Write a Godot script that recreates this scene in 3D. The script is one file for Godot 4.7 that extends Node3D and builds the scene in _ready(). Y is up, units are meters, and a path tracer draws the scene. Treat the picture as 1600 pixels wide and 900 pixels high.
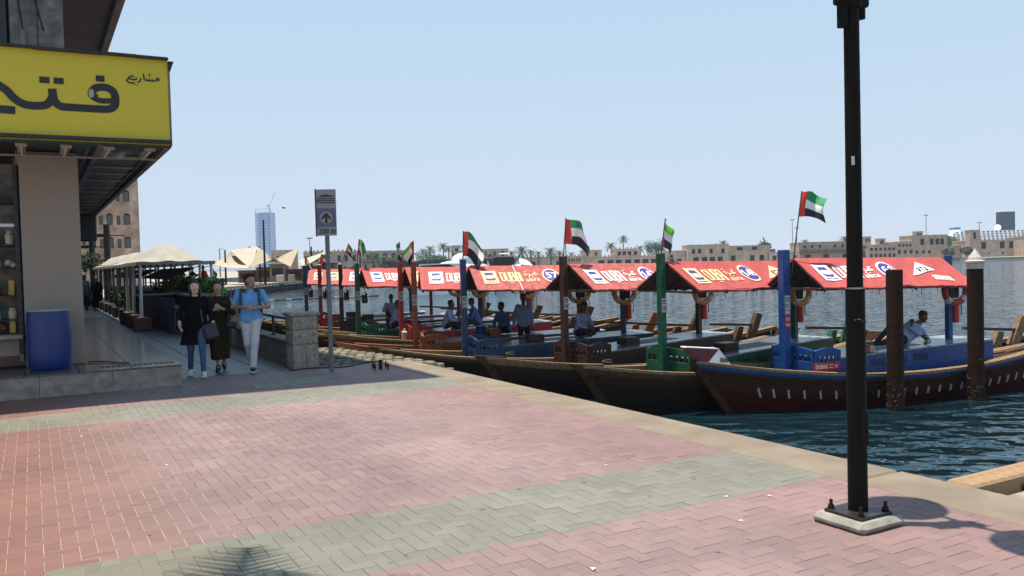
extends Node3D
# Grid of the quay: t runs towards the water, s runs away along the quay; A turns a node from world axes to that grid.
const A := 0.51313
const WATER := -1.2
var taken := {}
var M := {}
var TX := {}
var font: SystemFont


class MB:
	var v := PackedVector3Array()
	var n := PackedVector3Array()
	var c := PackedColorArray()
	var i := PackedInt32Array()
	var t := Transform3D()
	var col := Color(1, 1, 1)

	func at(x: float, y: float, z: float, rx := 0.0, ry := 0.0, rz := 0.0) -> MB:
		t = Transform3D(Basis.from_euler(Vector3(rx, ry, rz)), Vector3(x, y, z))
		return self

	func vert(p: Vector3, m: Vector3) -> int:
		v.push_back(t * p)
		n.push_back((t.basis * m).normalized())
		c.push_back(col)
		return v.size() - 1

	func tri(a: Vector3, b: Vector3, d: Vector3) -> void:
		var m := (b - a).cross(d - a)
		if m.length_squared() < 1e-16:
			return
		var k := vert(a, m)
		vert(b, m)
		vert(d, m)
		i.push_back(k)
		i.push_back(k + 2)
		i.push_back(k + 1)

	func quad(a: Vector3, b: Vector3, d: Vector3, e: Vector3) -> void:
		var m := (d - a).cross(e - b)
		if m.length_squared() < 1e-16:
			return
		var k := vert(a, m)
		vert(b, m)
		vert(d, m)
		vert(e, m)
		for q in [0, 2, 1, 0, 3, 2]:
			i.push_back(k + q)

	func face(p: Array, inside: Vector3) -> void:
		var m: Vector3 = (p[1] - p[0]).cross(p[2] - p[0])
		var q := p.duplicate()
		if m.dot(p[0] - inside) < 0.0:
			q.reverse()
		if q.size() == 4:
			quad(q[0], q[1], q[2], q[3])
		else:
			tri(q[0], q[1], q[2])

	func box(o: Vector3, s: Vector3, bev := 0.0) -> MB:
		var h := s * 0.5
		if bev <= 0.0:
			for ax in 3:
				for sg in [-1.0, 1.0]:
					var pts := []
					for q in [[-1, -1], [1, -1], [1, 1], [-1, 1]]:
						var p := Vector3()
						p[ax] = sg * h[ax]
						p[(ax + 1) % 3] = q[0] * h[(ax + 1) % 3]
						p[(ax + 2) % 3] = q[1] * h[(ax + 2) % 3]
						pts.append(o + p)
					face(pts, o)
			return self
		var b := minf(bev, minf(h.x, minf(h.y, h.z)) * 0.9)
		var cn := func(sx: float, sy: float, sz: float, ax: int) -> Vector3:
			var p := Vector3(sx * (h.x - b), sy * (h.y - b), sz * (h.z - b))
			p[ax] += b * [sx, sy, sz][ax]
			return o + p
		for ax in 3:
			var a1 := (ax + 1) % 3
			var a2 := (ax + 2) % 3
			for sg in [-1.0, 1.0]:
				var pts := []
				for q in [[-1.0, -1.0], [1.0, -1.0], [1.0, 1.0], [-1.0, 1.0]]:
					var g := [0.0, 0.0, 0.0]
					g[ax] = sg
					g[a1] = q[0]
					g[a2] = q[1]
					pts.append(cn.call(g[0], g[1], g[2], ax))
				face(pts, o)
			for q in [[-1.0, -1.0], [1.0, -1.0], [1.0, 1.0], [-1.0, 1.0]]:
				var pts := []
				for e in [[-1.0, a1], [1.0, a1], [1.0, a2], [-1.0, a2]]:
					var g := [0.0, 0.0, 0.0]
					g[ax] = e[0]
					g[a1] = q[0]
					g[a2] = q[1]
					pts.append(cn.call(g[0], g[1], g[2], e[1]))
				face(pts, o)
		for sx in [-1.0, 1.0]:
			for sy in [-1.0, 1.0]:
				for sz in [-1.0, 1.0]:
					face([cn.call(sx, sy, sz, 0), cn.call(sx, sy, sz, 1), cn.call(sx, sy, sz, 2)], o)
		return self

	# box between two points, w across, h up
	func bar(a: Vector3, b: Vector3, w: float, h: float, bev := 0.0) -> MB:
		var keep := t
		var d := b - a
		var f := d.normalized()
		var up := Vector3.UP if absf(f.y) < 0.95 else Vector3.RIGHT
		var r := f.cross(up).normalized()
		t = keep * Transform3D(Basis(r, r.cross(f), -f), (a + b) * 0.5)
		box(Vector3.ZERO, Vector3(w, h, d.length()), bev)
		t = keep
		return self

	func tube(p: Array, r: Array, sides := 8, cap := true) -> MB:
		var m := p.size()
		var rings := []
		var up := Vector3.UP
		var last := Vector3.ZERO
		for k in m:
			var f: Vector3 = (p[mini(k + 1, m - 1)] - p[maxi(k - 1, 0)]).normalized()
			if k == 0:
				up = Vector3.UP if absf(f.y) < 0.9 else Vector3.RIGHT
			var x := f.cross(up).normalized()
			up = x.cross(f).normalized()
			last = f
			var ring := []
			for s in sides:
				var g := TAU * s / sides
				var nn := x * cos(g) + up * sin(g)
				ring.append(vert(p[k] + nn * float(r[mini(k, r.size() - 1)]), nn))
			rings.append(ring)
		for k in m - 1:
			for s in sides:
				var s2 := (s + 1) % sides
				for q in [rings[k][s], rings[k + 1][s2], rings[k + 1][s], rings[k][s], rings[k][s2], rings[k + 1][s2]]:
					i.push_back(q)
		if cap:
			for e in [0, m - 1]:
				var f: Vector3 = (p[1] - p[0]).normalized() * -1.0 if e == 0 else last
				var cen := vert(p[e], f)
				for s in sides:
					var a := vert(t.affine_inverse() * v[rings[e][s]], f)
					var b := vert(t.affine_inverse() * v[rings[e][(s + 1) % sides]], f)
					for q in ([cen, b, a] if e == 0 else [cen, a, b]):
						i.push_back(q)
		return self

	# profile of (radius, y), turned round y; flat along the profile, smooth around
	func lathe(pr: Array, sides := 16, smooth := false) -> MB:
		var m := pr.size()
		for k in m - 1:
			var a: Vector2 = pr[k]
			var b: Vector2 = pr[k + 1]
			var d := b - a
			if d.length() < 1e-6:
				continue
			var na := Vector2(d.y, -d.x).normalized()
			var nb := na
			if smooth:
				if k > 0:
					var e: Vector2 = a - pr[k - 1]
					na = (na + Vector2(e.y, -e.x).normalized()).normalized()
				if k < m - 2:
					var e2: Vector2 = pr[k + 2] - b
					nb = (nb + Vector2(e2.y, -e2.x).normalized()).normalized()
			var base := v.size()
			for s in sides + 1:
				var g := TAU * s / sides
				var cs := cos(g)
				var sn := sin(g)
				vert(Vector3(a.x * cs, a.y, a.x * sn), Vector3(na.x * cs, na.y, na.x * sn))
				vert(Vector3(b.x * cs, b.y, b.x * sn), Vector3(nb.x * cs, nb.y, nb.x * sn))
			for s in sides:
				var q := base + s * 2
				for w in [q, q + 2, q + 1, q + 1, q + 2, q + 3]:
					i.push_back(w)
		return self

	# polygon in xy pushed from z0 to z1
	func prism(poly: PackedVector2Array, z0: float, z1: float) -> MB:
		var pl := poly
		if not Geometry2D.is_polygon_clockwise(pl):
			pass
		else:
			pl = poly.duplicate()
			pl.reverse()
		var ix := Geometry2D.triangulate_polygon(pl)
		for k in range(0, ix.size(), 3):
			var a := pl[ix[k]]
			var b := pl[ix[k + 1]]
			var d := pl[ix[k + 2]]
			if (b - a).cross(d - a) < 0.0:
				var w := b
				b = d
				d = w
			tri(Vector3(a.x, a.y, z1), Vector3(b.x, b.y, z1), Vector3(d.x, d.y, z1))
			tri(Vector3(a.x, a.y, z0), Vector3(d.x, d.y, z0), Vector3(b.x, b.y, z0))
		for k in pl.size():
			var a := pl[k]
			var b := pl[(k + 1) % pl.size()]
			var sgn := 1.0
			if Geometry2D.is_polygon_clockwise(pl):
				sgn = -1.0
			if sgn > 0:
				quad(Vector3(a.x, a.y, z0), Vector3(b.x, b.y, z0), Vector3(b.x, b.y, z1), Vector3(a.x, a.y, z1))
			else:
				quad(Vector3(b.x, b.y, z0), Vector3(a.x, a.y, z0), Vector3(a.x, a.y, z1), Vector3(b.x, b.y, z1))
		return self

	# smooth sheet from g[u][v] (points), normals from neighbours
	func sheet(g: Array, flip := false, closed_u := false) -> MB:
		var nu := g.size()
		var nv: int = g[0].size()
		var base := v.size()
		for a in nu:
			for b in nv:
				var du: Vector3
				if closed_u:
					du = g[(a + 1) % nu][b] - g[(a - 1 + nu) % nu][b]
				else:
					du = g[mini(a + 1, nu - 1)][b] - g[maxi(a - 1, 0)][b]
				var dv: Vector3 = g[a][mini(b + 1, nv - 1)] - g[a][maxi(b - 1, 0)]
				var m := du.cross(dv)
				vert(g[a][b], -m if flip else m)
		for a in (nu if closed_u else nu - 1):
			for b in nv - 1:
				var p := base + a * nv + b
				var q := base + ((a + 1) % nu) * nv + b
				for w in ([p, q, q + 1, p, q + 1, p + 1] if flip else [p, q + 1, q, p, p + 1, q + 1]):
					i.push_back(w)
		return self

	func ball(o: Vector3, r: Vector3, nu := 10, nv := 7) -> MB:
		var keep := t
		t = keep * Transform3D(Basis.from_scale(r), o)
		var pr := []
		for k in nv + 1:
			var g := -PI / 2 + PI * k / nv
			pr.append(Vector2(cos(g), sin(g)))
		lathe(pr, nu, true)
		t = keep
		return self

	func done() -> ArrayMesh:
		var a := []
		a.resize(Mesh.ARRAY_MAX)
		a[Mesh.ARRAY_VERTEX] = v
		a[Mesh.ARRAY_NORMAL] = n
		a[Mesh.ARRAY_COLOR] = c
		a[Mesh.ARRAY_INDEX] = i
		var m := ArrayMesh.new()
		m.add_surface_from_arrays(Mesh.PRIMITIVE_TRIANGLES, a)
		return m


# a body's field on a grid: capsules and ellipsoids joined smoothly, meshed as surface nets
class Field:
	var o: Vector3
	var h: float
	var nx: int
	var ny: int
	var nz: int
	var f := PackedFloat32Array()

	func _init(lo: Vector3, hi: Vector3, cell: float) -> void:
		o = lo
		h = cell
		nx = int((hi.x - lo.x) / h) + 2
		ny = int((hi.y - lo.y) / h) + 2
		nz = int((hi.z - lo.z) / h) + 2
		f.resize(nx * ny * nz)
		f.fill(1.0)

	func cap(a: Vector3, b: Vector3, ra: float, rb: float, k := 0.02, sq := Vector3.ONE) -> void:
		# sq squashes the cross-section: distances are measured in axes divided by it
		var m := maxf(ra, rb) * maxf(sq.x, maxf(sq.y, sq.z)) + k + h * 1.5
		var lo := (a.min(b) - Vector3.ONE * m - o) / h
		var hi := (a.max(b) + Vector3.ONE * m - o) / h
		var ab := (b - a) / sq
		var l2 := maxf(ab.length_squared(), 1e-9)
		for z in range(maxi(0, int(lo.z)), mini(nz, int(hi.z) + 1)):
			for y in range(maxi(0, int(lo.y)), mini(ny, int(hi.y) + 1)):
				var row := (z * ny + y) * nx
				for x in range(maxi(0, int(lo.x)), mini(nx, int(hi.x) + 1)):
					var p := (o + Vector3(x, y, z) * h - a) / sq
					var u := clampf(p.dot(ab) / l2, 0.0, 1.0)
					var d := (p - ab * u).length() - lerpf(ra, rb, u)
					var e := f[row + x]
					if k > 0.0:
						var w := maxf(k - absf(d - e), 0.0) / k
						f[row + x] = minf(d, e) - w * w * k * 0.25
					else:
						f[row + x] = minf(d, e)

	func cut(pl: Vector3, d0: float) -> void:
		# keep where pl.p < d0
		for z in nz:
			for y in ny:
				var row := (z * ny + y) * nx
				for x in nx:
					var q := pl.dot(o + Vector3(x, y, z) * h) - d0
					if q > f[row + x]:
						f[row + x] = q

	func mesh(mb: MB) -> void:
		var where := {}
		var sy := nx
		var sz := nx * ny
		var base := mb.v.size()
		var cnt := base
		for z in nz - 1:
			for y in ny - 1:
				var row := z * sz + y * sy
				for x in nx - 1:
					var q := row + x
					var a0 := f[q]
					var a1 := f[q + 1]
					var a2 := f[q + sy]
					var a3 := f[q + sy + 1]
					var a4 := f[q + sz]
					var a5 := f[q + sz + 1]
					var a6 := f[q + sz + sy]
					var a7 := f[q + sz + sy + 1]
					var neg := int(a0 < 0.0) + int(a1 < 0.0) + int(a2 < 0.0) + int(a3 < 0.0) + int(a4 < 0.0) + int(a5 < 0.0) + int(a6 < 0.0) + int(a7 < 0.0)
					if neg == 0 or neg == 8:
						continue
					var s := Vector3.ZERO
					var m := 0
					var dd := [a0, a1, a2, a3, a4, a5, a6, a7]
					for e in [[0, 1], [2, 3], [4, 5], [6, 7], [0, 2], [1, 3], [4, 6], [5, 7], [0, 4], [1, 5], [2, 6], [3, 7]]:
						var da: float = dd[e[0]]
						var db: float = dd[e[1]]
						if (da < 0.0) != (db < 0.0):
							var u := da / (da - db)
							var pa := Vector3(e[0] & 1, (e[0] >> 1) & 1, e[0] >> 2)
							var pb := Vector3(e[1] & 1, (e[1] >> 1) & 1, e[1] >> 2)
							s += pa.lerp(pb, u)
							m += 1
					var g := Vector3(a1 + a3 + a5 + a7 - a0 - a2 - a4 - a6, a2 + a3 + a6 + a7 - a0 - a1 - a4 - a5, a4 + a5 + a6 + a7 - a0 - a1 - a2 - a3)
					mb.vert(o + (Vector3(x, y, z) + s / m) * h, g)
					where[q] = cnt
					cnt += 1
		for q: int in where:
			var neg0 := f[q] < 0.0
			for ax in 3:
				var st: int = [1, sy, sz][ax]
				var b1: int = [sy, sz, 1][ax]
				var b2: int = [sz, 1, sy][ax]
				if (f[q + st] < 0.0) == neg0:
					continue
				if not (where.has(q - b1) and where.has(q - b2) and where.has(q - b1 - b2)):
					continue
				var k0: int = where[q]
				var k1: int = where[q - b1]
				var k2: int = where[q - b1 - b2]
				var k3: int = where[q - b2]
				for w in ([k0, k2, k1, k0, k3, k2] if neg0 else [k0, k1, k2, k0, k2, k3]):
					mb.i.push_back(w)


func G(t: float, y: float, s: float) -> Vector3:
	return Vector3(cos(A) * t - sin(A) * s, y, -sin(A) * t - cos(A) * s)


func numbered(parent: Node, called: String) -> String:
	var key := str(parent.get_instance_id()) + called
	var k: int = taken.get(key, 0)
	taken[key] = k + 1
	return called if k == 0 else "%s_%03d" % [called, k]


func thing(called: String, label: String, category: String, pos := Vector3.ZERO, turn := 0.0, group := "") -> Node3D:
	var o := Node3D.new()
	o.name = numbered(self, called)
	add_child(o, true)
	o.position = pos
	o.rotation.y = turn
	o.set_meta("label", label)
	o.set_meta("category", category)
	if group:
		o.set_meta("group", group)
	return o


func setting(called: String) -> Node3D:
	var o := Node3D.new()
	o.name = numbered(self, called)
	add_child(o, true)
	o.set_meta("kind", "structure")
	return o


func put(called: String, mesh: Mesh, m: Material, parent: Node, tr := Transform3D()) -> MeshInstance3D:
	var o := MeshInstance3D.new()
	o.name = numbered(parent, called)
	o.mesh = mesh
	o.material_override = m
	o.transform = tr
	parent.add_child(o, true)
	return o


func part(called: String, mb: MB, m: Material, parent: Node) -> MeshInstance3D:
	return put(called, mb.done(), m, parent)


func alone(called: String, mb: MB, m: Material, label: String, category: String, pos := Vector3.ZERO, turn := 0.0, group := "") -> MeshInstance3D:
	var o := part(called, mb, m, self)
	o.position = pos
	o.rotation.y = turn
	o.set_meta("label", label)
	o.set_meta("category", category)
	if group:
		o.set_meta("group", group)
	return o


func noise_tex(freq: float, lo: float, hi: float, oct := 4, seed_ := 1, size := 512, kind := FastNoiseLite.TYPE_SIMPLEX_SMOOTH) -> NoiseTexture2D:
	var nz := FastNoiseLite.new()
	nz.seed = seed_
	nz.noise_type = kind
	nz.frequency = freq
	nz.fractal_octaves = oct
	var t := NoiseTexture2D.new()
	t.width = size
	t.height = size
	t.seamless = true
	t.noise = nz
	var g := Gradient.new()
	g.offsets = PackedFloat32Array([0.15, 0.85])
	g.colors = PackedColorArray([Color(lo, lo, lo), Color(hi, hi, hi)])
	t.color_ramp = g
	return t


func textures() -> void:
	TX.grain = noise_tex(0.09, 0.90, 1.0, 3, 3)
	TX.plaster = noise_tex(0.012, 0.87, 1.0, 5, 5)
	TX.wood = noise_tex(0.02, 0.62, 1.0, 5, 8)
	TX.speck = noise_tex(0.16, 0.62, 1.0, 4, 17)
	TX.blotch = noise_tex(0.008, 0.87, 1.0, 4, 12)
	TX.stain = noise_tex(0.02, 0.74, 1.0, 5, 21)
	TX.rock = noise_tex(0.03, 0.0, 1.0, 5, 33)
	var w := noise_tex(0.011, 0.0, 1.0, 3, 41)
	w.color_ramp = null
	w.as_normal_map = true
	w.bump_strength = 9.0
	TX.water = w
	TX.swell = noise_tex(0.01, 0.0, 1.0, 2, 55)
	font = SystemFont.new()
	font.font_names = PackedStringArray(["Droid Sans"])
	font.font_weight = 700


# col is the real base colour (linear). tex: texture key, sc: repeats per metre (float or Vector3), world, bump cm
func mk(key: String, col: Color, rough := 0.8, tex := "", sc: Variant = 1.0, o := {}) -> StandardMaterial3D:
	var m := StandardMaterial3D.new()
	m.resource_name = key
	m.albedo_color = col.linear_to_srgb()
	m.roughness = rough
	m.metallic = o.get("met", 0.0)
	m.metallic_specular = o.get("spec", 0.5)
	var s3: Vector3 = sc if sc is Vector3 else Vector3.ONE * float(sc)
	if tex or o.has("bump"):
		m.uv1_triplanar = true
		m.uv1_world_triplanar = o.get("world", false)
		m.uv1_scale = s3
	if tex:
		m.albedo_texture = TX[tex]
	if o.has("dirt"):
		m.detail_enabled = true
		m.detail_blend_mode = BaseMaterial3D.BLEND_MODE_MUL
		m.detail_albedo = TX[o.dirt]
		m.detail_uv_layer = BaseMaterial3D.DETAIL_UV_2
		m.uv2_triplanar = true
		m.uv2_world_triplanar = o.get("world", false)
		m.uv2_scale = Vector3.ONE * float(o.get("dsc", 0.3))
	if o.has("bump"):
		m.heightmap_enabled = true
		m.heightmap_texture = TX[o.get("btex", "rock")]
		m.heightmap_scale = o.bump
	if o.get("vc", false):
		m.vertex_color_use_as_albedo = true
	if o.has("back"):
		m.backlight_enabled = true
		m.backlight = o.back
	M[key] = m
	return m


func lin(r: float, g: float, b: float) -> Color:
	return Color(r / 255.0, g / 255.0, b / 255.0).srgb_to_linear()


# ---- lettering: strokes laid on a surface; at maps (x, y, lift) to a point
func stroke(mb: MB, pts: Array, w: float, at: Callable, lift := 0.004) -> void:
	for k in pts.size() - 1:
		var a: Vector2 = pts[k]
		var b: Vector2 = pts[k + 1]
		var d := (b - a)
		if d.length() < 1e-5:
			continue
		var f := d.normalized() * w * 0.5
		var r := Vector2(-f.y, f.x)
		var steps := maxi(1, int(d.length() / 0.12))
		var lf := lift + 0.0006 * (k % 4)
		for q in steps:
			var p := a.lerp(b, float(q) / steps)
			var e := a.lerp(b, float(q + 1) / steps)
			if q == 0:
				p -= f * 0.96
			if q == steps - 1:
				e += f * 0.96
			mb.quad(at.call(p - r, lf), at.call(e - r, lf), at.call(e + r, lf), at.call(p + r, lf))


func patch(mb: MB, poly: Array, at: Callable, lift := 0.003) -> void:
	var pl := PackedVector2Array(poly)
	var ix := Geometry2D.triangulate_polygon(pl)
	for k in range(0, ix.size(), 3):
		var a := pl[ix[k]]
		var b := pl[ix[k + 1]]
		var d := pl[ix[k + 2]]
		if (b - a).cross(d - a) < 0.0:
			var w := b
			b = d
			d = w
		split_tri(mb, a, b, d, at, lift)


# small enough faces to follow a sagging cloth
func split_tri(mb: MB, a: Vector2, b: Vector2, d: Vector2, at: Callable, lift: float) -> void:
	var la := (b - d).length()
	var lb := (d - a).length()
	var lc := (a - b).length()
	if maxf(la, maxf(lb, lc)) < 0.14:
		mb.tri(at.call(a, lift), at.call(b, lift), at.call(d, lift))
	elif la >= lb and la >= lc:
		split_tri(mb, a, b, (b + d) / 2, at, lift)
		split_tri(mb, a, (b + d) / 2, d, at, lift)
	elif lb >= lc:
		split_tri(mb, b, d, (d + a) / 2, at, lift)
		split_tri(mb, b, (d + a) / 2, a, at, lift)
	else:
		split_tri(mb, d, a, (a + b) / 2, at, lift)
		split_tri(mb, d, (a + b) / 2, b, at, lift)


# a smooth pen line through the points, with clean outlines
func brush(mb: MB, pts: Array, w: float, at: Callable, lift := 0.004) -> void:
	var sm := PackedVector2Array()
	for k in pts.size() - 1:
		var p0: Vector2 = pts[maxi(k - 1, 0)]
		var p1: Vector2 = pts[k]
		var p2: Vector2 = pts[k + 1]
		var p3: Vector2 = pts[mini(k + 2, pts.size() - 1)]
		for q in 6:
			sm.push_back(p1.cubic_interpolate(p2, p0, p3, q / 6.0))
	sm.push_back(pts[-1])
	for poly in Geometry2D.offset_polyline(sm, w * 0.5, Geometry2D.JOIN_ROUND, Geometry2D.END_BUTT):
		if not Geometry2D.is_polygon_clockwise(poly):
			patch(mb, Array(poly), at, lift)


func oval(c: Vector2, rx: float, ry: float, m := 24) -> Array:
	var p := []
	for k in m:
		p.append(c + Vector2(cos(TAU * k / m) * rx, sin(TAU * k / m) * ry))
	return p


func text(mb: MB, s: String, o: Vector2, height: float, at: Callable, lift := 0.004, squeeze := 1.0) -> void:
	var tm := TextMesh.new()
	tm.text = s
	tm.font = font
	tm.font_size = 32
	tm.pixel_size = height / 23.0
	tm.depth = 0.0
	tm.curve_step = 2.0
	tm.horizontal_alignment = HORIZONTAL_ALIGNMENT_LEFT
	tm.vertical_alignment = VERTICAL_ALIGNMENT_CENTER
	var a := tm.get_mesh_arrays()
	var p: PackedVector3Array = a[Mesh.ARRAY_VERTEX]
	var nn: PackedVector3Array = a[Mesh.ARRAY_NORMAL]
	var ix: PackedInt32Array = a[Mesh.ARRAY_INDEX]
	for k in range(0, ix.size(), 3):
		if absf(nn[ix[k]].z) < 0.5 or nn[ix[k]].z < 0.0:
			continue
		var q := []
		for e in 3:
			var w := p[ix[k + e]]
			q.append(Vector2(o.x + w.x * squeeze, o.y + w.y))
		if (q[1] - q[0]).cross(q[2] - q[0]) < 0.0:
			q = [q[0], q[2], q[1]]
		mb.tri(at.call(q[0], lift), at.call(q[1], lift), at.call(q[2], lift))


func on_plane(tr: Transform3D) -> Callable:
	return func(p: Vector2, lift: float) -> Vector3: return tr * Vector3(p.x, p.y, lift)


func _ready() -> void:
	seed(7)
	var cam := Camera3D.new()
	cam.name = "camera"
	cam.position = Vector3(0, 1.75, 0)
	cam.rotation = Vector3(-atan(40.0 / 1330.0), 0, -0.026)
	cam.fov = rad_to_deg(2.0 * atan(450.0 / 1330.0))
	cam.near = 0.05
	cam.far = 4000.0
	add_child(cam)
	var sky := ProceduralSkyMaterial.new()
	sky.sky_top_color = Color(0.216, 0.352, 0.492).linear_to_srgb()
	sky.sky_horizon_color = Color(0.425, 0.47, 0.51).linear_to_srgb()
	sky.sky_curve = 0.19
	sky.ground_bottom_color = Color(0.2, 0.2, 0.2).linear_to_srgb()
	sky.ground_horizon_color = Color(0.34, 0.42, 0.5).linear_to_srgb()
	sky.sun_angle_max = 12.0
	sky.sky_energy_multiplier = 1.0
	var cover := noise_tex(0.006, 0.0, 1.0, 5, 77, 1024)
	var cg := Gradient.new()
	cg.offsets = PackedFloat32Array([0.45, 0.9])
	cg.colors = PackedColorArray([Color(0, 0, 0, 0), Color(0.16, 0.15, 0.14, 0.22)])
	cover.color_ramp = cg
	sky.sky_cover = cover
	var env := Environment.new()
	env.background_mode = Environment.BG_SKY
	env.sky = Sky.new()
	env.sky.sky_material = sky
	env.tonemap_mode = Environment.TONE_MAPPER_LINEAR
	env.tonemap_exposure = 1.76
	env.sdfgi_enabled = true
	env.ssao_enabled = true
	env.ssil_enabled = true
	env.fog_enabled = true
	env.fog_density = 0.00026
	env.fog_light_color = Color(0.80, 0.88, 1.0)
	var we := WorldEnvironment.new()
	we.name = "world_environment"
	we.environment = env
	add_child(we)
	var sun := DirectionalLight3D.new()
	sun.name = "sun"
	sun.light_energy = 1.5
	sun.light_color = Color(1.0, 0.965, 0.90)
	sun.light_angular_distance = 0.53
	sun.shadow_enabled = true
	sun.look_at_from_position(Vector3(-0.68, 4.2, -0.10), Vector3.ZERO, Vector3.FORWARD)
	add_child(sun)
	textures()
	materials()
	water_and_land()
	paving()
	quay()
	shop()
	far_shore()
	left_side()
	promenade_wall()
	cafe()
	piles()
	lamp()
	street_sign()
	boats()
	walkers()
	boatmen()
	small_things()


func materials() -> void:
	mk("paver", Color(1, 1, 1), 0.60, "grain", 9.0, {"vc": true, "world": true, "dirt": "blotch", "dsc": 0.09, "bump": 0.2, "btex": "rock"})
	mk("sand", Color(0.36, 0.30, 0.24), 0.95, "grain", 5.0, {"world": true})
	mk("curb", Color(0.32, 0.25, 0.182), 0.85, "speck", 2.0, {"world": true, "dirt": "plaster", "dsc": 0.25, "bump": 0.3})
	mk("concrete", Color(0.34, 0.32, 0.28), 0.85, "plaster", 0.7, {"world": true, "dirt": "stain", "dsc": 0.5, "bump": 0.5})
	mk("quay_wall", Color(0.16, 0.14, 0.11), 0.8, "stain", 0.5, {"world": true, "bump": 2.0})
	mk("water", Color(0.0045, 0.018, 0.024), 0.03, "", 1.0, {"spec": 0.72})
	var w: StandardMaterial3D = M.water
	w.uv1_triplanar = true
	w.uv1_world_triplanar = true
	w.uv1_scale = Vector3(0.17, 0.17, 0.26)
	w.normal_enabled = true
	w.normal_texture = TX.water
	w.normal_scale = 1.0
	w.heightmap_enabled = true
	w.heightmap_texture = TX.swell
	w.heightmap_scale = 9.0
	mk("far_ground", Color(0.36, 0.31, 0.25), 0.95, "plaster", 0.05, {"world": true})
	mk("column", Color(0.31, 0.255, 0.215), 0.85, "grain", 3.0, {"bump": 0.2})
	mk("grey_wall", Color(0.33, 0.32, 0.31), 0.85, "plaster", 0.8, {"dirt": "stain", "dsc": 0.4})
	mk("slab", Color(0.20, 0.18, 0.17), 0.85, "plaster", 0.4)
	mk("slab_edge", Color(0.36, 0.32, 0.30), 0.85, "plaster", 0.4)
	mk("sign_yellow", Color(0.60, 0.485, 0.03), 0.6, "grain", 3.0)
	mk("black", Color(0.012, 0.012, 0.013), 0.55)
	mk("black_metal", Color(0.008, 0.007, 0.007), 0.6, "grain", 4.0, {"bump": 0.06, "spec": 0.22})
	mk("dark_metal", Color(0.05, 0.05, 0.052), 0.45, "stain", 1.2, {"met": 0.6})
	mk("steel", Color(0.42, 0.42, 0.43), 0.35, "stain", 1.5, {"met": 0.9})
	mk("tile_dark", Color(0.105, 0.10, 0.10), 0.16, "stain", 0.9, {"world": true})
	mk("tile_riser", Color(0.37, 0.305, 0.26), 0.6, "plaster", 1.0, {"world": true, "dirt": "stain", "dsc": 0.6})
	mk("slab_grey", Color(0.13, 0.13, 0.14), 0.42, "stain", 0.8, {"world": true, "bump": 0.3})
	mk("barrel", Color(0.005, 0.028, 0.17), 0.42, "plaster", 2.0)
	mk("glass_dark", Color(0.012, 0.014, 0.016), 0.08)
	mk("white", Color(0.75, 0.75, 0.74), 0.5, "grain", 4.0)
	mk("white_print", Color(0.72, 0.70, 0.68), 0.7)
	mk("cream_print", Color(0.72, 0.52, 0.28), 0.7)
	mk("navy", Color(0.03, 0.03, 0.22), 0.6)
	mk("rust", Color(0.062, 0.030, 0.020), 0.85, "stain", Vector3(3, 0.6, 3), {"spec": 0.2, "dirt": "blotch", "dsc": 0.6, "bump": 1.2})
	mk("pile_white", Color(0.5, 0.46, 0.40), 0.7, "plaster", 2.0)
	mk("barnacle", Color(0.13, 0.11, 0.09), 0.95, "rock", 6.0, {"bump": 3.0})
	mk("pillar_stone", Color(0.44, 0.38, 0.305), 0.9, "plaster", 1.6, {"dirt": "stain", "dsc": 1.4, "bump": 0.5})
	mk("cobble", Color(0.22, 0.19, 0.145), 0.9, "plaster", 2.0, {"vc": true, "bump": 1.5})
	mk("timber", Color(0.40, 0.25, 0.13), 0.8, "wood", Vector3(8, 8, 0.7), {"bump": 0.6, "btex": "wood"})
	mk("sandstone", Color(0.50, 0.39, 0.305), 0.95, "plaster", 0.08, {"vc": true})
	mk("window_dark", Color(0.028, 0.022, 0.02), 0.6, "", 1.0, {"spec": 0.25})
	mk("frond", Color(0.10, 0.115, 0.05), 0.75, "", 1.0, {"vc": true, "back": Color(0.15, 0.2, 0.08)})
	mk("leaf", Color(1, 1, 1), 0.7, "", 1.0, {"vc": true, "back": Color(0.2, 0.3, 0.1)})
	mk("bark", Color(0.14, 0.105, 0.075), 0.95, "stain", 1.0)
	mk("ship_white", Color(0.84, 0.85, 0.86), 0.35)
	mk("tower_glass", Color(0.085, 0.19, 0.40), 0.3, "", 1.0, {"spec": 0.8})
	mk("tower_light", Color(0.45, 0.55, 0.68), 0.5)
	mk("tower_black", Color(0.01, 0.014, 0.024), 0.9, "", 1.0, {"spec": 0.1})
	mk("canvas", Color(0.33, 0.305, 0.27), 0.85, "plaster", 0.4, {"back": Color(0.16, 0.14, 0.11)})
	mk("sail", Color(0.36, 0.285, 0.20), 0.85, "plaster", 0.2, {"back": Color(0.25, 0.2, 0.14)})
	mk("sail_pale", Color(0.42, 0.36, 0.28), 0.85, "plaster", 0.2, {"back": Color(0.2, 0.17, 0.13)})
	mk("pink_wall", Color(0.62, 0.42, 0.315), 0.9, "plaster", 0.12, {"dirt": "stain", "dsc": 0.05})
	mk("dark_wood", Color(0.055, 0.038, 0.028), 0.75, "wood", Vector3(1, 6, 6))
	mk("chair_blue", Color(0.018, 0.028, 0.062), 0.5)
	mk("brick_red", Color(0.16, 0.075, 0.05), 0.9, "plaster", 3.0)
	mk("pale_steel", Color(0.17, 0.17, 0.18), 0.5, "stain", 2.0)
	mk("sign_grey", Color(0.50, 0.50, 0.52), 0.5, "grain", 3.0)
	mk("panel_grey", Color(0.27, 0.27, 0.285), 0.6, "grain", 3.0)
	mk("sign_blue", Color(0.09, 0.095, 0.17), 0.5)
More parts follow.
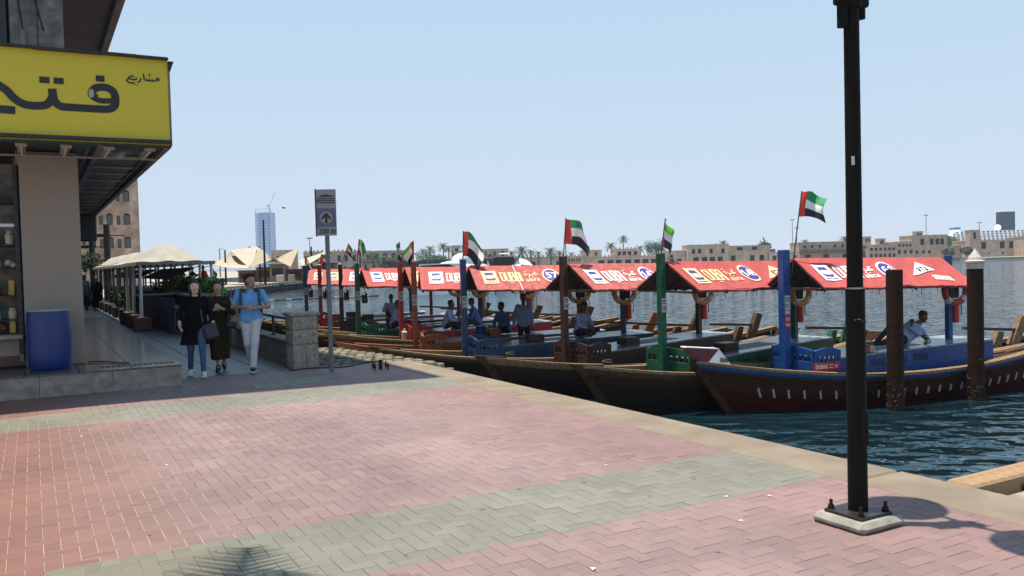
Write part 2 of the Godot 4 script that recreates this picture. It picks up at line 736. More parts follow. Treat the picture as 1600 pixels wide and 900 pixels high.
	mk("red_cloth", Color(0.49, 0.075, 0.068), 0.75, "plaster", 1.3, {"dirt": "plaster", "dsc": 0.4, "back": Color(0.02, 0.002, 0.002)})
	mk("roof_board", Color(0.06, 0.04, 0.028), 0.85, "wood", Vector3(0.8, 6, 6))
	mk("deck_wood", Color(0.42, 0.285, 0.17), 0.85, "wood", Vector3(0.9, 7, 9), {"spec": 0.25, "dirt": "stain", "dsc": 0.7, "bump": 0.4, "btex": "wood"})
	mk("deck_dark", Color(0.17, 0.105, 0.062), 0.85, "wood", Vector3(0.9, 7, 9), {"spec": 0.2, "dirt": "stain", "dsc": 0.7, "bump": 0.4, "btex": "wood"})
	mk("hull_wood", Color(0.105, 0.05, 0.025), 0.7, "wood", Vector3(0.7, 6, 6), {"spec": 0.2, "dirt": "stain", "dsc": 0.6, "bump": 0.4, "btex": "wood"})
	mk("hull_red", Color(0.11, 0.018, 0.012), 0.65, "wood", Vector3(0.6, 3, 3), {"spec": 0.25, "dirt": "stain", "dsc": 0.6, "bump": 0.3, "btex": "wood"})
	mk("hull_orange", Color(0.36, 0.115, 0.03), 0.6, "wood", Vector3(0.6, 3, 3), {"dirt": "stain", "dsc": 0.6})
	mk("hull_dark", Color(0.028, 0.017, 0.012), 0.7, "wood", Vector3(0.6, 3, 3), {"spec": 0.3, "bump": 0.3, "btex": "wood"})
	mk("bench_top", Color(0.30, 0.305, 0.33), 0.27, "stain", 0.8)
	mk("bench_green", Color(0.10, 0.19, 0.16), 0.28, "stain", 0.8)
	mk("maroon", Color(0.13, 0.012, 0.03), 0.5)
	mk("orange_ring", Color(0.60, 0.27, 0.03), 0.55, "plaster", 3.0)
	mk("red_ring", Color(0.42, 0.035, 0.02), 0.5, "plaster", 3.0)
	mk("red_paint", Color(0.48, 0.02, 0.016), 0.4)
	mk("hair", Color(0.012, 0.009, 0.008), 0.55)
	mk("flag_red", Color(0.62, 0.05, 0.03), 0.7, "", 1.0, {"back": Color(0.3, 0.03, 0.02)})
	mk("flag_green", Color(0.01, 0.22, 0.075), 0.7, "", 1.0, {"back": Color(0.05, 0.25, 0.05)})
	mk("flag_lime", Color(0.10, 0.40, 0.03), 0.7, "", 1.0, {"back": Color(0.3, 0.6, 0.05)})
	mk("flag_white", Color(0.75, 0.73, 0.72), 0.7, "", 1.0, {"back": Color(0.4, 0.4, 0.4)})
	mk("flag_black", Color(0.015, 0.014, 0.025), 0.7)
	for p in [["paint_blue", Color(0.012, 0.085, 0.34)], ["paint_green", Color(0.008, 0.12, 0.06)], ["paint_brown", Color(0.075, 0.03, 0.022)], ["paint_dkblue", Color(0.012, 0.07, 0.19)], ["paint_orange", Color(0.36, 0.085, 0.018)], ["paint_red", Color(0.48, 0.022, 0.018)], ["paint_bluegrey", Color(0.02, 0.07, 0.11)], ["paint_darkgreen", Color(0.006, 0.045, 0.03)], ["paint_black", Color(0.02, 0.017, 0.016)], ["paint_rustred", Color(0.23, 0.035, 0.018)]]:
		mk(p[0], p[1], 0.42, "plaster", Vector3(1.2, 3, 3), {"dirt": "stain", "dsc": 0.9, "bump": 0.15, "btex": "wood"})


# ---------------------------------------------------------------- water, land
func water_and_land() -> void:
	var w := MB.new()
	w.quad(Vector3(-700, WATER, 30), Vector3(900, WATER, 30), Vector3(900, WATER, -1500), Vector3(-700, WATER, -1500))
	part("water", w, M.water, self).set_meta("kind", "structure")
	# the far bank, and the land left of the creek
	var land := setting("far_bank")
	var l := MB.new()
	var y := -0.55
	l.prism(PackedVector2Array([Vector2(-62, 266), Vector2(140, 266), Vector2(146, 262), Vector2(900, 250), Vector2(900, 1490), Vector2(-690, 1490), Vector2(-690, 266)]), -3.0, y)
	part("bank", _laid(l), M.far_ground, land)
	var ll := MB.new()
	ll.prism(PackedVector2Array([Vector2(-27.5, 62), Vector2(-27.5, 116), Vector2(-36, 118), Vector2(-62, 140), Vector2(-62, 268), Vector2(-690, 268), Vector2(-690, 62)]), -3.0, -0.02)
	part("promenade", _laid(ll), M.far_ground, land)
	var p := setting("ground")
	var g := MB.new()
	# everything from the quay's edge inland, as one slab in quay axes
	g.prism(PackedVector2Array([Vector2(6.0, -12), Vector2(6.0, 14.5), Vector2(4.3, 14.5), Vector2(4.3, 25.0), Vector2(5.6, 25.0), Vector2(5.6, 66), Vector2(-60, 66), Vector2(-60, -12)]), -3.0, -0.035)
	part("base", _laid(g), M.sand, p)
	p.rotation.y = A


# a prism built with (x, distance away) in its plan: turned to lie flat, away being -z
func _laid(mb: MB) -> MB:
	for k in mb.v.size():
		var a := mb.v[k]
		mb.v[k] = Vector3(a.x, a.z, -a.y)
		var b := mb.n[k]
		mb.n[k] = Vector3(b.x, b.z, -b.y)
	return mb


# ---------------------------------------------------------------- pavers
func paver_mesh(col: Color, tilt: int) -> ArrayMesh:
	var m := MB.new()
	m.col = col
	var e: float = [0.0, 0.0012, -0.0012][tilt % 3]
	var hx := 0.0985
	var hz := 0.0485
	var b := 0.003
	var y := 0.0
	var top := [Vector3(-hx + b, y + e, hz - b), Vector3(hx - b, y - e, hz - b), Vector3(hx - b, y - e, -hz + b), Vector3(-hx + b, y + e, -hz + b)]
	var rim := [Vector3(-hx, y - b * 0.7, hz), Vector3(hx, y - b * 0.7, hz), Vector3(hx, y - b * 0.7, -hz), Vector3(-hx, y - b * 0.7, -hz)]
	m.quad(top[0], top[1], top[2], top[3])
	for k in 4:
		var q := (k + 1) % 4
		m.quad(rim[k], rim[q], top[q], top[k])
		m.quad(rim[k] - Vector3(0, 0.02, 0), rim[q] - Vector3(0, 0.02, 0), rim[q], rim[k])
	return m.done()


func paver_color(t: float, s: float, r: float, nz: FastNoiseLite) -> Color:
	var green := (s > 4.6 and s < 5.7) or (s > 11.0 and s < 12.1)
	var c := Color(0.205, 0.198, 0.158) if green else Color(0.272, 0.180, 0.174)
	if not green:
		var worn := clampf((1.3 - t) / 1.4, 0.0, 1.0) * clampf((s - 3.0) / 2.0, 0, 1)
		c = c.lerp(Color(0.205, 0.085, 0.064), worn * 0.9)
		var far := clampf((t - 3.6) / 1.4, 0.0, 1.0)
		c = c.lerp(Color(0.265, 0.135, 0.122), far * 0.5)
		# the patch relaid with duller pavers
		var d := Vector2((t - 2.35 + (s - 8.6) * 0.1) / 0.55, (s - 8.6) / 2.0).length() + nz.get_noise_2d(t * 190, s * 150) * 0.5
		if d < 1.0 and r > 0.3:
			c = c.lerp(Color(0.195, 0.125, 0.12), 0.65)
	elif t < 0.9:
		c = c.lerp(Color(0.19, 0.172, 0.118), 0.6)
	var k := 0.90 + 0.19 * r + nz.get_noise_2d(t * 40, s * 40) * 0.09
	return Color(c.r * k, c.g * k, c.b * k)


func paving() -> void:
	var o := setting("pavement")
	o.rotation.y = A
	var jm := MB.new()
	jm.quad(Vector3(-9, -0.0085, 3), Vector3(5.4, -0.0085, 3), Vector3(5.4, -0.0085, -14.62), Vector3(-9, -0.0085, -14.62))
	# the joints at the left are washed full of pale sand
	jm.quad(Vector3(-5, -0.0024, -5.7), Vector3(1.15, -0.0024, -5.7), Vector3(0.95, -0.0024, -11.6), Vector3(-7, -0.0024, -11.6))
	part("joint_sand", jm, M.sand, o)
	var nz := FastNoiseLite.new()
	nz.seed = 4
	var rg := RandomNumberGenerator.new()
	rg.seed = 11
	var list := []
	for a in range(-76, 55):
		for b in range(20, 147):
			var res := posmod(a - b, 4)
			if res != 0 and res != 3:
				continue
			var flat := res == 0
			var t := a * 0.1 + (0.1 if flat else 0.05)
			var s := b * 0.1 + (0.05 if flat else 0.1)
			if t > 5.46 or s > 14.58 or s < 2.2:
				continue
			var w := G(t, 0, s)
			var dep := -w.z
			# keep what lies in or close to the view
			if dep < 2.5 or absf(w.x) > dep * 0.66 + 0.5:
				continue
			if t < 1.93 and s > 13.9:
				continue
			if t > 4.5 and t < 4.73 and s > 3.58 and s < 3.8:
				continue
			var r := rg.randf()
			var cut := false
			if not flat:
				for edge in [4.6, 5.7, 11.0, 12.1]:
					cut = cut or absf(s - edge) < 0.02
			if cut and rg.randf() < 0.85:
				for e in [-0.05, 0.05]:
					list.append([dep, t, s + e, true, paver_color(t, s + e, r, nz), r, rg.randf(), 0.492])
			else:
				list.append([dep, t, s, flat, paver_color(t, s, r, nz), r, rg.randf(), 1.0])
	list.sort_custom(func(x, y): return x[0] < y[0])
	var cache := {}
	var mm := MultiMesh.new()
	mm.transform_format = MultiMesh.TRANSFORM_3D
	mm.use_colors = true
	mm.mesh = paver_mesh(Color(1, 1, 1), 0)
	mm.instance_count = maxi(0, list.size() - 300)
	for k in list.size():
		var e: Array = list[k]
		var turn: float = (0.0 if e[3] else PI / 2) + (e[6] - 0.5) * 0.012
		var tr := Transform3D(Basis.from_euler(Vector3((e[5] - 0.5) * 0.006, turn, (e[6] - 0.5) * 0.006)) * Basis.from_scale(Vector3(e[7], 1, 1)), Vector3(e[1], (e[5] - 0.5) * 0.0022, -e[2]))
		if k < 300:
			var c: Color = e[4]
			var q := Color(snappedf(c.r, 0.02), snappedf(c.g, 0.02), snappedf(c.b, 0.02))
			var key := [q, int(e[5] * 3)]
			if not cache.has(key):
				cache[key] = paver_mesh(q, key[1])
			put("paver", cache[key], M.paver, o, tr)
		else:
			mm.set_instance_transform(k - 300, tr)
			mm.set_instance_color(k - 300, e[4])
	var mi := MultiMeshInstance3D.new()
	mi.name = "distant_pavers"
	mi.multimesh = mm
	mi.material_override = M.paver
	mi.set_meta("kind", "stuff")
	o.add_child(mi, true)
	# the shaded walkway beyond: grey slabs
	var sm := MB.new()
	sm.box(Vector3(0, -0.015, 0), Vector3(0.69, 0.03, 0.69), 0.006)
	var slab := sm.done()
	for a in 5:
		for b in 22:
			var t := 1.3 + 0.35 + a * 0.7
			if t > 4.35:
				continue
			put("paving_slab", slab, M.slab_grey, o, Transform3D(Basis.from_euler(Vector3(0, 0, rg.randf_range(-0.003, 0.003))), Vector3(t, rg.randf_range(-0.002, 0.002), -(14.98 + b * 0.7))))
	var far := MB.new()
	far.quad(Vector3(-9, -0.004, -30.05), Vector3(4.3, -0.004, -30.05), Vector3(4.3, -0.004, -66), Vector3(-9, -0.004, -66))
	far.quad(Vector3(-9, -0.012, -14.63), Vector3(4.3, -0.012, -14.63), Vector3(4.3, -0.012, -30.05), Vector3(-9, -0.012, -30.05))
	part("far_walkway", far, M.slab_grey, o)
	var man := MB.new()
	man.box(Vector3(0, 0.0, 0), Vector3(1.15, 0.010, 0.6), 0.003)
	for k in 6:
		man.box(Vector3(0, 0.006, -0.23 + k * 0.09), Vector3(1.06, 0.005, 0.03), 0.002)
	put("access_cover", man.done(), M.concrete, o, Transform3D(Basis(), Vector3(3.4, 0.0, -13.0)))
	var gum := MB.new()
	for q in 150:
		var w := Vector3(rg.randf_range(-2.5, 5.2), 0.0022, -rg.randf_range(3.4, 11.5))
		gum.at(w.x, w.y, w.z)
		var rr := rg.randf_range(0.006, 0.017)
		for e in 7:
			var a0 := TAU * e / 7.0
			var a1 := TAU * (e + 1) / 7.0
			gum.tri(Vector3.ZERO, Vector3(cos(a1), 0, sin(a1)) * rr, Vector3(cos(a0), 0, sin(a0)) * rr * 1.2)
	part("trodden_gum", gum, mk("gum", Color(0.12, 0.09, 0.085), 0.8), o).set_meta("kind", "stuff")
	# bits of litter
	var bit := MB.new()
	bit.tri(Vector3(-0.03, 0.004, 0), Vector3(0.03, 0.006, 0.012), Vector3(0.01, 0.012, -0.02))
	bit.tri(Vector3(-0.01, 0.012, -0.01), Vector3(0.025, 0.004, -0.02), Vector3(-0.025, 0.005, -0.025))
	var scrap := bit.done()
	var spots := [[4.35, 4.62, "white paper scrap at the kerb end of the near green band"], [4.62, 4.45, "white paper scrap nearest the lamp post, beside the green band"], [4.02, 4.15, "white paper scrap on pink paving left of the lamp plinth"], [2.7, 3.95, "white paper scrap on pink paving below the near green band"], [4.2, 5.9, "white paper scrap just beyond the near green band by the kerb"], [1.0, 8.2, "white paper scrap in the middle of the pink paving"], [4.75, 10.4, "white paper scrap at the far green band beside the kerb"], [0.4, 10.2, "white paper scrap on the left of the pink paving, near the shade"]]
	for k in spots.size():
		var tr := Transform3D(Basis.from_euler(Vector3(0, k * 1.7, 0)).scaled(Vector3.ONE * (0.55 + 0.1 * (k % 4))), G(spots[k][0], 0.002, spots[k][1]))
		var sc := put("paper_scrap", scrap, M.white, self, tr)
		sc.set_meta("label", spots[k][2])
		sc.set_meta("category", "litter")
		sc.set_meta("group", "paper scraps on the paving")


# ---------------------------------------------------------------- quay edge, slope, jetty
func quay() -> void:
	var o := setting("quay")
	o.rotation.y = A
	for k in 4:
		var s0 := -6.2 + k * 5.3
		var s1 := minf(s0 + 5.28, 14.5)
		var m := MB.new()
		m.box(Vector3(5.69, -0.145, -(s0 + s1) * 0.5), Vector3(0.61, 0.30, s1 - s0), 0.018)
		part("curb_slab", m, M.curb, o)
	var wl := MB.new()
	wl.quad(Vector3(6.004, -3, 12), Vector3(6.004, -3, -14.5), Vector3(6.004, -0.1, -14.5), Vector3(6.004, -0.1, 12))
	wl.quad(Vector3(6.0, -3, -14.504), Vector3(4.3, -3, -14.504), Vector3(4.3, -0.06, -14.504), Vector3(6.0, -0.06, -14.504))
	part("quay_face", wl, M.quay_wall, o)
	# stone-pitched slope between the promenade wall and the boats
	var rg := RandomNumberGenerator.new()
	rg.seed = 5
	var h := func(t: float, s: float) -> float:
		var a := clampf((t - 6.5) / 0.9, 0.0, 1.0)
		var e := clampf((t - 5.0) / 1.5, 0.0, 1.0)
		return -0.035 - 0.03 * (s - 14.5) - 0.07 * e * e - 1.1 * a * a
	var bed := []
	for a in 18:
		var row := []
		for b in 20:
			var t := 4.2 + a * 0.19
			var s := 14.45 + b * 0.65
			row.append(Vector3(t, h.call(t, s) - 0.05, -s))
		bed.append(row)
	var bm := MB.new()
	bm.sheet(bed, true)
	var slope := part("slope_bed", bm, M.sand, o)
	var n := 0
	for b in 38:
		for a in 13:
			var t := 4.38 + a * 0.205 + rg.randf_range(-0.03, 0.03) + (0.1 if b % 2 else 0.0)
			var s := 14.62 + b * 0.27 + rg.randf_range(-0.04, 0.04)
			var y: float = h.call(t, s)
			if y < -0.9 or n > 298:
				continue
			n += 1
			var m := MB.new()
			var g := rg.randf_range(0.55, 1.25)
			m.col = Color(g, g * rg.randf_range(0.94, 1.0), g * rg.randf_range(0.86, 0.98))
			var pts := []
			var cnt := 6
			for k in cnt:
				var q := TAU * k / cnt + rg.randf_range(-0.25, 0.25)
				pts.append(Vector3(cos(q) * 0.125 * rg.randf_range(0.7, 1.15), 0, sin(q) * 0.155 * rg.randf_range(0.7, 1.15)))
			var up := rg.randf_range(0.012, 0.04)
			for k in cnt:
				var p: Vector3 = pts[k]
				var q: Vector3 = pts[(k + 1) % cnt]
				var pt := p * 0.86 + Vector3(0, up, 0)
				var qt := q * 0.86 + Vector3(0, up * 0.95, 0)
				m.quad(q - Vector3(0, 0.07, 0), p - Vector3(0, 0.07, 0), pt, qt)
				m.tri(Vector3(0, up * 1.15, 0), qt, pt)
			put("cobble", m.done(), M.cobble, slope, Transform3D(Basis(), Vector3(t, y, -s)))
	# timber-edged jetty at the right
	var j := thing("jetty", "pale timber edged concrete jetty with bolts beside the quay kerb", "jetty", G(6.02, 0, 3.9), A)
	var bm2 := MB.new()
	bm2.box(Vector3(2.0, -0.13, -0.02), Vector3(3.95, 0.26, 0.24), 0.02)
	part("edge_beam", bm2, M.timber, j)
	var dk := MB.new()
	dk.box(Vector3(2.0, -0.42, 1.2), Vector3(3.95, 0.62, 2.15), 0.03)
	part("concrete_deck", dk, M.concrete, j)
	for k in 9:
		var bo := MB.new()
		bo.at(0.25 + k * 0.4, -0.10, 0.105, PI / 2, 0, 0).lathe([Vector2(0.0, 0.0), Vector2(0.028, 0.0), Vector2(0.028, 0.016), Vector2(0.014, 0.016), Vector2(0.014, 0.03), Vector2(0, 0.03)], 8)
		part("bolt", bo, M.rust, j)


func piles() -> void:
	var spec := [[7.15, -15.91, 0.148, 1.43, false], [9.12, -16.75, 0.148, 1.49, true]]
	for k in 2:
		var e: Array = spec[k]
		var o := thing("mooring_pile", ["rusty steel mooring pile with a plain cut top, nearer the lamp post", "rusty steel mooring pile with a pale conical cap"][k], "mooring pile", Vector3(e[0], WATER, e[1]), 0.0, "mooring piles in the water")
		var r: float = e[2]
		var top: float = e[3] - WATER
		var m := MB.new()
		m.lathe([Vector2(r, -1.8), Vector2(r, top - 0.012), Vector2(r - 0.012, top), Vector2(0, top - 0.002)], 28)
		part("shaft", m, M.rust, o)
		var bc := MB.new()
		var rg := RandomNumberGenerator.new()
		rg.seed = 3 + k
		for q in 130:
			var g := rg.randf() * TAU
			var y := absf(rg.randfn(0.0, 0.28)) - 0.1
			var s := rg.randf_range(0.012, 0.03)
			bc.ball(Vector3(cos(g) * r, y, sin(g) * r), Vector3(s, s * 1.2, s), 6, 4)
		part("barnacles", bc, M.barnacle, o).set_meta("kind", "stuff")
		if e[4]:
			var c := MB.new()
			c.lathe([Vector2(r + 0.012, top - 0.10), Vector2(r + 0.012, top + 0.0), Vector2(r + 0.03, top + 0.02), Vector2(r + 0.03, top + 0.055), Vector2(r - 0.02, top + 0.075), Vector2(r - 0.03, top + 0.12), Vector2(0.0, top + 0.30)], 24)
			part("cap", c, M.pile_white, o)


# ---------------------------------------------------------------- lamp post
func lamp() -> void:
	var o := thing("lamp_post", "black iron lamp post bolted to a square concrete plinth on the paving", "lamp post", G(4.615, 0, 3.69), A)
	var p := MB.new()
	p.box(Vector3(0, 0.03, 0), Vector3(0.42, 0.075, 0.41), 0.03)
	part("plinth", p, M.concrete, o)
	var bp := MB.new()
	bp.box(Vector3(0, 0.078, 0), Vector3(0.30, 0.02, 0.29), 0.003)
	part("base_plate", bp, M.dark_metal, o)
	for q in [[-1, -1], [1, -1], [1, 1], [-1, 1]]:
		var b := MB.new()
		b.at(q[0] * 0.118, 0.088, q[1] * 0.115).lathe([Vector2(0.026, 0), Vector2(0.026, 0.006), Vector2(0.02, 0.006), Vector2(0.02, 0.026), Vector2(0.011, 0.026), Vector2(0.011, 0.062), Vector2(0, 0.062)], 6)
		part("anchor_bolt", b, M.rust, o)
	var lo := MB.new()
	lo.lathe([Vector2(0.062, 0.088), Vector2(0.060, 1.525), Vector2(0.053, 1.535)], 24)
	part("lower_shaft", lo, M.black_metal, o)
	var jr := MB.new()
	jr.lathe([Vector2(0.0615, 1.522), Vector2(0.0625, 1.527), Vector2(0.0615, 1.532)], 24)
	part("joint_ring", jr, M.steel, o)
	var up := MB.new()
	up.lathe([Vector2(0.050, 1.52), Vector2(0.046, 4.5), Vector2(0, 4.52)], 24)
	part("upper_shaft", up, M.black_metal, o)
	var hatch := MB.new()
	hatch.at(0, 0, 0, 0, -A + 0.5, 0).box(Vector3(0, 0.62, 0.0585), Vector3(0.07, 0.2, 0.008), 0.003)
	part("service_door", hatch, M.black_metal, o)
	var dots := MB.new()
	dots.at(0, 0, 0, 0, -A, 0)
	for e in [[-0.02, 1.30], [0.012, 0.72], [0.02, 1.05], [-0.03, 0.45]]:
		dots.box(Vector3(e[0], e[1], 0.0605 - absf(e[0]) * 0.35), Vector3(0.008, 0.012, 0.003), 0.001)
	part("paint_chips", dots, M.sign_grey, o)
	var scuff := MB.new()
	var sc := []
	for q in 8:
		var u := q / 7.0
		sc.append(Vector3(-0.025 + 0.05 * u, 1.325 + 0.012 * sin(u * PI) - 0.012 * u, 0.0595 - 0.012 * absf(u - 0.5)))
	scuff.at(0, 0, 0, 0, -A, 0).tube(sc, [0.0022], 5)
	part("scratch", scuff, M.sign_grey, o)
	var st := MB.new()
	st.at(0, 0, 0, 0, -A, 0).box(Vector3(-0.02, 2.34, 0.047), Vector3(0.02, 0.055, 0.004), 0.001)
	part("sticker", st, M.sign_grey, o)
	# the banner brackets that clasp the shaft
	for sg in [-1.0, 1.0]:
		var br := MB.new()
		br.at(sg * 0.085, 0, 0).lathe([Vector2(0, 3.18 if sg < 0 else 3.25), Vector2(0.032, 3.185 if sg < 0 else 3.255), Vector2(0.032, 3.95), Vector2(0, 3.96)], 14)
		part("bracket_tube", br, M.black_metal, o)
		var cl := MB.new()
		cl.box(Vector3(sg * 0.075, 3.36, 0), Vector3(0.11, 0.07, 0.085), 0.012)
		part("clamp", cl, M.black_metal, o)
	var co := MB.new()
	co.lathe([Vector2(0.05, 3.30), Vector2(0.066, 3.31), Vector2(0.066, 3.43), Vector2(0.05, 3.44)], 20)
	part("collar", co, M.black_metal, o)
	for sg in [-1.0, 1.0]:
		var ar := MB.new()
		var pts := []
		for k in 9:
			var u := k / 8.0
			pts.append(Vector3(0.0, 4.15 + 0.16 * sin(u * PI), sg * (0.03 + 0.42 * u)))
		ar.tube(pts, [0.02], 8)
		part("arm", ar, M.black_metal, o)
		var hd := MB.new()
		hd.at(0, 4.04, sg * 0.47).lathe([Vector2(0.0, 0.0), Vector2(0.22, 0.0), Vector2(0.285, 0.03), Vector2(0.285, 0.05), Vector2(0.16, 0.12), Vector2(0.05, 0.16), Vector2(0, 0.17)], 24)
		part("lamp_shade", hd, M.black_metal, o)


func street_sign() -> void:
	var o := thing("direction_sign", "grey pedestrian sign with a ferry symbol and arrow reading 200 m on a slim post", "sign", Vector3(-3.07, 0, -14.27), 0.0)
	var p := MB.new()
	p.lathe([Vector2(0.04, 0), Vector2(0.038, 2.98), Vector2(0, 2.985)], 14)
	part("post", p, M.pale_steel, o)
	var b := MB.new()
	b.box(Vector3(0.01, 2.66, 0.055), Vector3(0.33, 0.77, 0.03), 0.006)
	part("panel", b, M.panel_grey, o)
	var fr := MB.new()
	fr.box(Vector3(-0.162, 2.66, 0.06), Vector3(0.016, 0.79, 0.05), 0.004)
	part("panel_edge", fr, M.dark_metal, o)
	var at := on_plane(Transform3D(Basis(), Vector3(0.01, 2.66, 0.07)))
	var bl := MB.new()
	patch(bl, [Vector2(-0.155, -0.24), Vector2(0.16, -0.24), Vector2(0.16, 0.07), Vector2(-0.155, 0.07)], at, 0.002)
	part("blue_field", bl, M.sign_blue, o)
	var ci := MB.new()
	patch(ci, oval(Vector2(0.0, -0.085), 0.103, 0.103, 28), at, 0.004)
	part("disc", ci, M.panel_grey, o)
	var ar := MB.new()
	stroke(ar, [Vector2(0, -0.16), Vector2(0, -0.03)], 0.04, at, 0.006)
	stroke(ar, [Vector2(-0.065, -0.095), Vector2(0, -0.025), Vector2(0.065, -0.095)], 0.034, at, 0.0065)
	part("arrow", ar, M.black, o)
	var k := MB.new()
	for r in 3:
		var pts := []
		for q in 17:
			pts.append(Vector2(-0.145 + q * 0.0181, 0.165 + r * 0.034 + 0.008 * sin(q * PI / 2)))
		stroke(k, pts, 0.014, at, 0.005)
	patch(k, [Vector2(-0.12, 0.262), Vector2(0.13, 0.262), Vector2(0.105, 0.285), Vector2(0.05, 0.287), Vector2(0.03, 0.30), Vector2(-0.03, 0.297), Vector2(-0.10, 0.278)], at, 0.005)
	part("ferry_symbol", k, M.black, o)
	k = MB.new()
	text(k, "200 m", Vector2(-0.132, -0.312), 0.088, at, 0.005, 0.84)
	part("lettering", k, M.black, o)
	# a cut-off post with its anchor bolts
	var s := thing("post_stub", "stump of a cut off steel post with four anchor bolts at the quay corner", "post stump", Vector3(-2.26, 0, -14.36), 0.3)
	var c := MB.new()
	c.lathe([Vector2(0.032, 0), Vector2(0.032, 0.16), Vector2(0.0, 0.165)], 10)
	part("stump", c, M.rust, s)
	for q in [[-1, -1], [1, -1], [1, 1], [-1, 1]]:
		var e := MB.new()
		e.at(q[0] * 0.11, 0, q[1] * 0.12).lathe([Vector2(0.012, 0), Vector2(0.012, 0.05), Vector2(0.022, 0.05), Vector2(0.022, 0.075), Vector2(0.011, 0.075), Vector2(0.011, 0.12), Vector2(0, 0.12)], 6)
		part("anchor_bolt", e, M.rust, s)


func promenade_wall() -> void:
	var lab := ["square rough stone pillar at the near end of the promenade railing", "second rough stone pillar of the promenade railing, behind the man in blue", "third stone pillar of the promenade railing, nearest the cafe stools"]
	for k in 3:
		var s := 14.65 + k * 5.2
		var o := thing("stone_pillar", lab[k], "pillar", G(4.1, 0, s + 0.2), A, "stone pillars of the railing")
		var core := MB.new()
		core.box(Vector3(0, 0.46, 0), Vector3(0.40, 0.92, 0.40))
		part("core", core, M.sand, o)
		var rg := RandomNumberGenerator.new()
		rg.seed = 60 + k
		var rows := [[0.0, 0.42, 2], [0.425, 0.255, 1], [0.685, 0.235, 1]]
		for r in rows:
			for f in 4:
				for q in r[2]:
					var wd: float = 0.452 / r[2]
					var m := MB.new()
					var g := []
					for a in 7:
						var row := []
						for b in 6:
							var ed := minf(minf(a, 6 - a), minf(b, 5 - b))
							row.append(Vector3(-wd / 2 + 0.006 + (wd - 0.012) * a / 6.0, 0.006 + (r[1] - 0.012) * b / 5.0, 0.226 + (0.0 if ed < 0.5 else rg.randf_range(0.004, 0.022))))
						g.append(row)
					m.sheet(g)
					var off: float = -0.226 + wd * (q + 0.5)
					put("stone_block", m.done(), M.pillar_stone, o, Transform3D(Basis.from_euler(Vector3(0, f * PI / 2, 0)), Vector3.ZERO) * Transform3D(Basis(), Vector3(off, r[0], 0)))
		var cp := MB.new()
		cp.box(Vector3(0, 0.945, 0), Vector3(0.53, 0.055, 0.53), 0.012)
		part("capstone", cp, M.pillar_stone, o)
	for k in 2:
		var s0 := 15.1 + k * 5.2
		var o := thing("railing", ["low rendered wall with a dark steel rail between the first two stone pillars", "low rendered wall with a dark steel rail between the second and third stone pillars"][k], "railing", G(4.1, 0, s0), A, "low walls with rails")
		var w := MB.new()
		w.box(Vector3(0, 0.2, -2.37), Vector3(0.24, 0.40, 4.7))
		part("low_wall", w, M.concrete, o)
		var cp := MB.new()
		cp.box(Vector3(0, 0.425, -2.37), Vector3(0.32, 0.05, 4.7), 0.01)
		part("coping", cp, M.curb, o)
		var rl := MB.new()
		rl.box(Vector3(0, 0.82, -2.37), Vector3(0.06, 0.05, 4.72), 0.01)
		part("top_rail", rl, M.dark_metal, o)
		for q in 4:
			var po := MB.new()
			po.box(Vector3(0, 0.63, -0.6 - q * 1.18), Vector3(0.045, 0.36, 0.045), 0.006)
			po.box(Vector3(0, 0.46, -0.6 - q * 1.18), Vector3(0.09, 0.03, 0.09), 0.006)
			part("rail_post", po, M.dark_metal, o)


